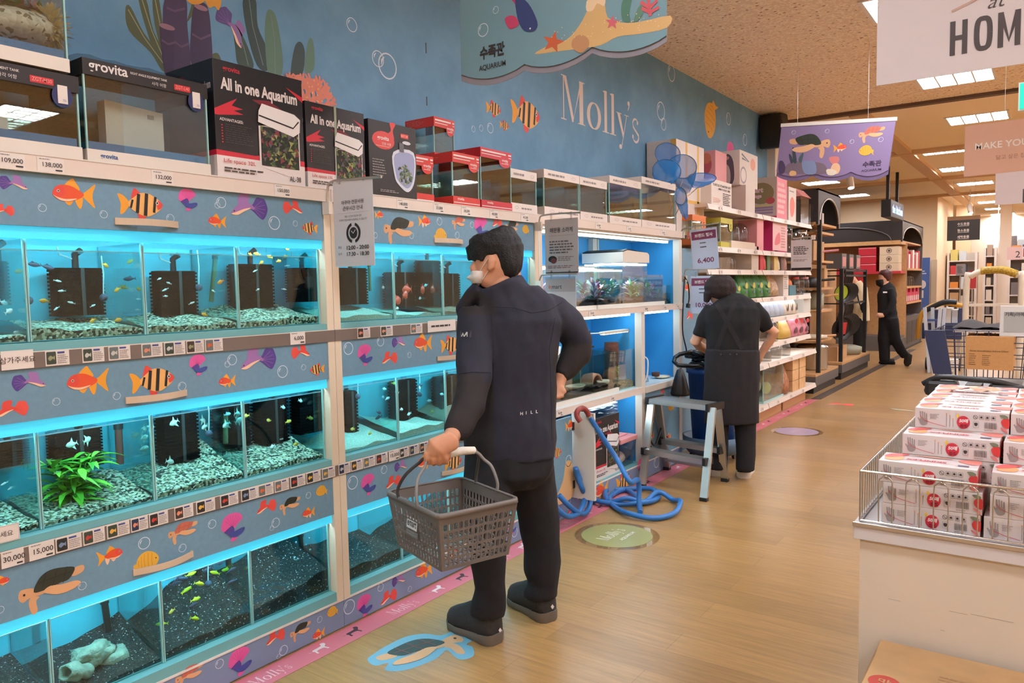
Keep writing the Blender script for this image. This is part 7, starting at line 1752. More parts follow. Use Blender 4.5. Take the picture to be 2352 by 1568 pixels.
lp = [c1[-1]]+[hx(1340, 1128, XL+.02), hx(1326, 1090, XL), hx(1322, 1075, XL), hx(1332, 1100, XL), hx(1348, 1130, XL+.02), hx(1356, 1150, XL+.03), hx(1350, 1172, XL+.05), hx(1335, 1180, XL+.06), hx(1310, 1164, XL+.06), hx(1284, 1137, XL+.02)]
wb(MB().tube(spline3(lp, 7), R_, hs, 12), 'hose_loop', hose)
lp = [hx(1271, 1146, XL+.02), hx(1282, 1170, XL+.05), hx(1306, 1186, XL+.07), hx(1330, 1176, XL+.06), hx(1342, 1150, XL+.03), hx(1345, 1128, XL), hx(1330, 1106, XL-.01), hx(1322, 1080, XL-.02)]
wb(MB().tube(spline3(lp, 7), R_, hs, 12), 'hose_loop', hose)
# ------------------------------------------------------------------ blue bin with black hoses
blue_pl = M('bin_blue', (38, 84, 160), .45); gb = M('tub_greyblue', (84, 110, 136), .5)
bc = V((-2.27, 5.98, 0)); bn = thing('blue_bin', 'tall blue plastic bin the woman bends over', 'bin', bc)
wb(MB().lathe([(0, .16), (.165, .16), (.2, .72), (.215, .72), (.215, .755), (.2, .755), (.19, .72), (.155, .18), (0, .18)], bc, blue_pl, 28), 'bin_body', bn)
tb = thing('dolly_tub', 'grey-blue round tub on wheels under the blue bin', 'tub', bc); wb(MB().lathe([(0, .06), (.2, .06), (.235, .1), (.245, .2), (.232, .2), (.22, .11), (0, .09)], bc, gb, 28), 'tub', tb)
for a in (.5, 2.07, 3.64, 5.2): wb(MB().tube([bc+V((.17*math.cos(a)-.01, .17*math.sin(a), .03)), bc+V((.17*math.cos(a)+.01, .17*math.sin(a), .03))], .03, black_pl, 12).cbox(bc.x+.17*math.cos(a), bc.y+.17*math.sin(a), .05, .02, .03, .03, alu), 'wheel', tb)
gh = thing('black_hose', 'coil of shiny black hose piled on the blue bin', 'hose', bc+V((0, 0, .755))); r = random.Random(12); m = MB(); blkh = M('hose_black', (24, 28, 30), .25); pts = []
for i in range(78):
    a = i*.5; rr = .17+.035*math.sin(i*.9)+.015*math.sin(i*2.3); pts.append(bc+V((rr*math.cos(a), rr*1.1*math.sin(a), .775+.0016*i+.01*math.sin(i*1.7))))
pts += [bc+V((-.1, -.22, .9)), bc+V((-.2, -.3, .86)), bc+V((-.16, -.34, .8)), bc+V((0, -.2, .79))]
wb(m.tube(spline3(pts, 2), .017, blkh, 8), 'coil', gh)
solo(MB().lathe([(.0, 0), (.07, 0), (.075, .02), (.05, .12), (.025, .2), (.0, .21)], hx(1562, 890, -2.36)-V((0, 0, .06)), black_pl, 16), 'black_cone', 'black cone-shaped nozzle hanging at the left of the blue bin', 'nozzle')
solo(MB().tube(spline3([hx(1572, 640, -2.44), hx(1569, 700, -2.44), hx(1568, 760, -2.44), hx(1576, 800, -2.43), hx(1577, 812, -2.43)], 6), .006, black_pl, 6).tube(spline3([hx(1572, 636, -2.44), hx(1580, 650, -2.44), hx(1583, 680, -2.44), hx(1581, 700, -2.44)], 6), .006, black_pl, 6).tube([hx(1581, 698, -2.44), hx(1580, 706, -2.44)], .018, black_pl, 8), 'power_cable', 'black power cable hanging from the corner of the display rack', 'cable', hx(1572, 640, -2.44))
# ------------------------------------------------------------------ pet shelves beyond the display rack
XD = -2.5
gd = thing('shelf_gondola', 'white shop shelves of pet goods right of the woman', 'shelves', (-2.7, 7.9, 0)); shelf_m = M('gondola_white', (224, 208, 192), .45)
SZ = (2.15, 1.78, 1.575, 1.285, 1.06, .785, .6, .17)
wb(MB().box(BX+.002, BX+.02, 5.8, 9.4, 0, 2.14, M('gondola_back', (196, 176, 160), .6)), 'back_panel', gd)
pn = wb(MB().box(XD-.1, XD-.085, 5.79, 6.45, 0, 1.75, panel_blue), 'blue_panel', gd); go = base_of(gd)
for k, px, py, w in (('redfish', 1583, 545, 16), ('koi', 1579, 660, 12), ('redfish', 1584, 725, 14), ('koi', 1590, 690, 10)): print_on_x(pn, k, px, py, w, x=XD-.085, off=go)
for y in (7.98, 9.9): wb(MB().box(BX+.02, BX+.06, y, y+.04, 0, 2.14, shelf_m), 'upright', gd)
for i, z in enumerate(SZ):
    for ya, yb in ((6.46, 7.99), (8.01, 9.93)):
        xx = XD if i < 6 else XD+.07
        s = wb(MB().box(BX+.02, xx-.01, ya, yb, z-.03, z, shelf_m).hexa([V((xx-.01, ya, z-.05)), V((xx+.012, ya, z-.05)), V((xx+.012, yb, z-.05)), V((xx-.01, yb, z-.05)), V((xx-.01, ya, z)), V((xx-.004, ya, z)), V((xx-.004, yb, z)), V((xx-.01, yb, z))], pc), 'shelf', gd)
        if 2 < i < 6 and ya > 7: wb(MB().box(xx-.06, xx-.04, ya+.1, yb-.3, z-.05, z-.035, M('shelf_led', (230, 240, 250), emit=7)), 'light_tube', gd)
        for k in range(3):
            m = MB(); price_card(m, xx+.0125, ya+.3+.5*k, z-.024, .07, .036, ('3,900', '5,500', '12,000', '7,800')[(i+k) % 4]); wb(m, 'price_card', s)
def gy(px, x=XD): return hx(px, 655, x).y
def gz(px, py, x=XD): return hx(px, py, x).z
def good(name, label, cat, px0, px1, z0, z1, mat, dx=.12, x=XD-.02, fn=None, group=None, shape='box', y=None):
    """one product standing on a shelf, front edge between two pixel columns"""
    y0, y1 = y if y else (gy(px0, x), gy(px1, x)); z0 += .0008; t = thing(name, label, cat, (x-dx/2, (y0+y1)/2, z0), group=group); h = z1-z0; yc = (y0+y1)/2; w = y1-y0
    if shape == 'box': b = wb(MB().box(x-dx, x, y0, y1, z0, z1, mat), 'box', t)
    elif shape == 'bag':
        m = MB(); rs = []
        for s, wx, wy in ((0, .5, .46), (.06, 1, .5), (.4, .9, .5), (.75, .5, .47), (.93, .12, .46), (1, .06, .46)): rs.append([(x-dx/2+dx/2*wx*(math.copysign(abs(math.cos(a))**.7, math.cos(a))), yc+w*wy*math.copysign(abs(math.sin(a))**.5, math.sin(a)), z0+h*s) for a in [2*PI*j/16+.1 for j in range(16)]])
        m.rings(rs, mat); b = wb(m, 'bag', t)
    elif shape == 'jar':
        r_ = min(w, dx)/2; m = MB().lathe([(0, 0), (r_, 0), (r_, h*.82), (r_*.8, h*.88), (r_*.8, h*.9)], (x-dx/2, yc, z0), plastic_clear, 18); b = wb(m, 'jar', t); wb(MB().lathe([(r_*.85, h*.86), (r_*.85, h), (0, h)], (x-dx/2, yc, z0), mat, 18), 'lid', t)
    elif shape == 'dome':
        r_ = min(w, dx)/2; b = wb(MB().lathe([(r_, 0), (r_, h*.6), (r_*.85, h*.82), (r_*.45, h*.96), (0, h)], (x-dx/2, yc, z0), plastic_clear, 18), 'dome', t)
    if fn:
        m = MB(); fn(m, Fr((x+.0004, y0, z0), (0, 1, 0), (0, 0, 1), WN), w, h); 
        if m.f: wb(m, 'printed_front', t)
    return t
def sidef(x, dx, y0, z0): return Fr((x-dx, y0-.0004, z0), (1, 0, 0), (0, 0, 1), (0, -1, 0))
pkc = M('pink_card', (222, 150, 154), .5); mag = M('magenta_card', (186, 40, 100), .5); z = SZ[0]
t = good('starter_set_box', 'white starter set box with black lettering beside the blue nets', 'box', 1634, 1680, z, gz(1660, 415), white_card, .18, fn=lambda m, f, w, h: (text(m, f, 'TURTLE STARTER SET', w*.5, h*.8, h*.09, ink, 2, .02, w=w*.9), text(m, f, '거북이 키우기 세트', w*.62, h*.66, h*.1, ink, 2, .03, w=w*.6), lines(m, f, w*.55, w*.95, h*.05, h*.55, 7, ink, 2, 2, .5), lines(m, f, w*.08, w*.45, h*.1, h*.3, 4, C(214, 150, 130), 2, 3, .4)))
t = good('white_carton', 'plain white carton under the penguin box', 'carton', 1712, 1733, z, gz(1712, 422), white_card, .5); y0 = gy(1712, XD-.02); 
m = MB(); lines(m, sidef(XD-.02, .5, y0, z), .12, .26, .12, .26, 5, ink, 1, 4, .4); wb(m, 'printed_side', t)
zz = gz(1712, 422)
t = good('toy_box', 'box with a penguin picture on top of the white carton', 'box', 0, 0, zz, zz+.34, white_card, .28, x=XD-.06, y=(gy(1712), gy(1712)+.55), fn=lambda m, f, w, h: (stroke(m, f, [(w*.1, h*.9), (w*.5, h*.74), (w*.12, h*.78)], .02, C(110, 120, 130)), ell(m, f, w*.72, h*.7, w*.14, h*.18, C(226, 160, 140)), ring(m, f, w*.2, h*.3, w*.17, h*.25, .02, C(160, 150, 160))))
m = MB(); f = sidef(XD-.06, .28, gy(1712), zz); bl(m, f, [(.06, .02), (.04, .2), (.1, .3), (.18, .3), (.22, .2), (.21, .02)], C(96, 84, 100), 1); bl(m, f, [(.09, .02), (.08, .16), (.13, .22), (.18, .16), (.18, .02)], C(200, 186, 182), 2); ell(m, f, .14, .27, .035, .02, C(206, 160, 150), 3); wb(m, 'printed_side', t)
t = good('toy_box', 'pinkish box with a round red animal picture, behind the starter set', 'box', 0, 0, z, z+.55, pkc, .24, x=XD-.14, y=(gy(1676), gy(1676)+.3)); m = MB(); f = sidef(XD-.14, .24, gy(1676), z); ell(m, f, .12, .42, .085, .1, C(190, 84, 90)); ell(m, f, .15, .48, .05, .05, C(206, 120, 90), 2); wb(m, 'printed_side', t)
t = good('cage_box', 'cage carton with large pale letters and striped foot', 'box', 1783, 1806, z, gz(1783, 402), M('cage_pink', (226, 130, 144), .5), .42, fn=lambda m, f, w, h: lines(m, f, w*.1, w*.9, h*.1, h*.9, 6, C(236, 190, 190), 1, 4, .6)); f = sidef(XD-.02, .42, gy(1783, XD-.02), z); h = gz(1783, 402)-z
m = MB(); rect(m, f, 0, 0, .42, h, C(196, 176, 164)); rect(m, f, 0, 0, .42, h*.06, C(196, 60, 100), 2); ell(m, f, .25, h*.62, .14, h*.26, C(140, 122, 84), 2); text(m, f, 'mart', .2, h*.7, h*.12, C(232, 190, 196), 4, .06); text(m, f, 'Cage', .2, h*.55, h*.12, C(232, 190, 196), 4, .06); ell(m, f, .35, h*.43, .05, h*.08, C(190, 80, 84), 4); rect(m, f, .02, h*.3, .36, h*.34, C(206, 186, 110), 3)
for k in (.12, .19, .25): rect(m, f, .02, h*k, .38, h*(k+.045), C(150, 124, 160), 3)
wb(m, 'printed_side', t)
good('hamster_box', 'narrow white box with a goldfish picture near the shelf end', 'box', 1810, 1827, z, gz(1805, 424), white_card, .3, fn=lambda m, f, w, h: (bl(m, f, [(w*.2, h*.3), (w*.2, h*.6), (w*.5, h*.72), (w*.8, h*.55), (w*.7, h*.25), (w*.4, h*.12)], C(226, 130, 120)), lines(m, f, w*.1, w*.9, h*.84, h*.92, 1, inkl, 1, 3)))
t = good('roofed_container', 'clear container with a pink house roof', 'container', 1838, 1856, z, gz(1838, 448), plastic_clear, .2); y0, y1 = gy(1838, XD-.02), gy(1856, XD-.02); h = gz(1838, 448); wb(MB().hexa([V((XD-.24, y0-.04, h)), V((XD, y0-.04, h)), V((XD, y1+.04, h)), V((XD-.24, y1+.04, h)), V((XD-.15, y0-.02, h+.1)), V((XD-.09, y0-.02, h+.1)), V((XD-.09, y1+.02, h+.1)), V((XD-.15, y1+.02, h+.1))], M('pink_lid', (226, 150, 150))), 'roof', t)
good('clear_container', 'clear plastic container at the end of the top shelf', 'container', 1858, 1867, z, gz(1858, 466), plastic_clear, .2)
z = SZ[1]; orc = M('orange_card', (216, 116, 56), .5); lime = M('lime_card', (190, 180, 72), .5)
def lidtank(label, px0, px1, mat, z1):
    x1 = XD-.03; y0, y1 = gy(px0, x1), gy(px1, x1); t, b, l = glass_case('small_fish_tank', label, x1-.3, x1, y0, y1, z+.001, z1, .05, .05, mat, mat); f = Fr((x1+.005, (y0+y1)/2, z1), (0, 1, 0), (0, 0, 1), WN); on(l, lambda m: (ell(m, f, (y1-y0)*.34, -.07, .05, .05, mat), text(m, f, 'S', (y1-y0)*.34, -.075, .05, ink, 2, .02)))
lidtank('small tank with orange lid marked S under the top shelf', 1590, 1620, orc, gz(1600, 492)); lidtank('small tank with yellow-green lid beside the orange-lidded one', 1655, 1681, lime, gz(1655, 497))
for i, (a, b) in enumerate(((1684, 1695), (1696, 1707), (1708, 1720), (1722, 1736))): good('plastic_dome', 'clear plastic dome in a row on the second pet shelf', 'container', a, b, z+.07, gz(a, 507), plastic_clear, .3, shape='dome', group='plastic domes')
solo(MB().box(XD-.34, XD-.015, gy(1683), gy(1737), z+.001, z+.07, shelf_m), 'riser', 'white riser step under the clear domes', 'riser')
good('pink_box', 'pinkish card box beside the clear domes', 'box', 1738, 1753, z, gz(1740, 503), pkc, .2)
good('magenta_box', 'magenta carton with a pale printed front, tallest of the second pet shelf', 'box', 1774, 1807, z, gz(1774, 500), mag, .3, fn=lambda m, f, w, h: (rect(m, f, 0, h*.04, w, h, C(226, 182, 180)), bl(m, f, [(w*.15, h*.2), (w*.2, h*.45), (w*.45, h*.6), (w*.5, h*.3)], C(214, 110, 120), 2), lines(m, f, w*.55, w*.9, h*.12, h*.8, 8, C(196, 130, 120), 2, 3, .5)))
good('lidded_jar', 'jar with a pale blue lid at the end of the second pet shelf', 'jar', 1808, 1829, z, gz(1815, 512), M('blue_lid', (132, 186, 206), .4), .22, shape='jar')
for i, (a, b) in enumerate(((1832, 1846), (1848, 1862))): good('lidded_jar', ('dark-topped clear jar next to the pale blue lidded one', 'clear jar last in the row of the second pet shelf')[i], 'jar', a, b, z, gz(1840, 524), (black_pl, chrome)[i], .2, shape='jar')
z = SZ[2]; good('clear_tank', 'small clear tank on the third pet shelf', 'container', 1652, 1677, z, gz(1652, 590), plastic_clear, .25)
for a, b, l in ((1680, 1689, 'first'), (1690, 1697, 'second')): good('glass_cup', 'tall clear cup, %s of two on the third pet shelf' % l, 'cup', a, b, z, gz(a, 588), plastic_clear, .12, shape='dome')
good('kit_box', 'pale grey carton on the third pet shelf', 'carton', 1726, 1742, z, gz(1726, 564), M('grey_card', (206, 190, 176)), .5, fn=lambda m, f, w, h: lines(m, f, w*.1, w*.8, h*.75, h*.9, 2, inkl, 1))
pal = [C(196, 60, 70), C(206, 80, 84), C(90, 116, 70), C(96, 60, 66), C(216, 186, 120), C(220, 206, 170), C(120, 96, 90), C(170, 120, 110)]
for i in range(8): good('treat_pack', 'little colourful treat pack on the third pet shelf', 'pack', 1746+8*i, 1753+8*i, z, z+.16+.04*((i*5) % 3), pal[i], .1, shape='bag' if i % 2 else 'box', group='treat packs')
z = SZ[3]; gbag = M('green_bag', (54, 124, 62), .35)
for i in range(5):
    a = 1690+17*i; good('food_bag', 'glossy green food bag standing in a row of five', 'bag', a, a+16, z, gz(a, 629 if i else 640), gbag, .16, shape='bag', group='green food bags', fn=lambda m, f, w, h: (bl(m, f, [(w*.3, h*.45), (w*.35, h*.62), (w*.5, h*.66), (w*.64, h*.55), (w*.6, h*.42)], C(206, 190, 90), 5), ell(m, f, w*.5, h*.25, w*.1, h*.05, C(110, 130, 180), 5)))
good('food_bag', 'flower-patterned food bag right of the green ones', 'bag', 1776, 1793, z, gz(1776, 632), M('floral_bag', (184, 150, 120), .4, noise=.5, nscale=30), .16, shape='bag')
good('white_packet', 'upright white packet with small print on the fourth pet shelf', 'packet', 1799, 1811, z, gz(1799, 630), white_card, .12, fn=lambda m, f, w, h: lines(m, f, w*.1, w*.9, h*.3, h*.9, 7, inkl, 1))
t = good('treat_tub', 'blue-green tub with an orange top', 'tub', 1813, 1828, z, gz(1813, 655), M('tub_teal', (66, 118, 132), .5), .16); y0, y1 = gy(1814, XD-.02), gy(1827, XD-.02); q = gz(1813, 655); wb(MB().ball((XD-.1, (y0+y1)/2, q), (.07, (y1-y0)*.46, .09), orc), 'heap', t)
for i, c_ in enumerate((C(206, 90, 80), C(120, 80, 90), C(206, 150, 150))): good('treat_jar', 'small jar of treats at the end of the fourth pet shelf', 'jar', 1832+11*i, 1841+11*i, z, z+.22, c_, .12, shape='jar', group='treat jars')
z = SZ[4]; pouch = M('silver_pouch', (176, 188, 206), .35)
for i in range(6): a = 1740+11*i; good('silver_pouch', 'pale silver-blue pouch in a row on the fifth pet shelf', 'pouch', a, a+10, z, gz(a+4, 688), pouch, .13, shape='bag', group='silver pouches')
for i in range(3): a = 1806+10*i; good('white_pouch', 'white pouch with dark leaf print, right of the silver ones', 'pouch', a, a+9, z, gz(a+4, 687), C(214, 200, 186), .13, shape='bag', group='white pouches', fn=lambda m, f, w, h: bl(m, f, [(w*.3, h*.3), (w*.4, h*.7), (w*.6, h*.6), (w*.6, h*.3)], C(96, 84, 76), 6))
t = good('storage_jar', 'white square jar with pink lid at the end of the fifth pet shelf', 'jar', 1846, 1862, z, z+.24, C(206, 206, 200), .16); 
z = SZ[5]; t = good('glass_vase', 'clear glass vase with pale sand on the sixth pet shelf', 'vase', 1776, 1798, z, gz(1776, 735), plastic_clear, .2, shape='dome')
good('seed_bag', 'yellow seed bag beside the glass vase', 'bag', 1803, 1822, z, gz(1803, 738), M('yellow_bag', (206, 168, 80), .4), .16, shape='bag')
for i in range(3): a = 1823+13*i; good('snack_bag', 'pink and red snack bag, one of three at the end of the sixth pet shelf', 'bag', a, a+12, z, gz(a, 726), M('pink_bag', (204, 130, 146), .4), .15, shape='bag', group='pink snack bags', fn=lambda m, f, w, h: (ell(m, f, w*.5, h*.75, w*.3, h*.12, C(206, 50, 62), 8), bl(m, f, [(w*.2, h*.2), (w*.4, h*.45), (w*.7, h*.4), (w*.7, h*.2)], C(110, 60, 70), 8)))
z = SZ[6]
for i in range(3): good('clear_cup', 'large clear plastic cup in a row on the tilted pet shelf', 'cup', 1762+22*i, 1782+22*i, z, gz(1770, 792), plastic_clear, .22, x=XD+.04, shape='dome', group='large clear cups')
z = SZ[7]; t, b, l = glass_case('hamster_tank', 'large glass tank with toys on the lowest pet shelf', XD-.36, XD+.03, 7.95, gy(1800, XD+.03), z+.001, .56, .02, .02, edge_glass, edge_glass)
for i, (px, py, c_) in enumerate(((1782, 875, C(180, 196, 70)), (1772, 885, C(206, 200, 180)), (1790, 880, C(200, 170, 120)))): wb(MB().ball((XD-.1-.06*i, gy(px), z+.1+.03*i), (.05, .08, .07), c_), 'toy', t)
good('snack_pack', 'clear pack of brown snack sticks beside the large glass tank', 'pack', 1802, 1820, z, gz(1802, 835), M('brown_snack', (170, 110, 76), .5, noise=.5, nscale=30), .2, x=XD+.05, shape='bag')
wdm = M('wood_bedding', (214, 172, 122), .8, noise=.12, nscale=14)
for i in range(3):
    for j in range(2): good('bedding_block', 'pressed wood bedding block in the stack on the lowest pet shelf', 'bedding block', 1822+16*j, 1836+16*j, z+.125*i, z+.125*i+.12, wdm, .24, x=XD+.05, group='bedding blocks')
for i, (a, b) in enumerate(((1744, 1796), (1800, 1822), (1822, 1852))):
    p = hx(a, 950, XD+.04); good('cardboard_box', ('wide low cardboard box', 'small cardboard box', 'cardboard box with a dark stamp')[i]+' on the floor under the pet shelves', 'cardboard box', a, b, 0, .125, kraft, .3, x=XD+.03)
# ------------------------------------------------------------------ kitchen stands
wood = M('shelf_wood', (198, 150, 100), .5, noise=.1, nscale=20); dkb = M('black_board', (44, 38, 38), .45); gry = M('stand_grey', (92, 86, 84), .5)
def arch_box(t, x0, x1, y0, y1, z0, z1):
    wb(MB().box(x0, x1-.03, y0, y1, z0, z0+.03, wood).box(x0, x1, y0, y1, z1-.02, z1, dkb).box(x0, x1-.03, y0, y0+.02, z0+.03, z1-.02, dkb).box(x0, x1-.03, y1-.02, y1, z0+.03, z1-.02, dkb), 'arched_case', t)
    n = 14; yc = (y0+y1)/2; w = (y1-y0)/2-.08; hgt = (z1-z0)*.8; inn = [(yc+w*math.cos(PI*i/n), z0+.06+(hgt-.06)*math.sin(PI*i/n)) for i in range(n+1)]; out = [(y1, z0), (y1, z1)]+[(y1+(y0-y1)*i/(n-4), z1) for i in range(1, n-4)]+[(y0, z1), (y0, z0)]
    m = MB()
    for i in range(n):
        a, b = inn[i], inn[i+1]; ta = min(z1, z1); m.slab([(x1-.03, a[0], a[1]), (x1-.03, a[0], z1), (x1-.03, b[0], z1), (x1-.03, b[0], b[1])], (.03, 0, 0), dkb)
    m.box(x1-.03, x1, y0, yc-w, z0, z1, dkb).box(x1-.03, x1, yc+w, y1, z0, z1, dkb); m.tube([(x1, a, b) for a, b in inn], .012, alu, 6); wb(m, 'arched_front', t)
    return t
k1 = thing('kitchen_stand', 'nearest black kitchen stand with one tall post and steel pot', 'shop stand', (-2.75, 10.7, 0)); KX = -2.5
wb(MB().box(KX-.45, KX, 10.12, 11.3, 0, .1, black_pl).box(KX-.42, KX+.03, 10.1, 11.35, .1, .22, gry).box(KX-.42, KX+.03, 10.1, 11.35, .22, .25, wood), 'base', k1)
wb(MB().bar((KX, 10.35, .25), (KX, 10.35, 2.62), .05, .05, black_pl), 'post', k1); wb(MB().bar((KX-.38, 11.3, .25), (KX-.38, 11.3, 2.6), .05, .05, black_pl), 'post', k1); wb(MB().box(KX-.44, KX-.42, 10.15, 11.3, .25, 2.15, M('stand_back', (70, 54, 48), .6)), 'back_panel', k1)
for zz in (.66, 1.06, 1.36, 1.72, 2.1): wb(MB().box(KX-.42, KX-.03, 10.4, 11.25, zz-.03, zz, wood), 'shelf', k1)
arch_box(k1, KX-.5, KX+.03, 10.15, 11.35, 2.17, 2.62)
solo(MB().box(KX-.3, KX-.08, 10.45, 10.75, 2.201, 2.3, C(196, 60, 70)).box(KX-.3, KX-.08, 10.78, 10.9, 2.201, 2.36, white_card), 'red_tin', 'red and white tins inside the arched black box', 'tin')
steel = M('steel', (196, 192, 188), .2, 1.0)
t = thing('stock_pot', 'steel stock pot with lid on the lowest kitchen stand', 'pot', (KX-.18, 10.75, .251)); wb(MB().lathe([(0, 0), (.19, 0), (.2, .02), (.2, .3), (.21, .31), (0, .31)], (KX-.18, 10.75, .251), steel, 26), 'pot_body', t); wb(MB().lathe([(.212, 0), (.18, .03), (.05, .05), (0, .05)], (KX-.18, 10.75, .561), steel, 26).tube(spline3([(KX-.18, 10.68, .6), (KX-.18, 10.7, .66), (KX-.18, 10.8, .66), (KX-.18, 10.82, .6)]), .01, black_pl, 8), 'lid', t)
for i, (y, zz, r_, h, mt, l) in enumerate(((10.9, 1.061, .13, .22, M('pot_green', (150, 152, 134), .4), 'grey-green handled pot with pinkish knob'), (10.8, .661, .2, .05, M('pan_cream', (206, 190, 166), .4), 'shallow cream pan with a wooden handle'), (10.7, 1.361, .12, .12, black_pl, 'black pot with clear lid'), (10.9, 1.721, .1, .16, M('pink_pot', (206, 140, 150), .4), 'pink pot on the fourth board'))):
    t = thing('cooking_pot', l+' on the kitchen stand', 'pot', (KX-.2, y, zz)); wb(MB().lathe([(0, 0), (r_*.85, 0), (r_, h*.3), (r_, h), (r_*.4, h*1.15), (0, h*1.2)], (KX-.2, y, zz), mt, 20), 'pot_body', t); wb(MB().tube([(KX-.2+r_*.8, y+.05, zz+h*.8), (KX-.02+.1, y+.15, zz+h*.9)], .016, wood if i < 2 else mt, 8), 'handle', t)
for i in range(4): solo(MB().box(KX-.3, KX-.1, 10.45+.2*i, 10.62+.2*i, 1.361 if i > 2 else 1.721, (1.361 if i > 2 else 1.721)+.26, kraft), 'kraft_box', 'slim kraft box on the nearest kitchen stand', 'box', group='kraft boxes')
k2 = thing('pan_stand', 'black-framed stand hung with frying pans', 'shop stand', (-2.75, 12.6, 0))
wb(MB().box(KX-.55, KX-.02, 11.75, 13.7, 0, .1, black_pl).box(KX-.55, KX+.0, 11.72, 13.75, .1, .22, gry).box(KX-.55, KX+.0, 11.72, 13.75, .22, .25, wood), 'base', k2)
for y in (11.9, 13.6): wb(MB().bar((KX-.06, y, .25), (KX-.06, y, 1.62), .05, .05, black_pl), 'post', k2)
wb(MB().box(KX-.56, KX-.53, 11.8, 13.7, .25, 1.7, wood), 'back_panel', k2)
for zz in (1.6, 1.52, 1.1): wb(MB().bar((KX-.06, 11.9, zz), (KX-.06, 13.6, zz), .03, .03, black_pl), 'rail', k2); wb(MB().bar((KX-.53, 12.2, zz), (KX-.06, 12.2, zz), .02, .02, black_pl), 'rail', k2)
panm = M('pan_black', (28, 26, 28), .35); lime_p = M('pan_lime', (170, 190, 50), .4); red_p = M('label_red', (196, 50, 56), .5)
def pan(label, c, r_, inner, lab=None, group=None):
    t = thing('frying_pan', label, 'frying pan', c, group=group); c = V(c); d = V((.75, -.62, -.2)).normalized(); u = d.cross(V((0, 0, 1))).normalized(); v = u.cross(d); n = 22
    def rg(rr, o): return [c+u*rr*math.cos(2*PI*j/n)+v*rr*math.sin(2*PI*j/n)+d*o for j in range(n)]
    wb(MB().rings([rg(r_*.05, 0), rg(r_*.8, 0), rg(r_, .05), rg(r_*.97, .05), rg(r_*.78, .008)], panm, True), 'pan_body', t); m = MB(); m.poly(rg(r_*.77, .0085), inner); wb(m, 'cooking_face', t); wb(MB().tube([c+v*r_+d*.04, c+v*(r_+.1)+d*.05, c+v*(r_+.2)+d*.02], .013, panm, 8), 'handle', t)
    if lab: wb(MB().slab([c+u*a+v*b+d*.052 for a, b in ((-.06, -.08), (.06, -.08), (.06, .1), (-.06, .1))], d*.002, lab), 'paper_label', t)
for i, y in enumerate((12.05, 12.3, 12.55, 12.8, 13.05, 13.3)): pan('lime green pan at the front of the upper pan row' if i == 0 else 'black frying pan hanging in the upper row', (KX-.1-.03*i, y, 1.27), .15, lime_p if i == 0 else panm, group=None if i == 0 else 'upper frying pans')
for i, y in enumerate((12.05, 12.3, 12.55, 12.8, 13.05, 13.3)): pan('large pan with red and white label in the lower row' if i == 0 else 'black frying pan hanging in the lower row', (KX-.1-.03*i, y, .74), .19, panm, lab=red_p if i == 0 else None, group=None if i == 0 else 'lower frying pans')
solo(MB().box(KX-.5, KX-.12, 11.95, 12.6, .251, .46, kraft), 'kraft_carton', 'kraft carton under the hanging pans', 'carton'); solo(MB().lathe([(0, 0), (.19, 0), (.22, .06), (.22, .12), (.12, .15), (0, .16)], (KX-.24, 13.2, .251), M('pot_sage', (150, 150, 132), .4), 22), 'casserole', 'sage casserole beside the kraft carton', 'pot')
for i in range(3): solo(MB().box(KX-.3, KX-.08, 12.0+.5*i, 12.3+.5*i, 1.63, 1.85, gry).box(KX-.0795, KX-.078, 12.04+.5*i, 12.26+.5*i, 1.66, 1.8, C(200, 130, 124)), 'grey_card', 'grey product card standing on the pan stand', 'card', group='grey product cards')
k3 = thing('kitchen_gondola', 'big dark kitchen gondola with red boxes behind the assistant', 'shop stand', (-3.4, 17.4, 0)); GX0, GX1, GY0, GY1 = -4.7, -2.5, 16.85, 19.7
arch_box(k3, GX0, GX1, GY0, GY1, 2.2, 2.63)
m = MB(); n = 16; xc = (GX0+GX1)/2-.1; m.tube([(xc+1.0*math.cos(PI*i/n), GY0-.01, 2.23+.3*math.sin(PI*i/n)) for i in range(n+1)], .012, gry, 6); wb(m, 'arch_line', k3)
wb(MB().box(GX0, GX1, GY0+.6, GY0+.64, 0, 2.2, wood), 'back_panel', k3); wb(MB().box(GX1-.03, GX1, GY0+.62, GY0+.66, 0, 2.2, gry).box(GX1-.5, GX1, GY1-.05, GY1, 0, 2.62, gry).box(GX1-.6, GX1-.58, GY0+.7, GY1-.05, 0, 2.2, wood), 'side_frame', k3)
for zz, mt in ((2.2, wood), (1.62, M('red_shelf', (186, 44, 58), .5)), (.3, gry)): wb(MB().box(GX0, GX1-.02, GY0, GY0+.6, zz-.05, zz, mt), 'shelf', k3)
for zz in (1.68, 1.3, .97): wb(MB().box(GX1-.58, GX1, GY0+.7, GY1-.06, zz-.04, zz, wood), 'shelf', k3)
wb(MB().box(GX1-.58, GX1-.01, GY0+.7, GY1-.06, 0, .66, gry), 'cabinet', k3)
for i in range(3): wb(MB().box(GX1-.01, GX1-.004, GY0+.85+.62*i, GY0+1.35+.62*i, .1, .56, M('panel_dark', (60, 56, 54), .5)), 'cabinet_panel', k3)
wb(MB().box(GX1-.5, GX1+.02, GY0+.66, GY1, -.0, .02, black_pl).box(GX0, GX1, GY0, GY0+.64, 0, .25, gry), 'plinth', k3)
rbx = M('red_box', (190, 42, 58), .4); bgx = M('beige_box', (214, 190, 160), .5)
def gx(px): return hy(px, 590, GY0+.02).x
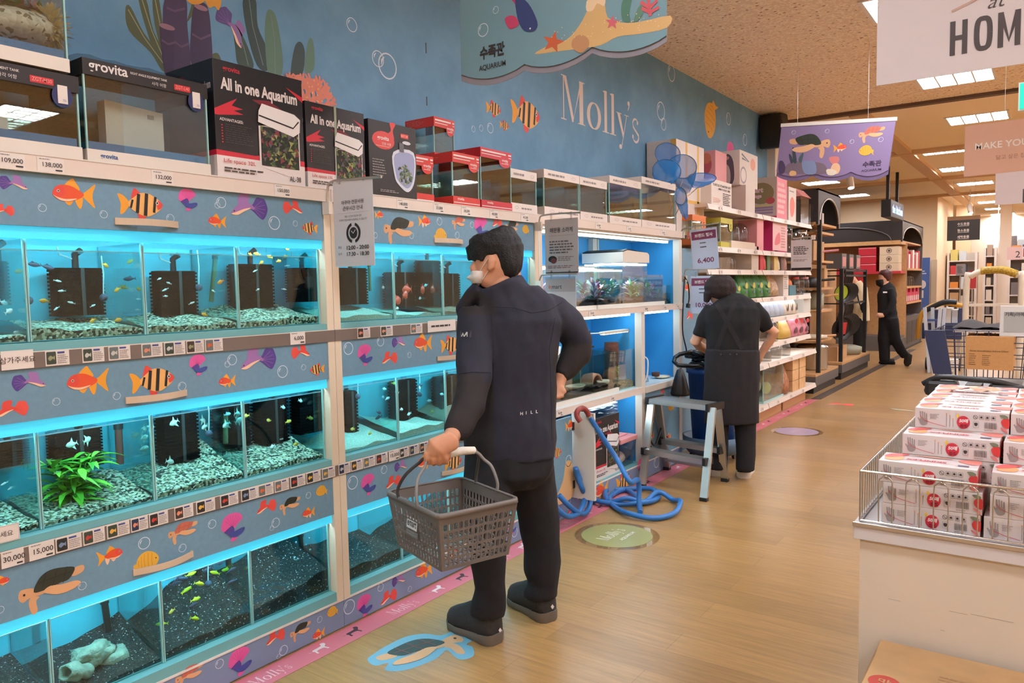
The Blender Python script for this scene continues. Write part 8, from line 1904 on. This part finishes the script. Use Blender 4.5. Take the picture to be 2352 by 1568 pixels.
for px0, px1, n_ in ((1902, 1928, 2), (1932, 1967, 2), (1972, 2012, 3)):
    for k in range(n_):
        x0, x1 = gx(px0), gx(px1); solo(MB().box(x0, x1, GY0+.02, GY0+.4, 1.621+.165*k, 1.62+.16+.165*k, rbx).box(x0, x1, GY0+.0195, GY0+.02, 1.62+.135+.165*k, 1.62+.15+.165*k, C(226, 150, 150)), 'red_box', 'red cookware box stacked on the big kitchen gondola', 'box', group='red cookware boxes')
for k in range(3):
    x0, x1 = gx(2020), gx(2064); m = MB().box(x0, x1, GY0+.02, GY0+.4, 1.621+.165*k, 1.62+.162+.165*k, bgx); f = Fr(((x0+x1)/2, GY0+.0195, 1.7+.165*k), (1, 0, 0), (0, 0, 1), SN); ring(m, f, 0, 0, .05, .05, .012, C(90, 70, 60)); ell(m, f, 0, 0, .025, .025, C(90, 70, 60)); solo(m, 'beige_box', 'beige box with a dark round mark, %s of three on the big kitchen gondola' % ('lowest', 'middle', 'topmost')[k], 'box')
for i in range(7): solo(MB().box(GX1-.3, GX1-.03, GY0+.8+.27*i, GY0+1.02+.27*i, 1.681, 1.681+(.4, .3, .36)[i % 3], (rbx, white_card)[i % 2]), 'side_box', 'red or white box on the aisle side of the big kitchen gondola', 'box', group='aisle side boxes')
for i in range(7): solo(MB().box(GX1-.3, GX1-.03, GY0+.8+.27*i, GY0+1.02+.27*i, .971, .971+(.3, .2)[i % 2], M('hot_pink', (206, 50, 84), .4)).box(GX1-.0295, GX1-.028, GY0+.83+.27*i, GY0+.98+.27*i, .99, 1.1, white_card), 'pink_box', 'hot pink box on the lower aisle side of the big kitchen gondola', 'box', group='hot pink boxes')
for zz in (1.301,):
    for i in range(6): solo(MB().lathe([(0, 0), (.07, 0), (.08, .12), (.06, .18), (.07, .19), (.02, .22), (0, .22)], (GX1-.18, GY0+.9+.3*i, zz), plastic_clear, 12), 'glass_jar', 'glass jar on the middle aisle side board of the kitchen gondola', 'jar', group='glass jars')
for i in range(4): solo(MB().lathe([(0, 0), (.06, 0), (.07, .3), (.02, .4), (.02, .46), (0, .46)], (GX1-.9-.16*i, GY0+.25, .31), M('bottle_dark', (40, 30, 30), .3), 12).lathe([(.0715, .1), (.073, .22)], (GX1-.9-.16*i, GY0+.25, .31), red_p, 12), 'dark_bottle', 'dark bottle with red band low on the kitchen gondola', 'bottle', group='dark bottles')
wb(MB().box(GX1-1.1, GX1-.65, GY0+.05, GY0+.08, .75, 1.6, M('poster_grey', (150, 146, 146), .5)).box(GX1-1.1, GX1-.65, GY0+.045, GY0+.05, 1.35, 1.6, red_p).lathe([(0, 0), (.13, 0), (.13, .02), (0, .02)], (GX1-.9, GY0-.0, .95), panm, 18), 'poster', k3)
# ------------------------------------------------------------------ promotion table with glove boxes
tt = thing('promotion_table', 'white promotion table with wire rim in the right foreground', 'table', (.1, 2.9, 0)); tw = M('table_white', (214, 200, 182), .45, noise=.03, nscale=3)
TX0, TX1, TY0, TY1 = -.416, .62, 2.165, 3.62
wb(MB().box(TX0+.005, TX1, TY0, TY1, .0, .755, tw), 'body', tt); wb(MB().box(TX0-.01, TX1, TY0-.012, TY1, .755, .80, M('table_lip', (206, 200, 200), .4)).box(TX0-.012, TX1, TY0-.016, TY0-.012, .79, .803, alu), 'top_rim', tt, bevel=.002)
m = MB(); scm = C(170, 158, 142)
for px, py, l in ((2040, 1375, .03), (2180, 1403, .04), (2230, 1410, .09), (2160, 1447, .01)):
    q = hy(px, py, TY0); m.box(q.x, q.x+l, TY0-.0005, TY0, q.z, q.z+.0012, scm)
wb(m, 'scuff', tt)
wr = thing('wire_basket', 'chrome wire rim round the glove boxes', 'wire basket', (.1, 2.9, .80)); zr = .94
def wire(a, b, r_=.003): wb(MB().tube([a, b], r_, chrome, 8), 'rail', wr)
L0, F0 = TX0+.005, TY0-.002
for zz in (.806, zr): wire((L0, F0, zz), (TX1, F0, zz), .0035); wire((L0, F0, zz), (L0, TY1, zz), .0035)
wb(MB().tube([(L0, F0, .803), (L0, F0, zr)], .003, chrome, 8), 'post', wr)
x = L0+.045
while x < .3:
    wb(MB().tube(spline3([(x, F0, .806), (x, F0, zr-.03), (x+.004, F0, zr-.014), (x+.016, F0, zr-.006), (x+.028, F0, zr-.014), (x+.032, F0, zr-.03), (x+.032, F0, .806)], 4), .0018, chrome, 6), 'wire_loop', wr); x += .064
y = F0+.03
while y < TY1: wb(MB().tube([(L0, y, .806), (L0, y, zr)], .0016, chrome, 6), 'side_wire', wr); y += .03
# one glove box with its printing, then copies
gw_ = M('glove_white', (212, 202, 200), .4); GWD, GHT, GDP = .226, .0562, .112
gb_ = thing('glove_box', 'white box of disposable gloves', 'glove box')
MB().box(0, GWD, 0, GDP, 0, GHT, gw_).build('carton', gb_, bevel=.001)
m = MB(); f = Fr((0, -.0003, 0), (1, 0, 0), (0, 0, 1), SN); gr_ = C(150, 142, 140); rd = C(204, 46, 66); w, h = GWD, GHT
bl(m, f, [(w*.06, h*.2), (w*.055, h*.45), (w*.11, h*.5), (w*.14, h*.45), (w*.14, h*.22), (w*.1, h*.12)], gr_, 1)
for i in range(4): stroke(m, f, [(w*(.068+.021*i), h*.4), (w*(.06+.023*i), h*(.78+.05*math.sin(1+i)))], w*.014, gr_, 1)
stroke(m, f, [(w*.06, h*.3), (w*.035, h*.5)], w*.013, gr_, 1)
stroke(m, f, [(w*.06, h*.62), (w*.1, h*.4), (w*.2, h*.26), (w*.34, h*.14)], h*.022, rd, 2); lines(m, f, w*.17, w*.27, h*.45, h*.75, 4, gr_, 1, 2, .4)
for i, t in enumerate((.8, .7, .55)): stroke(m, f, [(w*(.35+.035*i), h*.15), (w*(.35+.035*i), h*t)], h*.02, gr_, 1); ell(m, f, w*(.35+.035*i), h*t, w*.007, h*.035, C(226, 150, 90), 2, 10)
ell(m, f, w*.53, h*.42, w*.07, h*.32, rd, 2); text(m, f, '50매', w*.535, h*.5, h*.2, C(240, 220, 220), 4, .04, shear=.15); text(m, f, '증정', w*.535, h*.24, h*.18, C(130, 24, 44), 4, .03)
rect(m, f, w*.452, h*.7, w*.488, h*.76, C(230, 190, 60), 5); rect(m, f, w*.463, h*.62, w*.477, h*.84, C(230, 190, 60), 5)
for i in range(4):
    cx = w*(.655+.062*i)
    if i == 0: ring(m, f, cx, h*.72, w*.024, h*.1, h*.018, ink, 1); stroke(m, f, [(cx-w*.015, h*.78), (cx+w*.015, h*.66)], h*.02, ink, 2)
    else:
        for a in ((-.022, .62, .022, .635), (-.022, .81, .022, .825), (-.022, .62, -.019, .825), (.019, .62, .022, .825)): rect(m, f, cx+w*a[0], h*a[1], cx+w*a[2], h*a[3], inkl, 1)
        bl(m, f, [(cx-w*.014, h*.72), (cx, h*.79), (cx+w*.014, h*.72), (cx, h*.68)], ink, 2, 2)
rect(m, f, w*.635, h*.22, w*.69, h*.5, inkl, 1); rect(m, f, w*.638, h*.23, w*.687, h*.49, gw_, 2); bl(m, f, [(w*.645, h*.44), (w*.68, h*.44), (w*.678, h*.32), (w*.662, h*.28), (w*.648, h*.32)], ink, 3, 2)
r = random.Random(1); x = w*.75
while x < w*.875: l = w*r.choice((.003, .005, .008)); rect(m, f, x, h*.2, x+l, h*.5, C(120, 112, 110), 1); x += l+w*r.choice((.004, .006))
lines(m, f, w*.75, w*.87, h*.08, h*.15, 1, inkl, 1)
bl(m, f, [(w*.92, h*.6), (w*.95, h*.75), (w, h*.72), (w, h*.3), (w*.96, h*.3), (w*.93, h*.42)], C(210, 60, 60), 1); bl(m, f, [(w*.9, h*.88), (w*.96, h*.72), (w*.99, h*.82), (w*.95, h*.92)], C(120, 126, 104), 2); bl(m, f, [(w*.91, h*.3), (w*.97, h*.22), (w*.985, h*.04), (w*.95, h*.12)], C(220, 120, 120), 1)
m.build('printed_front', gb_)
m = MB(); f = Fr((0, 0, GHT+.0003), (1, 0, 0), (0, 1, 0), UZ); d = GDP
bl(m, f, [(w*.04, d*.3), (w*.1, d*.16), (w*.2, d*.2), (w*.24, d*.5), (w*.16, d*.8), (w*.07, d*.7)], C(232, 160, 110), 1); bl(m, f, [(w*.02, d*.55), (w*.08, d*.46), (w*.22, d*.72), (w*.26, d*.95), (w*.1, d*.9)], C(222, 100, 100), 2)
text(m, f.sub(w*.47, d*.42, 1, 1, PI), 'SKINFLEX', 0, 0, d*.16, C(206, 80, 90), 2, .03, w=w*.42); rect(m, f, w*.8, d*.2, w*.91, d*.32, C(110, 100, 130), 2); bl(m, f, [(w*.78, d*.75), (w*.9, d*.5), (w, d*.55), (w, d*.98), (w*.85, d*.95)], C(222, 130, 120), 1); bl(m, f, [(w*.3, d*.9), (w*.5, d*.8), (w*.72, d*.86), (w*.6, d*.95)], C(226, 170, 150), 2)
m.build('printed_top', gb_)
m = MB(); f = Fr((GWD+.0003, 0, 0), (0, 1, 0), (0, 0, 1), WN); rect(m, f, 0, 0, d, h, C(214, 150, 144), 0); bl(m, f, [(d*.2, h*.5), (d*.3, h*.8), (d*.55, h*.85), (d*.7, h*.55), (d*.55, h*.25), (d*.3, h*.2)], C(200, 50, 60), 1); bl(m, f, [(d*.5, h*.9), (d*.8, h*.7), (d*.9, h*.4), (d*.7, h*.8)], C(110, 116, 90), 2); m.build('printed_end', gb_)
first = True; r = random.Random(9); HN = (3, 4, 5, 5, 5, 5, 5); yb = 2.185
offs = {0: (-.363, -.36, -.372), 1: (-.13, -.118, -.116)}
for col in (0, 1, 2):
    for row in range(7):
        for lv in range(HN[row]):
            if lv < HN[row]-1 and row > 0 and lv < HN[row-1]-1: continue
            x0 = offs[col][lv] if row == 0 and col < 2 else {0: -.328+.0*row, 1: -.1, 2: .135}[col]+r.uniform(-.004, .004)+(.01 if row > 1 else 0)
            y0 = yb+row*.1145; zz = .8005+lv*.0568
            lab = 'white glove box in the right-hand stacks on the promotion table'; g = 'glove boxes in the right stacks'
            if col == 0:
                g = None
                if row == 0: lab = 'glove box at the front of the left stack, '+('bottom one behind the wires', 'second one behind the wires', 'third one, its top above the rim')[lv]
                elif lv == HN[row]-1 and row < 3: lab = ('glove box in the second row of the left stack, facing up the steps', 'highest front-facing glove box of the left stack')[row-1]
                elif lv == HN[row]-1: lab = 'topmost glove box in the back rows of the left stack'; g = 'back row top glove boxes'
                else: lab = 'glove box under the top one in the left stack'; g = 'inner glove boxes'
            if first: o = gb_; o.location = (x0, y0, zz); o['label'] = lab; first = False
            else: o = dup(gb_, (x0, y0, zz), r.uniform(-.012, .012), lab)
            if g: o['group'] = g
            elif 'group' in o: del o['group']
# closed stacks under the visible boxes are filled by plain cartons of the same kind
for col in (0, 1, 2):
    x0 = {0: -.326, 1: -.098, 2: .137}[col]
    for row in range(1, 7):
        n_ = HN[row-1]-1
        if n_ > 0:
            for lv in range(n_):
                o = MB().box(x0+.002, x0+GWD-.002, 0, GDP-.004, 0, GHT-.0005, gw_).build('glove_box'); o.location = (0, yb+row*.1145+.002, .8005+lv*.0568); tag(o, 'glove box hidden low in the middle of the stacks', 'glove box', 'hidden glove boxes')
sn = MB(); r = random.Random(4); zt = .8005+5*.0568+.001
vs = [(-.27+.14*i/8, 2.79+.05*j/4, zt+.004+r.uniform(0, .014)) for i in range(9) for j in range(5)]; sn.add(vs, [(i*5+j, (i+1)*5+j, (i+1)*5+j+1, i*5+j+1) for i in range(8) for j in range(4)], M('crumpled_wrap', (206, 150, 120), .4, noise=.4, nscale=40), True); solo(sn, 'crumpled_wrapper', 'crumpled red and gold wrapper on the back glove boxes', 'wrapper', (-.2, 2.8, zt))
# cardboard box in the corner
cb2 = thing('cardboard_box', 'large brown cardboard box in the lower right corner', 'cardboard box', (-.03, 1.87, 0)); kr = M('kraft_big', (178, 140, 96), .75, noise=.07, nscale=14)
wb(MB().box(-.352, .25, 1.62, 2.14, 0, .498, kr), 'box', cb2, bevel=.004)
wb(MB().hexa([V((-.352, 1.62, .4985)), V((.25, 1.62, .4985)), V((.25, 2.14, .4985)), V((-.352, 2.14, .4985)), V((-.345, 1.62, .507)), V((.25, 1.62, .507)), V((.25, 2.02, .507)), V((-.345, 2.02, .507))], kr), 'flap', cb2)
m = MB(); f = Fr((-.352, 1.62, .5075), (1, 0, 0), (0, 1, 0), UZ); text(m, Fr((-.245, 2.087, .5002), (-1, 0, 0), (0, -1, 0), UZ), '450g x 12개입', 0, 0, .02, C(70, 50, 40), 2, .02, w=.12); text(m, Fr((.0, 2.06, .5015), (-1, 0, 0), (0, -1, 0), UZ), '부탄가스', 0, 0, .022, C(70, 50, 40), 2, .02); ell(m, f, .05, .27, .035, .035, C(176, 60, 50), 1); text(m, f, '맛', .05, .27, .03, kr, 3, .02); lines(m, Fr((-.2, 1.95, .5075), (1, 0, 0), (0, 1, 0), UZ), 0, .14, .0, .05, 3, C(160, 122, 84), 1, 3, .4); wb(m, 'print', cb2)
# ------------------------------------------------------------------ trolleys behind the glove boxes
pd = thing('display_table', 'low white display table behind the glove boxes', 'table', (-.2, 4.75, 0)); wb(MB().box(-.52, .4, 4.35, 5.2, .0, .836, tw), 'body', pd)
bc_ = thing('folded_cart', 'black moulded folding cart lying flat behind the glove boxes', 'cart', (-.25, 4.7, .836)); bp_ = M('cart_black', (36, 34, 34), .4)
a, b = hy(2130, 880, 4.6).x, hy(2350, 880, 4.6).x
wb(MB().box(a, b+.02, 4.45, 4.95, .837, .895, bp_), 'tray', bc_, bevel=.025); wb(MB().box(a+.01, a+.16, 4.4, 4.5, .845, .93, bp_), 'grip', bc_, bevel=.02); wb(MB().box(b-.14, b+.02, 4.4, 4.5, .845, .925, bp_), 'grip', bc_, bevel=.02); wb(MB().tube(spline3([(a+.0, 4.43, .905), (a+.08, 4.42, .945), (a+.24, 4.42, .94), (b-.1, 4.42, .935), (b+.02, 4.43, .905)], 5), .014, bp_, 10), 'handle', bc_)
for i in range(6): wb(MB().box(a+.19, b-.17, 4.42+.03*i, 4.435+.03*i, .895, .913, bp_), 'rib', bc_)
TYY = 9.0; tr_c = thing('cage_trolley', 'white tubular trolley frame with yellow wrapped top bar', 'trolley', (hy(2280, 700, TYY).x, TYY, 0)); cw = M('trolley_white', (222, 208, 188), .5)
xl, xr = hy(2219, 700, TYY).x, hy(2345, 700, TYY).x; zt2 = hy(2270, 622, TYY).z
wb(MB().tube(spline3([(xl, TYY, .15), (xl, TYY, zt2-.14), (xl+.04, TYY, zt2-.05), (xl+.14, TYY, zt2), (xr-.14, TYY, zt2), (xr-.04, TYY, zt2-.05), (xr, TYY, zt2-.14), (xr, TYY, .15)], 5), .03, cw, 10), 'frame', tr_c)
wb(MB().tube(spline3([(xl+.12, TYY, zt2), (xl+.2, TYY, zt2+.008), (xr-.15, TYY, zt2+.004), (xr-.04, TYY, zt2-.04)], 5), .04, M('yellow_wrap', (176, 140, 40), .5, noise=.5, nscale=60, bump=.5, bscale=40), 10), 'yellow_wrap', tr_c)
zc = hy(2280, 700, TYY).z; wb(MB().bar((xl, TYY, zc), (xr, TYY, zc), .03, .03, cw), 'crossbar', tr_c); wb(MB().box(xl-.02, xr+.02, TYY-.1, TYY+.9, .14, .2, cw), 'deck', tr_c)
for p in ((xl, TYY), (xr, TYY), (xl, TYY+.8), (xr, TYY+.8)): wb(MB().tube([(p[0]-.02, p[1], .07), (p[0]+.02, p[1], .07)], .07, black_pl, 14).box(p[0]-.03, p[0]+.03, p[1]-.02, p[1]+.02, .07, .14, alu), 'wheel', tr_c)
YB_ = 7.6; a, b = hy(2221, 770, YB_), hy(2328, 848, YB_); zc0 = b.z
ct2 = thing('wire_cart', 'dark wire shopping cart carrying a brown carton', 'shopping cart', ((a.x+b.x)/2, YB_+.3, 0)); nv = M('cart_navy', (44, 52, 84), .5)
cx0, cx1 = a.x-.22, b.x+.12
def mesh_wall(p00, p10, p01, p11, n, k, mat, r_=.004):
    m = MB(); p00, p10, p01, p11 = map(V, (p00, p10, p01, p11))
    for i in range(n+1): m.tube([p00.lerp(p10, i/n), p01.lerp(p11, i/n)], r_, mat, 5)
    for i in range(k+1): m.tube([p00.lerp(p01, i/k), p10.lerp(p11, i/k)], r_, mat, 5)
    return m
for q in (((cx0, YB_-.02, .5), (cx1, YB_-.02, .5), (cx0-.04, YB_-.06, 1.0), (cx1+.04, YB_-.06, 1.0)), ((cx0, YB_-.02, .5), (cx0, YB_+.7, .5), (cx0-.04, YB_-.06, 1.0), (cx0-.04, YB_+.78, 1.0)), ((cx0, YB_+.7, .5), (cx1, YB_+.7, .5), (cx0-.04, YB_+.78, 1.0), (cx1+.04, YB_+.78, 1.0)), ((cx0, YB_-.02, .5), (cx1, YB_-.02, .5), (cx0, YB_+.7, .5), (cx1, YB_+.7, .5))): wb(mesh_wall(*q, 9, 5, nv), 'wire_side', ct2)
wb(MB().hexa([V((cx0-.02, YB_-.1, .62)), V((cx0+.12, YB_-.1, .62)), V((cx0+.12, YB_-.06, .62)), V((cx0-.02, YB_-.06, .62)), V((cx0-.1, YB_-.1, 1.0)), V((cx0+.06, YB_-.1, 1.0)), V((cx0+.06, YB_-.06, 1.0)), V((cx0-.1, YB_-.06, 1.0))], nv), 'blue_panel', ct2)
for p in ((cx0, YB_), (cx1, YB_), (cx0, YB_+.65), (cx1, YB_+.65)): wb(MB().bar((p[0], p[1], .08), (p[0], p[1], .5), .03, .03, nv), 'leg', ct2); wb(MB().tube([(p[0]-.02, p[1], .06), (p[0]+.02, p[1], .06)], .06, black_pl, 12), 'wheel', ct2)
t = thing('brown_carton', 'brown carton with printed rows of words on the wire cart', 'carton', ((a.x+b.x)/2, YB_+.2, b.z)); wb(MB().box(a.x, b.x, YB_-.02-.1, YB_+.3, max(b.z, .505), a.z, M('kraft_small', (190, 140, 88), .8, noise=.05)), 'box', t); m = MB(); f = Fr((a.x, YB_-.1205, b.z), (1, 0, 0), (0, 0, 1), SN); w2, h2 = b.x-a.x, a.z-b.z; kd = C(110, 76, 48); text(m, f, 'Pyrex Snow&Glass Sabora 530ml', w2*.5, h2*.56, h2*.06, kd, 2, .02, w=w2*.8); lines(m, f, w2*.08, w2*.24, h2*.12, h2*.5, 6, kd, 2, 3, .3); lines(m, f, w2*.36, w2*.56, h2*.12, h2*.46, 6, kd, 2, 5, .3); wb(m, 'print', t)
cov = MB(); r = random.Random(3); vs = [(cx0+.1+(cx1-cx0-.1)*i/10, YB_+.05+.6*j/6, 1.01+.06*math.sin(i*.7)*math.sin(j*.6)+r.uniform(0, .02)) for i in range(11) for j in range(7)]; cov.add(vs, [(i*7+j, (i+1)*7+j, (i+1)*7+j+1, i*7+j+1) for i in range(10) for j in range(6)], M('dark_cloth', (56, 50, 50), .8), True); solo(cov, 'dark_cover', 'dark cloth thrown over the goods of the wire cart', 'cloth', kind=None)
solo(MB().box(cx0+.12, cx1, YB_-.04, YB_+.6, .985, 1.0, white_card), 'paper_sheet', 'white sheet lying over the wire cart', 'sheet')
el = thing('price_display', 'grey electronic price display at the right edge behind the glove boxes', 'price display', (-.12, 5.19, .836)); a, b = hy(2297, 702, 5.17), hy(2400, 774, 5.17)
wb(MB().box(a.x, b.x+.1, 5.17, 5.19, b.z, a.z, M('display_frame', (214, 206, 200), .4)), 'frame', el, bevel=.003); wb(MB().box(a.x+.02, b.x+.08, 5.168, 5.17, b.z+.025, a.z-.035, M('e_paper', (168, 164, 158), .6)), 'screen', el); m = MB(); f = Fr((a.x+.025, 5.1675, a.z-.05), (1, 0, 0), (0, 0, 1), SN); text(m, f, '기획)아메나 니트릴', 0, 0, .026, ink, 2, .015, align='l'); wb(m, 'words', el); wb(MB().bar((a.x+.25, 5.18, .836), (a.x+.25, 5.26, b.z), .02, .02, alu), 'stem', el)
# folded blue-white ladder, crate, blue-yellow cart farther off
FY = 13.2; fl2 = thing('folded_ladder', 'pale folded step ladder leaning by the far cart', 'step ladder', hz(2150, 850)); wl = M('ladder_pale', (196, 204, 216), .4)
for x0, x1, d in ((2124, 2135, 0), (2160, 2148, .0), (2142, 2146, .2), (2170, 2158, .2)):
    p, q = hy(x0, 706, FY+d), hy(x1, 838, FY+d); wb(MB().bar((q.x, q.y, .002), p, .09, .04, wl), 'rail', fl2)
for py in (735, 782): p, q = hy(2126, py, FY+.05), hy(2160, py, FY+.05); wb(MB().bar(p, q, .05, .03, M('step_blue', (60, 84, 140), .5)), 'step', fl2)
p = hy(2170, 842, 12.2); cr = thing('white_crate', 'white lattice crate on the floor by the folded ladder', 'crate', (p.x, 12.2, 0)); m = mesh_wall((p.x-.12, 12.1, .0), (p.x+.14, 12.1, .0), (p.x-.16, 12.05, .32), (p.x+.18, 12.05, .32), 8, 6, white_card, .008); m.box(p.x-.12, p.x+.14, 12.12, 12.5, 0, .3, C(206, 200, 190)); wb(m, 'crate_body', cr)
YY = 13.6; bcx = thing('flatbed_cart', 'navy and yellow cart heaped with goods left of the white trolley', 'cart', (hy(2160, 740, YY).x, YY, 0)); xa, xb = hy(2118, 740, YY).x, hy(2215, 740, YY).x; yw = M('cart_yellow', (206, 150, 50), .5)
wb(MB().box(xa, xb, YY, YY+1, .5, .75, nv), 'bin', bcx); wb(MB().tube(spline3([(xa-.05, YY-.05, .5), (xa, YY-.05, .9), (xa+.25, YY-.05, 1.06), (xb, YY-.05, 1.02)], 5), .035, yw, 8), 'yellow_bar', bcx); wb(MB().tube(spline3([(xa+.05, YY-.08, .95), (xa+.3, YY-.08, 1.08), (xb-.1, YY-.08, 1.08)], 5), .04, black_pl, 8), 'black_bar', bcx)
for x in (xa+.08, xb-.08):
    for y in (YY+.1, YY+.9): wb(MB().tube([(x-.03, y, .1), (x+.03, y, .1)], .1, black_pl, 14).bar((x, y, .1), (x, y, .5), .04, .04, alu), 'wheel', bcx)
r = random.Random(5)
for i in range(6): solo(MB().box(xa+.04+.09*i, xa+.12+.09*i, YY+.1, YY+.5, .751, .751+r.uniform(.1, .24), [C(196, 200, 206), C(60, 70, 110), C(110, 106, 104), C(220, 214, 206)][i % 4]), 'bagged_goods', 'wrapped packet heaped on the navy cart', 'packet', group='packets on the navy cart')
# ------------------------------------------------------------------ back of the shop
cream = M('pillar_cream', (232, 204, 168), .75)
struct(MB().box(BX-4, -2.32, 20.6, 24, 0, CEIL, cream), 'wall_alcove'); struct(MB().box(-2.42, -2.3, 20.55, 20.62, .6, 1.9, C(206, 182, 150)), 'trim_8')
bn_ = thing('banner', 'blue banner with a white lamp picture beside the kitchen gondola', 'banner', (-2.6, 20.3, .9)); wb(MB().box(-2.72, -2.42, 20.3, 20.33, .7, 1.95, M('banner_blue', (74, 100, 160), .6)), 'cloth', bn_); m = MB(); f = Fr((-2.57, 20.299, 1.3), (1, 0, 0), (0, 0, 1), SN); ell(m, f, 0, .02, .08, .1, C(226, 214, 210)); rect(m, f, -.03, -.3, .03, -.12, C(226, 214, 210)); lines(m, f, -.1, .1, .25, .36, 2, C(220, 220, 230)); wb(m, 'print', bn_); wb(MB().bar((-2.57, 20.34, 0), (-2.57, 20.34, 1.9), .03, .03, alu), 'pole', bn_)
struct(MB().box(-2.3, XR, 29.0, 29.1, 0, CEIL, M('far_wall', (238, 214, 186), .8)), 'wall_far'); struct(MB().box(-1.2, -.95, 23.2, 23.5, 0, CEIL, M('far_pillar', (232, 216, 200), .7)), 'trim_9'); struct(MB().box(-2.25, -1.9, 24.0, 24.3, 0, CEIL, cream), 'trim_10')
PL = [(206, 190, 170), (190, 150, 110), (120, 110, 110), (200, 60, 64), (228, 214, 200), (150, 190, 70), (226, 140, 60), (90, 96, 116), (176, 150, 130), (60, 54, 56), (214, 200, 120), (206, 214, 220)]
def far_shelf(label, x0, x1, y, top, lv, seed, nper):
    t = thing('shop_shelf', label, 'shelves', ((x0+x1)/2, y, 0)); r = random.Random(seed)
    for x in (x0, x1-.05): wb(MB().box(x, x+.05, y, y+.4, 0, top, white_card), 'upright', t)
    wb(MB().box(x0, x1, y+.4, y+.43, 0, top, M('shelf_back', (206, 190, 176), .7)), 'back_panel', t)
    for i in range(lv):
        z0 = .15+(top-.35)*i/(lv-1); wb(MB().box(x0+.05, x1-.05, y, y+.4, z0-.03, z0, white_card), 'shelf', t); x = x0+.07
        while x < x1-.15:
            w_ = (x1-x0)/nper*r.uniform(.6, .95); h_ = (top-.4)/(lv-1)*r.uniform(.45, .85)
            if x+w_ > x1-.06: break
            solo(MB().box(x, x+w_, y+.02, y+.3, z0+.001, z0+h_, C(*PL[r.randrange(12)])), 'shelf_good', 'boxed goods far off on the '+label, 'box', group='goods on the '+label); x += w_+.03
far_shelf('dark-goods shelf beside the cream pillar', -2.28, -1.62, 22.4, 2.1, 6, 1, 3); far_shelf('kraft-box shelf behind the white trolley', -1.5, -1.22, 22.6, 2.2, 6, 2, 2); far_shelf('white appliance shelf in the far middle', -.95, -.35, 22.0, 2.1, 5, 3, 3); far_shelf('white bottle shelf right of the appliances', -.5, .2, 20.5, 2.0, 5, 7, 3); far_shelf('green goods shelf at the far right', .25, 1.4, 20.5, 2.0, 5, 5, 4)
far_shelf('tall far wall shelf', -1.5, .6, 28.5, 2.6, 6, 8, 8)
nb = thing('hanging_notice', 'grey framed notice far behind the white trolley', 'notice', (-1.7, 21.4, 1.5)); a, b = hy(2196, 606, 21.0), hy(2216, 632, 21.0); wb(MB().box(a.x, b.x, 21.0, 21.03, b.z, a.z, C(150, 146, 148)), 'board', nb); m = MB(); lines(m, Fr((a.x, 20.999, b.z), (1, 0, 0), (0, 0, 1), SN), .03, b.x-a.x-.03, .05, a.z-b.z-.05, 6, ink); wb(m, 'print', nb); wb(MB().bar(((a.x+b.x)/2, 21.02, 0), ((a.x+b.x)/2, 21.02, b.z), .03, .03, alu), 'pole', nb)
a, b = hy(2225, 622, 21.2), hy(2242, 662, 21.2); rp_ = thing('red_poster', 'red poster behind the left bar of the white trolley', 'poster', (a.x, 21.2, 0)); wb(MB().box(a.x, b.x, 21.2, 21.23, b.z, a.z, C(196, 60, 66)), 'board', rp_); wb(MB().bar(((a.x+b.x)/2, 21.22, 0), ((a.x+b.x)/2, 21.22, b.z), .03, .03, alu), 'pole', rp_)
a, b = hy(2313, 567, 20.2), hy(2400, 594, 20.2); pk = thing('shelf_sign', 'pink and white shelf-top sign at the far right', 'sign', (a.x+.3, 20.2, b.z)); wb(MB().box(a.x, b.x, 20.3, 20.33, b.z, a.z, C(226, 190, 186)), 'board', pk); m = MB(); f = Fr((a.x, 20.299, b.z), (1, 0, 0), (0, 0, 1), SN); text(m, f, '2', .2, .12, .14, ink, 2); rect(m, f, .28, .02, .6, a.z-b.z-.02, C(232, 222, 220), 1); rect(m, f, .3, .06, .38, a.z-b.z-.04, C(176, 50, 60), 2); wb(m, 'print', pk); wb(MB().bar((a.x+.3, 20.34, 1.9), (a.x+.3, 20.34, b.z+.05), .03, .03, alu), 'stem', pk)
bpy.data.scenes.remove(BENCH)
